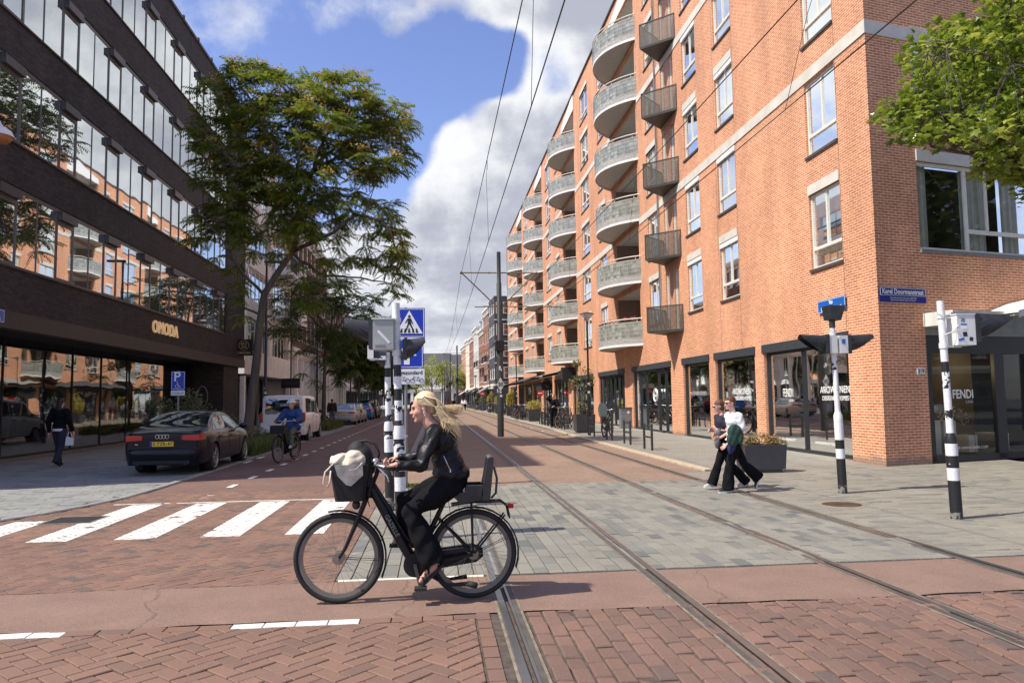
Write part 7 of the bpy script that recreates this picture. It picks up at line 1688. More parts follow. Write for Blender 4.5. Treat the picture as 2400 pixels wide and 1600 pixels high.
    for s in(-1,1):
        for i in range(14):
            xa=S['side'][0][0]+(S['side'][-1][1]-S['side'][0][0])*i/14; xb=S['side'][0][0]+(S['side'][-1][1]-S['side'][0][0])*(i+1)/14
            pa=side(xa,.03,s,.009); pb=side(xb,.03,s,.009); tr.bar(pa,pb,.008,.018)
            if S.get('uptrim'): pa=side(xa,.99,s,.009); pb=side(xb,.99,s,.009); tr.bar(pa,pb,.008,.014)
    tr.build('window_trim',MT['chrome'] if S.get('uptrim') else MT['blackm'],t)
    hd=MB()
    for s in(-1,1):
        for x in S['handles']: hd.obox((x,s*(half(x)*.997+.012),zb(x)-.14),(.18,.03,.03))
    hd.build('door_handle',S.get('mirm',paint),t)
    sm=MB()
    for s in(-1,1):
        for x in S['doors']:
            for i in range(5):
                za=.32+(zb(x)-.36)*i/5; zc=.32+(zb(x)-.36)*(i+1)/5; sm.box(x-.004,x+.004,s*half(x)*1.0-(.004 if s>0 else -.001),s*half(x)*1.0+(.0015 if s>0 else -.004)+0,za,zc)
    sm.build('door_gap',MT['dark'],t)
    bp=MB(); sl_=S.get('sill',.22); bt=S.get('bump',.62)
    ring=[]; NP=18
    for (dz,dx) in ((sl_+.02,.0),(sl_+.10,-.035),(sl_+.22,-.065),(bt-.10,-.085),(bt-.03,-.075),(bt,-.03),(bt+.012,.02)):
        row=[]
        for i in range(NP+1):
            v=-1+2*i/NP; ax=abs(v); yy=v*(h0*1.02); xx=dx+(.10*max(0,ax-.55)**1.6*2.0) ; 
            if ax>.93: xx+=.12*(ax-.93)/.07
            row.append((xx,yy+(.012 if v>0 else -.012)*(1 if ax>.9 else 0),dz))
        ring.append(row)
    bp.add([p for r_ in ring for p in r_],[(a*(NP+1)+b,a*(NP+1)+b+1,(a+1)*(NP+1)+b+1,(a+1)*(NP+1)+b) for a in range(len(ring)-1) for b in range(NP)])
    bp.build('bumper',S.get('bumpm',paint),t,smooth=True)
    lp=MB(); lp.box(-.05,.04,-h0*.80,h0*.80,S.get('sill',.22)+.05,S.get('sill',.22)+.13); 
    for s in(-1,1): lp.cyl((-.045,s*h0*.68,S.get('sill',.22)+.06),(.06,s*h0*.68,S.get('sill',.22)+.06),.045,n=12)
    lp.build('bumper_lip',S.get('lip',MT['blackm']),t)
    return t
sedan=dict(L=4.85,W=1.82,top=([0,.12,.45,.75,1.15,1.75,2.6,3.2,3.75,4.3,4.85],[.93,1.00,1.055,1.10,1.27,1.44,1.455,1.36,1.05,.95,.80]),belt=([0,.3,1.2,2.5,3.7,4.5,4.85],[.90,.965,.985,.965,.93,.86,.70]),
 plan=([0,.05,.15,.4,1.2,2.5,3.8,4.5,4.7,4.85],[.84,.90,.95,.985,1.0,1.0,.985,.93,.82,.62]),wr=.34,axles=(1.08,4.0),side=[(1.05,1.32,.30,.06),(1.36,2.25,.06,.02),(2.31,3.35,.02,-.42)],rear=(.72,1.62,1.02),front=(2.75,3.65,1.02),
 lamp=(.44,.80,.80,.93),wrap=.24,mir=3.3,plate=.73,txt='3-TZR-47',handles=(1.5,2.5),doors=(1.34,2.28,3.36),spokes=5,uptrim=True,tumble=.70)
c1=car('glossy black sedan with a yellow plate, parked half on the grey paving at the left','' or (-6.28,18.25,0.0),R(90),sedan,carpaint('black_car_paint',(.008,.008,.014)))
o=[ch for ch in c1.children if ch.name.startswith('body')][0]
q=MB()
for i in range(4): q.tube([(-.022,-.115+.072*i+.045*math.cos(2*PI*k/16),.90+.045*math.sin(2*PI*k/16)) for k in range(16)],.006,5,closed=True)
q.build('emblem',MT['chrome'],c1); q=text('A6',.06,MT['chrome'],.002); facing(q,(-.018,.56,.725),(0,-1,0)); q.parent=c1
van=dict(L=4.95,W=1.92,top=([0,.06,.2,.6,2.5,3.1,3.7,4.2,4.6,4.95],[1.78,1.88,1.93,1.945,1.93,1.88,1.55,1.16,1.04,.8]),belt=([0,.5,2.5,3.8,4.5,4.95],[1.16,1.18,1.16,1.10,1.0,.72]),
 plan=([0,.05,.2,.6,2.5,3.9,4.5,4.8,4.95],[.93,.965,.99,1.0,1.0,.99,.93,.82,.7]),wr=.33,axles=(.95,4.1),side=[(.42,1.75,.0,.0),(1.85,2.85,.0,.0),(2.95,3.75,.0,-.5)],rear=(0,0,1),front=(3.05,3.95,1.0),flat_rear=(1.15,1.78),
 lamp=(.80,.91,.80,1.22),wrap=.06,mir=3.5,plate=.62,handles=(2.0,3.0),doors=(1.80,2.92,3.9),spokes=8,sill=.26,tumble=.86,mirm=MT['blackm'])
c2=car('white passenger van with a dark rear window parked behind the cyclist in the blue jacket',(-6.35,32.5,0),R(90),van,carpaint('white_car_paint',(.80,.80,.78)),name='parked_van',cat='van')
hatch=dict(L=4.3,W=1.78,top=([0,.06,.3,.7,1.5,2.3,2.9,3.4,3.9,4.3],[1.02,1.14,1.36,1.45,1.49,1.43,1.10,.97,.9,.72]),belt=([0,.4,1.5,3.0,3.9,4.3],[.95,.99,.97,.93,.84,.66]),
 plan=([0,.05,.2,.5,1.5,3.2,3.9,4.15,4.3],[.86,.92,.97,.99,1.0,.98,.9,.78,.62]),wr=.31,axles=(.8,3.4),side=[(.62,.98,.12,.03),(1.03,1.75,.03,.0),(1.8,2.7,.0,-.40)],rear=(.06,.42,.95),front=(2.2,2.85,1.02),
 lamp=(.58,.80,.78,1.0),wrap=.14,mir=2.65,plate=.68,handles=(1.2,2.0),doors=(1.0,1.78,2.72),tumble=.74)
c3=car('silver estate car, first of the parked row beyond the man in the brown jacket',(-6.4,53.2,0),R(90),dict(sedan,txt=None,uptrim=False),carpaint('silver_car_paint',(.50,.50,.49),.5))
c4=car('second silver car, tucked in front of the silver estate',(-6.35,58.6,0),R(90),hatch,carpaint('champagne_car_paint',(.46,.45,.42),.5))
c5=car('bright blue hatchback in the parked row',(-6.3,65.8,0),R(90),hatch,carpaint('blue_car_paint',(.02,.16,.42),.3))
c6=car('dark blue people carrier, last of the parked row',(-6.3,71,0),R(90),dict(van,L=4.95,txt=None,top=([0,.06,.2,.6,2.5,3.1,3.7,4.2,4.6,4.95],[1.60,1.70,1.76,1.78,1.76,1.70,1.42,1.10,1.0,.8]),flat_rear=(1.12,1.64)),carpaint('navy_car_paint',(.015,.018,.035)),name='parked_van',cat='van')
c7=car('black car with glowing brake lights driving away far down the road',(-3.0,118,0),R(90),hatch,carpaint('far_black_paint',(.012,.012,.014)),name='moving_car')
c8=car('white car crossing at the far end of the street',(.5,168,0),R(176),hatch,carpaint('far_white_paint',(.75,.75,.75)),name='moving_car')
c9=car('small red car parked at the end of the tram lane',(3.6,172,0),R(90),hatch,carpaint('far_red_paint',(.4,.02,.02)),name='parked_car')
# ---------------- people ----------------
def headprims(c,yaw=0,pitch=0,s=1,m=0):
    """x forward. One skull with jaw, chin, nose, brow, lips, cheeks, ears"""
    Rm=Matrix.Rotation(yaw,3,'Z')@Matrix.Rotation(pitch,3,'Y'); c=Vector(c); P=[]
    def e(x,y,z,a,b,d): P.append(('e',c+Rm@Vector((x,y,z))*s,(a*s,b*s,d*s),Rm,m))
    e(-.012,0,.025,.095,.076,.095); e(.035,0,-.025,.058,.058,.082); e(.032,0,-.072,.052,.050,.042); e(.076,0,-.100,.020,.024,.017); e(.062,.034,-.035,.026,.024,.030); e(.062,-.034,-.035,.026,.024,.030)
    e(.083,0,.020,.018,.050,.013); e(.092,0,-.006,.014,.011,.026); e(.106,0,-.030,.018,.012,.014); e(.098,0,-.036,.014,.019,.010); e(.090,0,-.060,.013,.024,.007); e(.088,0,-.073,.012,.021,.008)
    for y in(-.077,.077): e(-.004,y,-.012,.018,.009,.030)
    return P,(lambda x,y,z:c+Rm@Vector((x,y,z))*s),Rm
def fingers(wr,pc,nrm,along,side,curl,s=1,m=0,thumb=1):
    """hand at palm centre pc: along = finger direction, nrm = out of the back of the hand, side = towards the thumb"""
    a,n,sd=Vector(along).normalized(),Vector(nrm).normalized(),Vector(side).normalized(); pc=Vector(pc); P=[]
    Mx=Matrix((a,sd,n)).transposed(); P.append(('e',pc,(.046*s,.040*s,.015*s),Mx,m)); P.append(('c',[Vector(wr),pc-a*.03*s],[.026*s,.024*s],m))
    for i,(o,l) in enumerate(((-.031,.8),(-.011,.96),(.010,1.0),(.030,.92))):
        p=pc+a*.040*s+sd*o*s; d=a.copy(); pts=[pc+a*.01*s+sd*o*.8*s,p]; cu=curl*(1+.12*(i-1.5)*.5)
        for k in range(3): d=(Quaternion(sd,cu/3)@d) if True else d; p=p+d*(.030-.004*k)*l*s; pts.append(p.copy())
        P.append(('c',pts,[.010*s,.0095*s,.009*s,.0085*s,.0075*s],m))
    t0=pc-a*.015*s+sd*.030*s; t1=t0+(sd*.8+a*.5-n*.3).normalized()*.035*s; t2=t1+(a*.8-n*.5+sd*.1).normalized()*.03*s; P.append(('c',[t0,t1,t2],[.013*s,.011*s,.0085*s],m)); return P
def V3(*a): return Vector(a)
def figure(t,J,S,vox=.009,s=1.0):
    """J: joints, S: look. body (skin, whole figure) with clothing and hair as parts of their own"""
    sk=S.get('skin',MT['skin']); B=[]
    hp,hf,Rm=headprims(J['head'],J.get('hyaw',0),J.get('hpitch',0),J.get('hs',1.0)*s); B+=hp
    B.append(('c',[J['head']+V3(-.02,0,-.05)*s,J['neck'],J['chest']+V3(0,0,.08)*s],[.050*s,.054*s,.07*s]))
    B.append(('e',J['chest'],(.095*s,.135*s,.15*s))); B.append(('e',(J['chest']+J['pelvis'])/2,(.085*s,.115*s,.15*s))); B.append(('e',J['pelvis'],(.105*s,.145*s,.11*s)))
    arms=[]; 
    for k in('L','R'):
        B.append(('c',[J['chest']+(J['sh'+k]-J['chest'])*.5+V3(0,0,.03),J['sh'+k],J['el'+k],J['wr'+k]],[.055*s,.048*s,.036*s,.025*s])); h=J.get('hand'+k)
        if h: B+=fingers(J['wr'+k],h[0],h[1],h[2],h[3],h[4],s*S.get('hsz',1.0))
        hipk=J['hip'+k]; B.append(('c',[hipk,J['kn'+k],J['an'+k]],[.075*s,.052*s,.034*s])); d=(J['to'+k]-J['an'+k]); B.append(('c',[J['an'+k]-V3(0,0,.02)*s,J['an'+k]*.45+J['to'+k]*.55,J['to'+k]],[.034*s,.03*s,.02*s]))
    blob('body',B,vox,sk,t,1)
    # face details
    ey=MB(); 
    for y in(-.030,.030): ey.ell(hf(.0835,y,.000),(.010*s,.013*s,.006*s),Rm,8,0,6)
    if not S.get('glasses'): ey.build('eyes',mat('eye_dark',(.03,.02,.02),.3) if 'eye_dark' not in bpy.data.materials else bpy.data.materials['eye_dark'],t,smooth=True)
    if S.get('glasses'):
        g=MB()
        for y in(-.032,.032): g.ell(hf(.098,y,-.002),(.009*s,.029*s,.019*s),Rm,12,0,8); g.bar(hf(.095,y*1.7,.003),hf(.0,y*2.55,.003),.004,.010)
        g.bar(hf(.102,-.01,.005),hf(.102,.01,.005),.006,.006); g.build('sunglasses',MT['black'],t,smooth=True)
    lp=MB(); lp.ell(hf(.0985,0,-.0665),(.008*s,.020*s,.006*s),Rm,10,0,6); lp.build('lips',mat('lip_colour',(.42,.16,.13),.45) if 'lip_colour' not in bpy.data.materials else bpy.data.materials['lip_colour'],t,smooth=True)
    # top / jacket
    T_=[]; th=S.get('thick',.018)*s; hem=J['hem']; 
    T_.append(('e',J['chest']+V3(-.005,0,.01),(.108*s+th,.150*s+th,.155*s))); T_.append(('c',[J['chest']+(J['shL']-J['chest'])*.8+V3(0,0,.02),J['chest']+V3(-.01,0,.075)*s,J['chest']+(J['shR']-J['chest'])*.8+V3(0,0,.02)],[.058*s+th*.5,.075*s,.058*s+th*.5]))
    mid=(J['chest']+J['pelvis'])/2; T_.append(('e',mid,(.095*s+th,.130*s+th,.15*s))); T_.append(('e',mid.lerp(hem,.6),(.105*s+th,.143*s+th,.13*s))); T_.append(('e',hem,(S.get('hemr',(.115,.155,.05))[0]*s+th,S.get('hemr',(.115,.155,.05))[1]*s+th,S.get('hemr',(.115,.155,.05))[2]*s)))
    for k in('L','R'):
        sh_t=S.get('sth',th); a=[J['sh'+k],J['el'+k]]; r=[.056*s+sh_t,.047*s+sh_t]
        if S.get('sleeve','long')=='long': a.append(J['wr'+k].lerp(J['el'+k],.06)); r.append(.035*s+sh_t*.6)
        else: a[1]=J['sh'+k].lerp(J['el'+k],S.get('sl',.62)); r[1]=.062*s
        T_.append(('c',a,r))
    if S.get('collar',1): T_.append(('c',[J['neck']+V3(-.015,0,-.035)*s,J['neck']+V3(-.012,0,-.005)*s],[.068*s,.060*s]))
    wk=S.get('wrinkle',.003); blob(S.get('topname','jacket'),T_,vox*1.1,S['top'],t,2,disp=lambda c:(math.sin(c.z*55+c.x*38+c.y*20)*wk,math.sin(c.x*60+c.z*34)*wk,math.sin(c.x*48-c.z*40)*wk*.7))
    # trousers
    U=[]; f=S.get('flare',.07)*s; U.append(('e',J['pelvis']+V3(-.005,0,.0),(.118*s,.158*s,.125*s)))
    for k in('L','R'):
        an=J['an'+k]; kn=J['kn'+k]; d=(an-kn).normalized(); tr_=S.get('thigh',1.0); U.append(('k',[J['hip'+k],J['hip'+k].lerp(kn,.5),kn,kn.lerp(an,.55),an+d*S.get('leglen',.045)],[.100*s*tr_,.090*s*tr_,.074*s*tr_,max(f*.90,.055*s),f]))
    blob(S.get('legname','trousers'),U,vox*1.1,S['legs'],t,2,disp=lambda c:(math.sin(c.z*42+c.y*30)*wk,math.sin(c.x*45+c.z*25)*wk,0))
    # shoes
    for k in(('L','R') if S.get('shoes') else ()):
        an,to=J['an'+k],J['to'+k]; d=(to-an); d.z=min(d.z,0) if False else d.z; dn=d.normalized(); F=[('c',[an-dn*.045*s-V3(0,0,.045)*s*S.get('shd',1),an.lerp(to,.5)-V3(0,0,.012)*s,to+dn*.015*s],[.036*s,.040*s,.030*s])]
        if S.get('shoe_hi',1): F.append(('c',[an-V3(0,0,.01)*s,an-V3(0,0,.05)*s],[.042*s,.04*s]))
        blob('shoe',F,vox,S['shoes'],t,1)
        if S.get('sole'):
            so_=MB(); a=an-dn*.07*s; b=to+dn*.04*s; a.z=min(a.z,an.z-.075*s); b.z=to.z-.026*s; so_.bar(a,b,.085*s,.028*s); so_.build('sole',S['sole'],t)
    # hair
    H_=[]; hc=S.get('hair','short'); e=lambda x,y,z,a,b,d:H_.append(('e',hf(x,y,z),(a*s,b*s,d*s),Rm))
    e(-.022,0,.040,.098,.083,.094)
    if hc=='long': e(-.075,0,-.04,.045,.075,.12); e(-.08,0,-.14,.045,.085,.11)
    elif hc=='bob': e(-.06,0,-.03,.05,.078,.09); e(-.03,.06,-.02,.04,.02,.06); e(-.03,-.06,-.02,.04,.02,.06); e(.06,.02,.055,.03,.045,.02)
    elif hc=='short': e(-.05,0,.0,.06,.078,.07); e(.045,0,.075,.05,.055,.022)
    if hc!='bald': blob('hair',H_,vox,S['hairm'],t,1,disp=lambda c:(math.sin(c.z*160+c.y*90)*.0022,math.sin(c.x*150)*.0022,0))
    if S.get('hat'):
        h=MB(); pr=[(0,.135),(.07,.13),(.088,.11),(.098,.05),(.135,.012),(.14,.0),(.10,.03)]; h.lathe([(r*s,z*s) for r,z in pr],hf(-.012,0,.035),20,M=Rm); h.build('bucket_hat',S['hat'],t,smooth=True)
    return hf,Rm
leather=mat('black_leather',(.007,.007,.008),.46,var=.2,bump=1.0,bs=13,spec=.33); blk=mat('black_cloth',(.0085,.0085,.010),.95,var=.2,bump=.2,bs=60,spec=.12)
blond=mat('blond_hair',(.66,.51,.30),.42,var=.22,vs=40,island=.25)
skinb=mat('tanned_skin',(.60,.33,.23),.5,var=.05)
# --- the cyclist
t=thing('person','blonde woman in a black leather jacket and black trousers riding the black bicycle','person',(BX,BY,0),PI)
J=dict(head=V3(.408,0,1.600),hyaw=.0,hpitch=.16,hs=1.03,neck=V3(.365,0,1.475),chest=V3(.265,0,1.30),pelvis=V3(.165,0,.985),hem=V3(.175,0,1.04),
 shL=V3(.325,.165,1.385),elL=V3(.43,.245,1.13),wrL=V3(.60,.285,1.135),shR=V3(.325,-.165,1.385),elR=V3(.45,-.24,1.17),wrR=V3(.61,-.285,1.155),
 hipL=V3(.19,.085,.955),knL=V3(.51,.105,.745),anL=V3(.325,.125,.315),toL=V3(.435,.125,.185),hipR=V3(.19,-.085,.955),knR=V3(.565,-.10,.80),anR=V3(.52,-.12,.475),toR=V3(.66,-.12,.465),
 handL=(V3(.655,.285,1.142),(.15,.1,1),(1,0,-.12),(0,-1,.1),2.4),handR=(V3(.665,-.285,1.155),(.15,0,1),(1,0,-.12),(0,1,.1),2.4))
hf,Rm=figure(t,J,dict(skin=skinb,top=leather,legs=blk,shoes=None,hairm=blond,hair='none',flare=.110,thigh=1.14,leglen=-.01,collar=0,thick=.034,sleeve='long',hemr=(.128,.158,.085),wrinkle=.0062,sth=.010),vox=.0068)
# hair: cap with many blown strands
for ch in list(t.children):
    if ch.name.startswith('hair'): bpy.data.objects.remove(ch)
hr=random.Random(9); hb_=MB(); 
for (x,y,z,a,b,d) in ((-.024,0,.046,.099,.087,.088),(-.070,0,.0,.045,.070,.075)): hb_.ell(hf(x,y,z),(a,b,d),Rm,20,0,14)
hb_ok=hb_
st=MB()
for i in range(1300):
    th=hr.uniform(-1.2,1.2); k=hr.random()
    if i<430:     # over the crown, front to back
        y0=hr.uniform(-.078,.078); p0=hf(.062-abs(y0)*.35,y0*.95,.092-abs(y0)*.55); p1=hf(-.02,y0*1.15,.134-abs(y0)*.62); p2=hf(-.108,y0*1.1,.07-abs(y0)*.3); root=[p0,p1,p2]
    else:
        y0=hr.choice([-1,1])*hr.uniform(.05,.088); p0=hf(.045,y0*.86,hr.uniform(.03,.085)); p1=hf(-.02,y0*1.10,hr.uniform(.01,.075)); p2=hf(-.09,y0*1.05,-.01); root=[p0,p1,p2]
    q=root[-1]; mode=hr.random()
    if mode<.34: end=V3(.065+hr.uniform(0,.15),hr.uniform(-.09,.09),1.59+hr.uniform(-.06,.03)); mid=V3(.22,y0*.9,1.575+hr.uniform(-.03,.03))
    elif mode<.5: end=V3(.14+hr.uniform(-.03,.06),hr.uniform(-.11,.11),1.46+hr.uniform(-.06,.06)); mid=V3(.235,y0,1.55+hr.uniform(-.03,.02))
    else: end=V3(.135+hr.uniform(-.05,.12),y0*1.3+hr.uniform(-.07,.07),1.335+hr.uniform(-.04,.14)); mid=V3(.235+hr.uniform(-.03,.03),y0*1.2,1.50+hr.uniform(-.03,.03))
    m2_=mid.lerp(end,.55)+V3(hr.uniform(-.02,.02),hr.uniform(-.02,.02),hr.uniform(-.015,.02)); w=hr.uniform(.0011,.0028)
    st.tube(root+[mid,m2_,end],[w*.5,w,w*1.1,w,w*.8,.0006],4,cap=False)
o=hb_ok.build('hair',blond,t,smooth=True); q=st.build('strands',blond,None,smooth=True,fix=False); q.parent=o
er=MB(); er.tube([hf(-.0+.008*math.cos(a*.8),.088,-.045+.012*math.sin(a*.8)) for a in range(8)],.0025,5,closed=True); er.ell(hf(.0,.088,-.068),(.005,.005,.005)); er.build('earring',MT['white'],t,smooth=True)
gl=MB(); gl.tube([hf(.062,.0,.105),hf(.052,.045,.092),hf(.02,.082,.060),hf(-.01,.092,.02)],.005,6); pass
zp=MB(); zp.tube([(.245,.178,1.20),(.215,.185,1.14),(.19,.186,1.085)],.004,5); zp.box(.183,.193,.182,.192,1.065,1.09); zp.build('zip',MT['chrome'],t)
sh_=MB(); sh_.prism([(.34,1.30),(.365,1.28),(.335,1.12),(.30,1.02),(.285,1.03),(.32,1.15)],(0,.02,0),o=(0,-.01,0)); sh_.build('blouse',mat('pink_blouse',(.5,.36,.33),.8),t)
for k,sg in(('L',1),('R',-1)):
    an,to=J['an'+k],J['to'+k]; dn=(to-an).normalized(); nn_=dn.cross(Vector((0,1,0))).normalized(); nn_=nn_ if nn_.z>0 else -nn_
    heel=an-dn*.05-nn_*.055; fm=MB(); fm.bar(heel,to-nn_*.028+dn*.045,.082,.022); 
    for f_ in(.35,.62,.82): c=an.lerp(to,f_)+nn_*(.018-.02*f_); fm.tube([c+Vector((0,-.048,-.03)),c+Vector((0,-.03,.006)),c+nn_*.012,c+Vector((0,.03,.006)),c+Vector((0,.048,-.03))],.010,6)
    fm.build('sandal',MT['blackm'],t)
# --- the couple
white_t=mat('white_tshirt',(.74,.74,.75),.9,var=.06,bump=.2,bs=20); navy=mat('navy_cloth',(.022,.022,.04),.9,var=.2,bump=.2,bs=25); greenj=mat('green_jacket_cloth',(.02,.055,.04),.75,var=.2,bump=.3,bs=25); brh=mat('auburn_hair',(.11,.045,.022),.55,var=.2,vs=30); blh=mat('black_hair',(.012,.01,.01),.5,var=.2); whs=mat('white_shoe',(.62,.62,.60),.6,var=.15,vs=30); gsh=mat('silver_shoe',(.42,.43,.42),.5,var=.3,vs=25); fair=mat('fair_skin',(.66,.38,.29),.55,var=.05)
mx_=AY(1722,1153,12.75).x
t=thing('person','man in white t-shirt and sunglasses walking left, green jacket over his arm','person',(mx_,12.75,0),PI)
J=dict(head=V3(.03,0,1.535),hyaw=.25,neck=V3(-.01,0,1.40),chest=V3(-.02,0,1.215),pelvis=V3(-.03,0,.87),hem=V3(-.025,0,.90),shL=V3(-.05,.155,1.305),elL=V3(-.13,.215,1.03),wrL=V3(.10,.19,.90),shR=V3(.0,-.155,1.305),elR=V3(-.05,-.2,1.04),wrR=V3(.14,-.2,.93),
 hipL=V3(-.02,.085,.84),knL=V3(.12,.09,.45),anL=V3(.15,.09,.095),toL=V3(.285,.10,.035),hipR=V3(-.04,-.085,.84),knR=V3(-.23,-.09,.46),anR=V3(-.45,-.09,.245),toR=V3(-.425,-.09,.07),
 handL=(V3(.215,.17,.80),(.5,.8,.3),(.8,-.05,-.6),(.2,-.5,.8),1.2),handR=(V3(.2,-.2,.92),(0,-.8,.6),(1,0,-.1),(0,.6,.8),1.2))
figure(t,J,dict(skin=fair,top=white_t,topname='tshirt',legs=blk,shoes=MT['black'],sole=whs,hairm=brh,hair='short',flare=.115,sleeve='short',sl=.72,thick=.028,glasses=1,collar=0,hemr=(.13,.165,.05),wrinkle=.003),vox=.0085,s=.95)
t2=thing('jacket','dark green jacket with navy lining draped over the forearm of the man in white','jacket',(mx_,12.75,0),PI)
blob('jacket',[('e',(.06,.235,1.04),(.13,.04,.14)),('e',(.10,.235,.92),(.11,.045,.13)),('e',(.0,.24,1.05),(.07,.035,.10)),('e',(-.03,.235,.95),(.07,.04,.12))],.009,greenj,t2,2,disp=lambda c:(math.sin(c.x*80)*.003,math.sin(c.x*55+c.z*25)*.0035,0))
blob('lining',[('e',(.13,.215,.76),(.06,.035,.10)),('e',(.08,.215,.80),(.05,.03,.08))],.01,mat('navy_lining',(.012,.015,.07),.8),t2,1,disp=lambda c:(0,math.sin(c.x*90)*.006,0))
wx=AY(1700,1147,13.2).x
t=thing('person','woman in sunglasses and navy top half hidden behind the man in white','person',(wx,13.25,0),PI)
J=dict(head=V3(.055,0,1.475),hyaw=-.05,hpitch=.12,neck=V3(.0,0,1.36),chest=V3(.0,0,1.18),pelvis=V3(-.02,0,.85),hem=V3(-.01,0,.95),shL=V3(.0,.145,1.27),elL=V3(-.02,.19,1.04),wrL=V3(.13,.15,1.05),shR=V3(.02,-.145,1.27),elR=V3(.02,-.19,1.02),wrR=V3(.15,-.12,1.03),
 hipL=V3(-.02,.08,.83),knL=V3(.13,.085,.44),anL=V3(.245,.085,.125),toL=V3(.375,.085,.06),hipR=V3(-.03,-.08,.83),knR=V3(-.15,-.085,.44),anR=V3(-.43,-.085,.12),toR=V3(-.315,-.085,.04),
 handL=(V3(.175,.12,1.075),(.3,.8,.5),(.5,-.6,.2),(.3,.2,.9),1.8),handR=(V3(.19,-.10,1.04),(0,-.8,.6),(.8,.4,0),(0,.3,.9),1.6))
figure(t,J,dict(skin=fair,top=navy,topname='top',legs=blk,shoes=gsh,sole=whs,hairm=brh,hair='bob',flare=.10,sleeve='short',sl=.55,glasses=1,thick=.02,collar=0,wrinkle=.003),vox=.0088,s=.92)
t2=thing('shoulder_bag','grey and black bag carried by the woman in the navy top','bag',(wx,13.25,0),PI)
blob('bag',[('e',(.17,.14,.94),(.05,.05,.12)),('e',(.15,.14,.82),(.055,.06,.10)),('e',(.12,.16,1.0),(.05,.04,.09))],.011,[mat('bag_grey',(.10,.10,.11),.7,var=.6,vs=12)],t2,1)
# --- second cyclist in the blue coat
bx2,by2=-4.02,22.35; bz=R(-103)
o=copy_tree(p1_,(bx2,by2,0),bz,label='black city bicycle with a front crate ridden towards the camera by the rider in blue',group=None)
if 'group' in o: del o['group']
q=MB(); q.box(.88,1.2,-.2,.2,.80,1.02); b_=q.build('crate',MT['blackm'],o)
bl=mat('blue_coat',(.022,.055,.17),.85,var=.2,bump=.2,bs=20); olive=mat('olive_trousers',(.12,.13,.09),.9,var=.15)
t=thing('person','cyclist in a white bucket hat and long blue coat riding towards the camera','person',(bx2,by2,0),bz)
J=dict(head=V3(.27,0,1.60),hyaw=.1,hpitch=.05,neck=V3(.22,0,1.47),chest=V3(.19,0,1.28),pelvis=V3(.14,0,.98),hem=V3(.20,0,.93),shL=V3(.19,.19,1.37),elL=V3(.34,.30,1.14),wrL=V3(.60,.28,1.12),shR=V3(.19,-.19,1.37),elR=V3(.34,-.32,1.14),wrR=V3(.60,-.28,1.12),
 hipL=V3(.18,.10,.94),knL=V3(.56,.13,.78),anL=V3(.50,.12,.45),toL=V3(.62,.12,.40),hipR=V3(.18,-.10,.94),knR=V3(.50,-.14,.66),anR=V3(.40,-.13,.24),toR=V3(.53,-.13,.17),
 handL=(V3(.655,.285,1.13),(.1,0,1),(1,0,-.1),(0,-1,0),2.2),handR=(V3(.655,-.285,1.13),(.1,0,1),(1,0,-.1),(0,1,0),2.2))
figure(t,J,dict(skin=fair,top=bl,topname='coat',legs=olive,shoes=whs,hairm=mat('fair_hair',(.40,.27,.14),.5,var=.3,vs=30),hair='bob',hat=whs,flare=.075,thick=.05,hemr=(.19,.21,.13),wrinkle=.006),vox=.013)
def stand(label,loc,rz,top,legs,shoes,hairm,hair='short',h=1.75,walk=.25,armpose=None,vox=.014,skin=None,**kw):
    t=thing('person',label,'person',loc,rz); s=h/1.75; w=walk
    J=dict(head=V3(.02,0,1.63),neck=V3(-.01,0,1.50),chest=V3(-.015,0,1.31),pelvis=V3(-.01,0,.95),hem=V3(-.01,0,.99),shL=V3(-.01,.175,1.42),elL=V3(-.06-w*.2,.24,1.14),wrL=V3(.02-w*.25,.26,.90),shR=V3(-.01,-.175,1.42),elR=V3(-.02+w*.25,-.24,1.14),wrR=V3(.08+w*.35,-.25,.92),
     hipL=V3(0,.09,.92),knL=V3(w*.5,.10,.50),anL=V3(w*.65,.10,.10),toL=V3(w*.65+.15,.11,.035),hipR=V3(0,-.09,.92),knR=V3(-w*.35,-.10,.50),anR=V3(-w*1.1,-.10,.10+w*.25),toR=V3(-w*1.1+.13,-.11,.035),
     handL=(V3(.04-w*.27,.265,.82),(0,1,0),(.1,0,-1),(1,0,0),.5),handR=(V3(.11+w*.38,-.255,.84),(0,-1,0),(.1,0,-1),(1,0,0),.5))
    if armpose: armpose(J)
    for k,v in J.items():
        if isinstance(v,Vector): J[k]=v*s
    for k in('handL','handR'): J[k]=(J[k][0]*s,)+J[k][1:]
    figure(t,J,dict(skin=skin or fair,top=top,legs=legs,shoes=shoes,hairm=hairm,hair=hair,**kw),vox=vox,s=s); return t
t=stand('woman with long black hair and dark clothes walking away past the shoe shop window',(-10.22,21.85,.0),R(80),blk,navy,MT['blackm'],blh,'long',h=1.84,walk=.22,flare=.085,thick=.03,topname='sweater',vox=.012)
q=MB(); q.lathe([(.165,1.02),(.17,.99),(.16,.955)],n=20); q.build('shirt_hem',white_t,t); 
t2=thing('small_bag','small white bag in the hand of the woman walking past the shoe shop','bag',(-9.93,21.75,.78)); q=MB(); q.prism([(-.09,-.22),(.10,-.22),(.11,-.02),(-.07,.02)],(0,.06,0)); q.build('bag',MT['white'],t2); q=MB(); q.tube([(-.05,.03,.0),(-.02,.03,.14),(.03,.03,.14),(.08,.03,0)],.008,5); q.build('handle',MT['white'],t2)
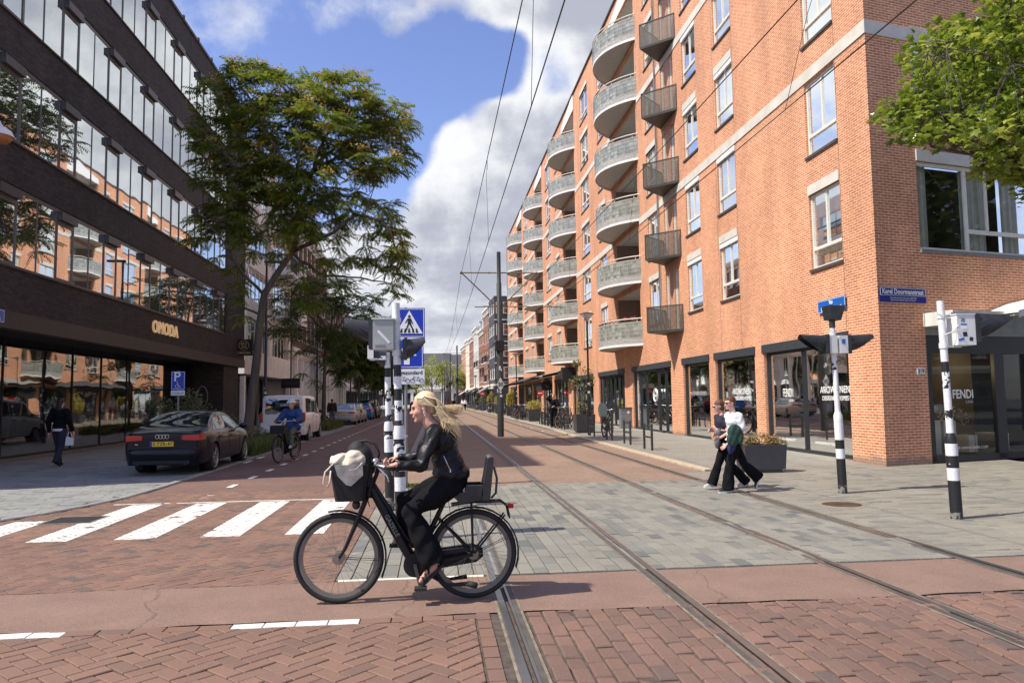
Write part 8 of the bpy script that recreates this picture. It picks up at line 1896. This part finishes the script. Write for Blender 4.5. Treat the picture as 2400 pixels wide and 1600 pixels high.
ppl=stand('bald man in a black t-shirt and grey trousers walking away left of the white van',(-7.15,33.0,.02),R(95),blk,mat('grey_jeans',(.12,.13,.14),.9,var=.2),MT['blackm'],blh,'bald',h=1.72,walk=.18,sleeve='short',sl=.8,thick=.04,flare=.08,topname='tshirt',skin=mat('pink_skin',(.55,.28,.24),.5))
t2=thing('bottle','mint green bottle held by the bald man in black','bottle',(-7.42,32.95,.62)); q=MB(); q.lathe([(0,0),(.035,.0),(.038,.02),(.038,.17),(.02,.21),(.02,.25),(0,.25)],n=12); q.build('bottle_body',mat('mint_plastic',(.25,.62,.45),.3),t2,smooth=True); q=MB(); q.cyl((0,0,.25),(0,0,.27),.022,n=10); q.build('cap',MT['white'],t2)
stand('man in brown jacket and jeans standing beside the silver estate car',(-6.85,51.6,.02),R(95),mat('brown_jacket_cloth',(.035,.022,.018),.85),mat('blue_jeans',(.10,.13,.18),.9,var=.2),MT['white'],blh,'short',h=1.80,walk=.03,thick=.05,vox=.017)
def up_(J): J['elR']=V3(.10,-.30,1.50); J['wrR']=V3(.06,-.16,1.68); J['handR']=(V3(.05,-.11,1.72),(0,-1,.3),(-.2,.6,.6),(1,0,0),.8); J['elL']=V3(.10,.27,1.18); J['wrL']=V3(.28,.12,1.12); J['handL']=(V3(.33,.07,1.11),(0,0,1),(.6,-.7,0),(.5,.5,0),1.2)
stand('woman in an open black jacket touching her reddish hair behind the crowded bike racks',(AY(1297,933,41.2).x,41.2,.04),R(250),blk,blk,MT['blackm'],mat('red_blond_hair',(.42,.20,.08),.5,var=.2),'bob',h=1.86,walk=.03,armpose=up_,thick=.04,vox=.014)
for i,(px,y,lb,c) in enumerate(((1083,126,'person in white standing on the far terrace under the awnings, left of the pair',white_t),(1090,118,'person in a pale shirt at the far terrace, beside the one in white',white_t),(1064,150,'dark clothed pedestrian far down the tram lane, left of the tram pole',blk))):
    p=AY(px,950,y); stand(lb,(p.x,y,.03),R(200+40*i),c,blk,MT['blackm'],blh,h=1.75,walk=.15,vox=.03)
# unseen house and trees, added to darken what the corner windows mirror
rowhouse('mirrored_house','unseen brick house added for the corner shop glass to mirror',(46,-22,0),PI*.72+PI,26,9,3,4,3.2,8,BR3,TRIM)
for i,(x,y) in enumerate(((31,11),(35,3.5),(28,17))): blobtree('mirrored_tree',['unseen tree added for the corner shop window to reflect, left','unseen tree added for the corner shop window to reflect, middle','unseen tree added for the corner shop window to reflect, right'][i],(x,y,0),19,6.2,60+i,L_far,3200,.7)

# flowers on the balconies
fr_=random.Random(12)
def flowerpots(label,y0,y1,z,red,seed):
    t=thing('flower_pots',label,'plants',(9.1,(y0+y1)/2,z)); lf=MB(); fl=MB(); pt=MB(); rg=random.Random(seed)
    n=9
    for i in range(n):
        u=(i+.5)/n*.8+.04; x,y=arc(u,-.22); X_=XR+x; Y_=y0+y
        pt.lathe([(0,.0),(.09,0),(.12,.2),(.10,.2)],(X_,Y_,z+.62),8)
        leafclump(lf,rg,(X_,Y_,z+.98),(.17,.17,.18),60,.09); 
        if red: leafclump(fl,rg,(X_,Y_,z+1.08),(.18,.18,.13),34,.07)
    pt.build('pot',mat('terracotta',(.35,.09,.06),.7) if 'terracotta' not in bpy.data.materials else bpy.data.materials['terracotta'],t,world=True); lf.build('leaves',L_shr,t,world=True,fix=False)
    if fl.v: fl.build('flowers',mat('red_flowers',(.60,.03,.06),.6,island=.4),t,world=True,fix=False)
flowerpots('row of potted red geraniums on the lowest balcony nearest the camera',36.25,42.1,FL[0]-.53,True,1)
flowerpots('tangle of green and brown potted plants on the lowest balcony of the second stack',36.25+PER,42.1+PER,FL[0]-.53,False,2)
flowerpots('low potted plants with red blooms on the fifth balcony of the second stack',36.25+PER,42.1+PER,FL[3]-.53,True,3)
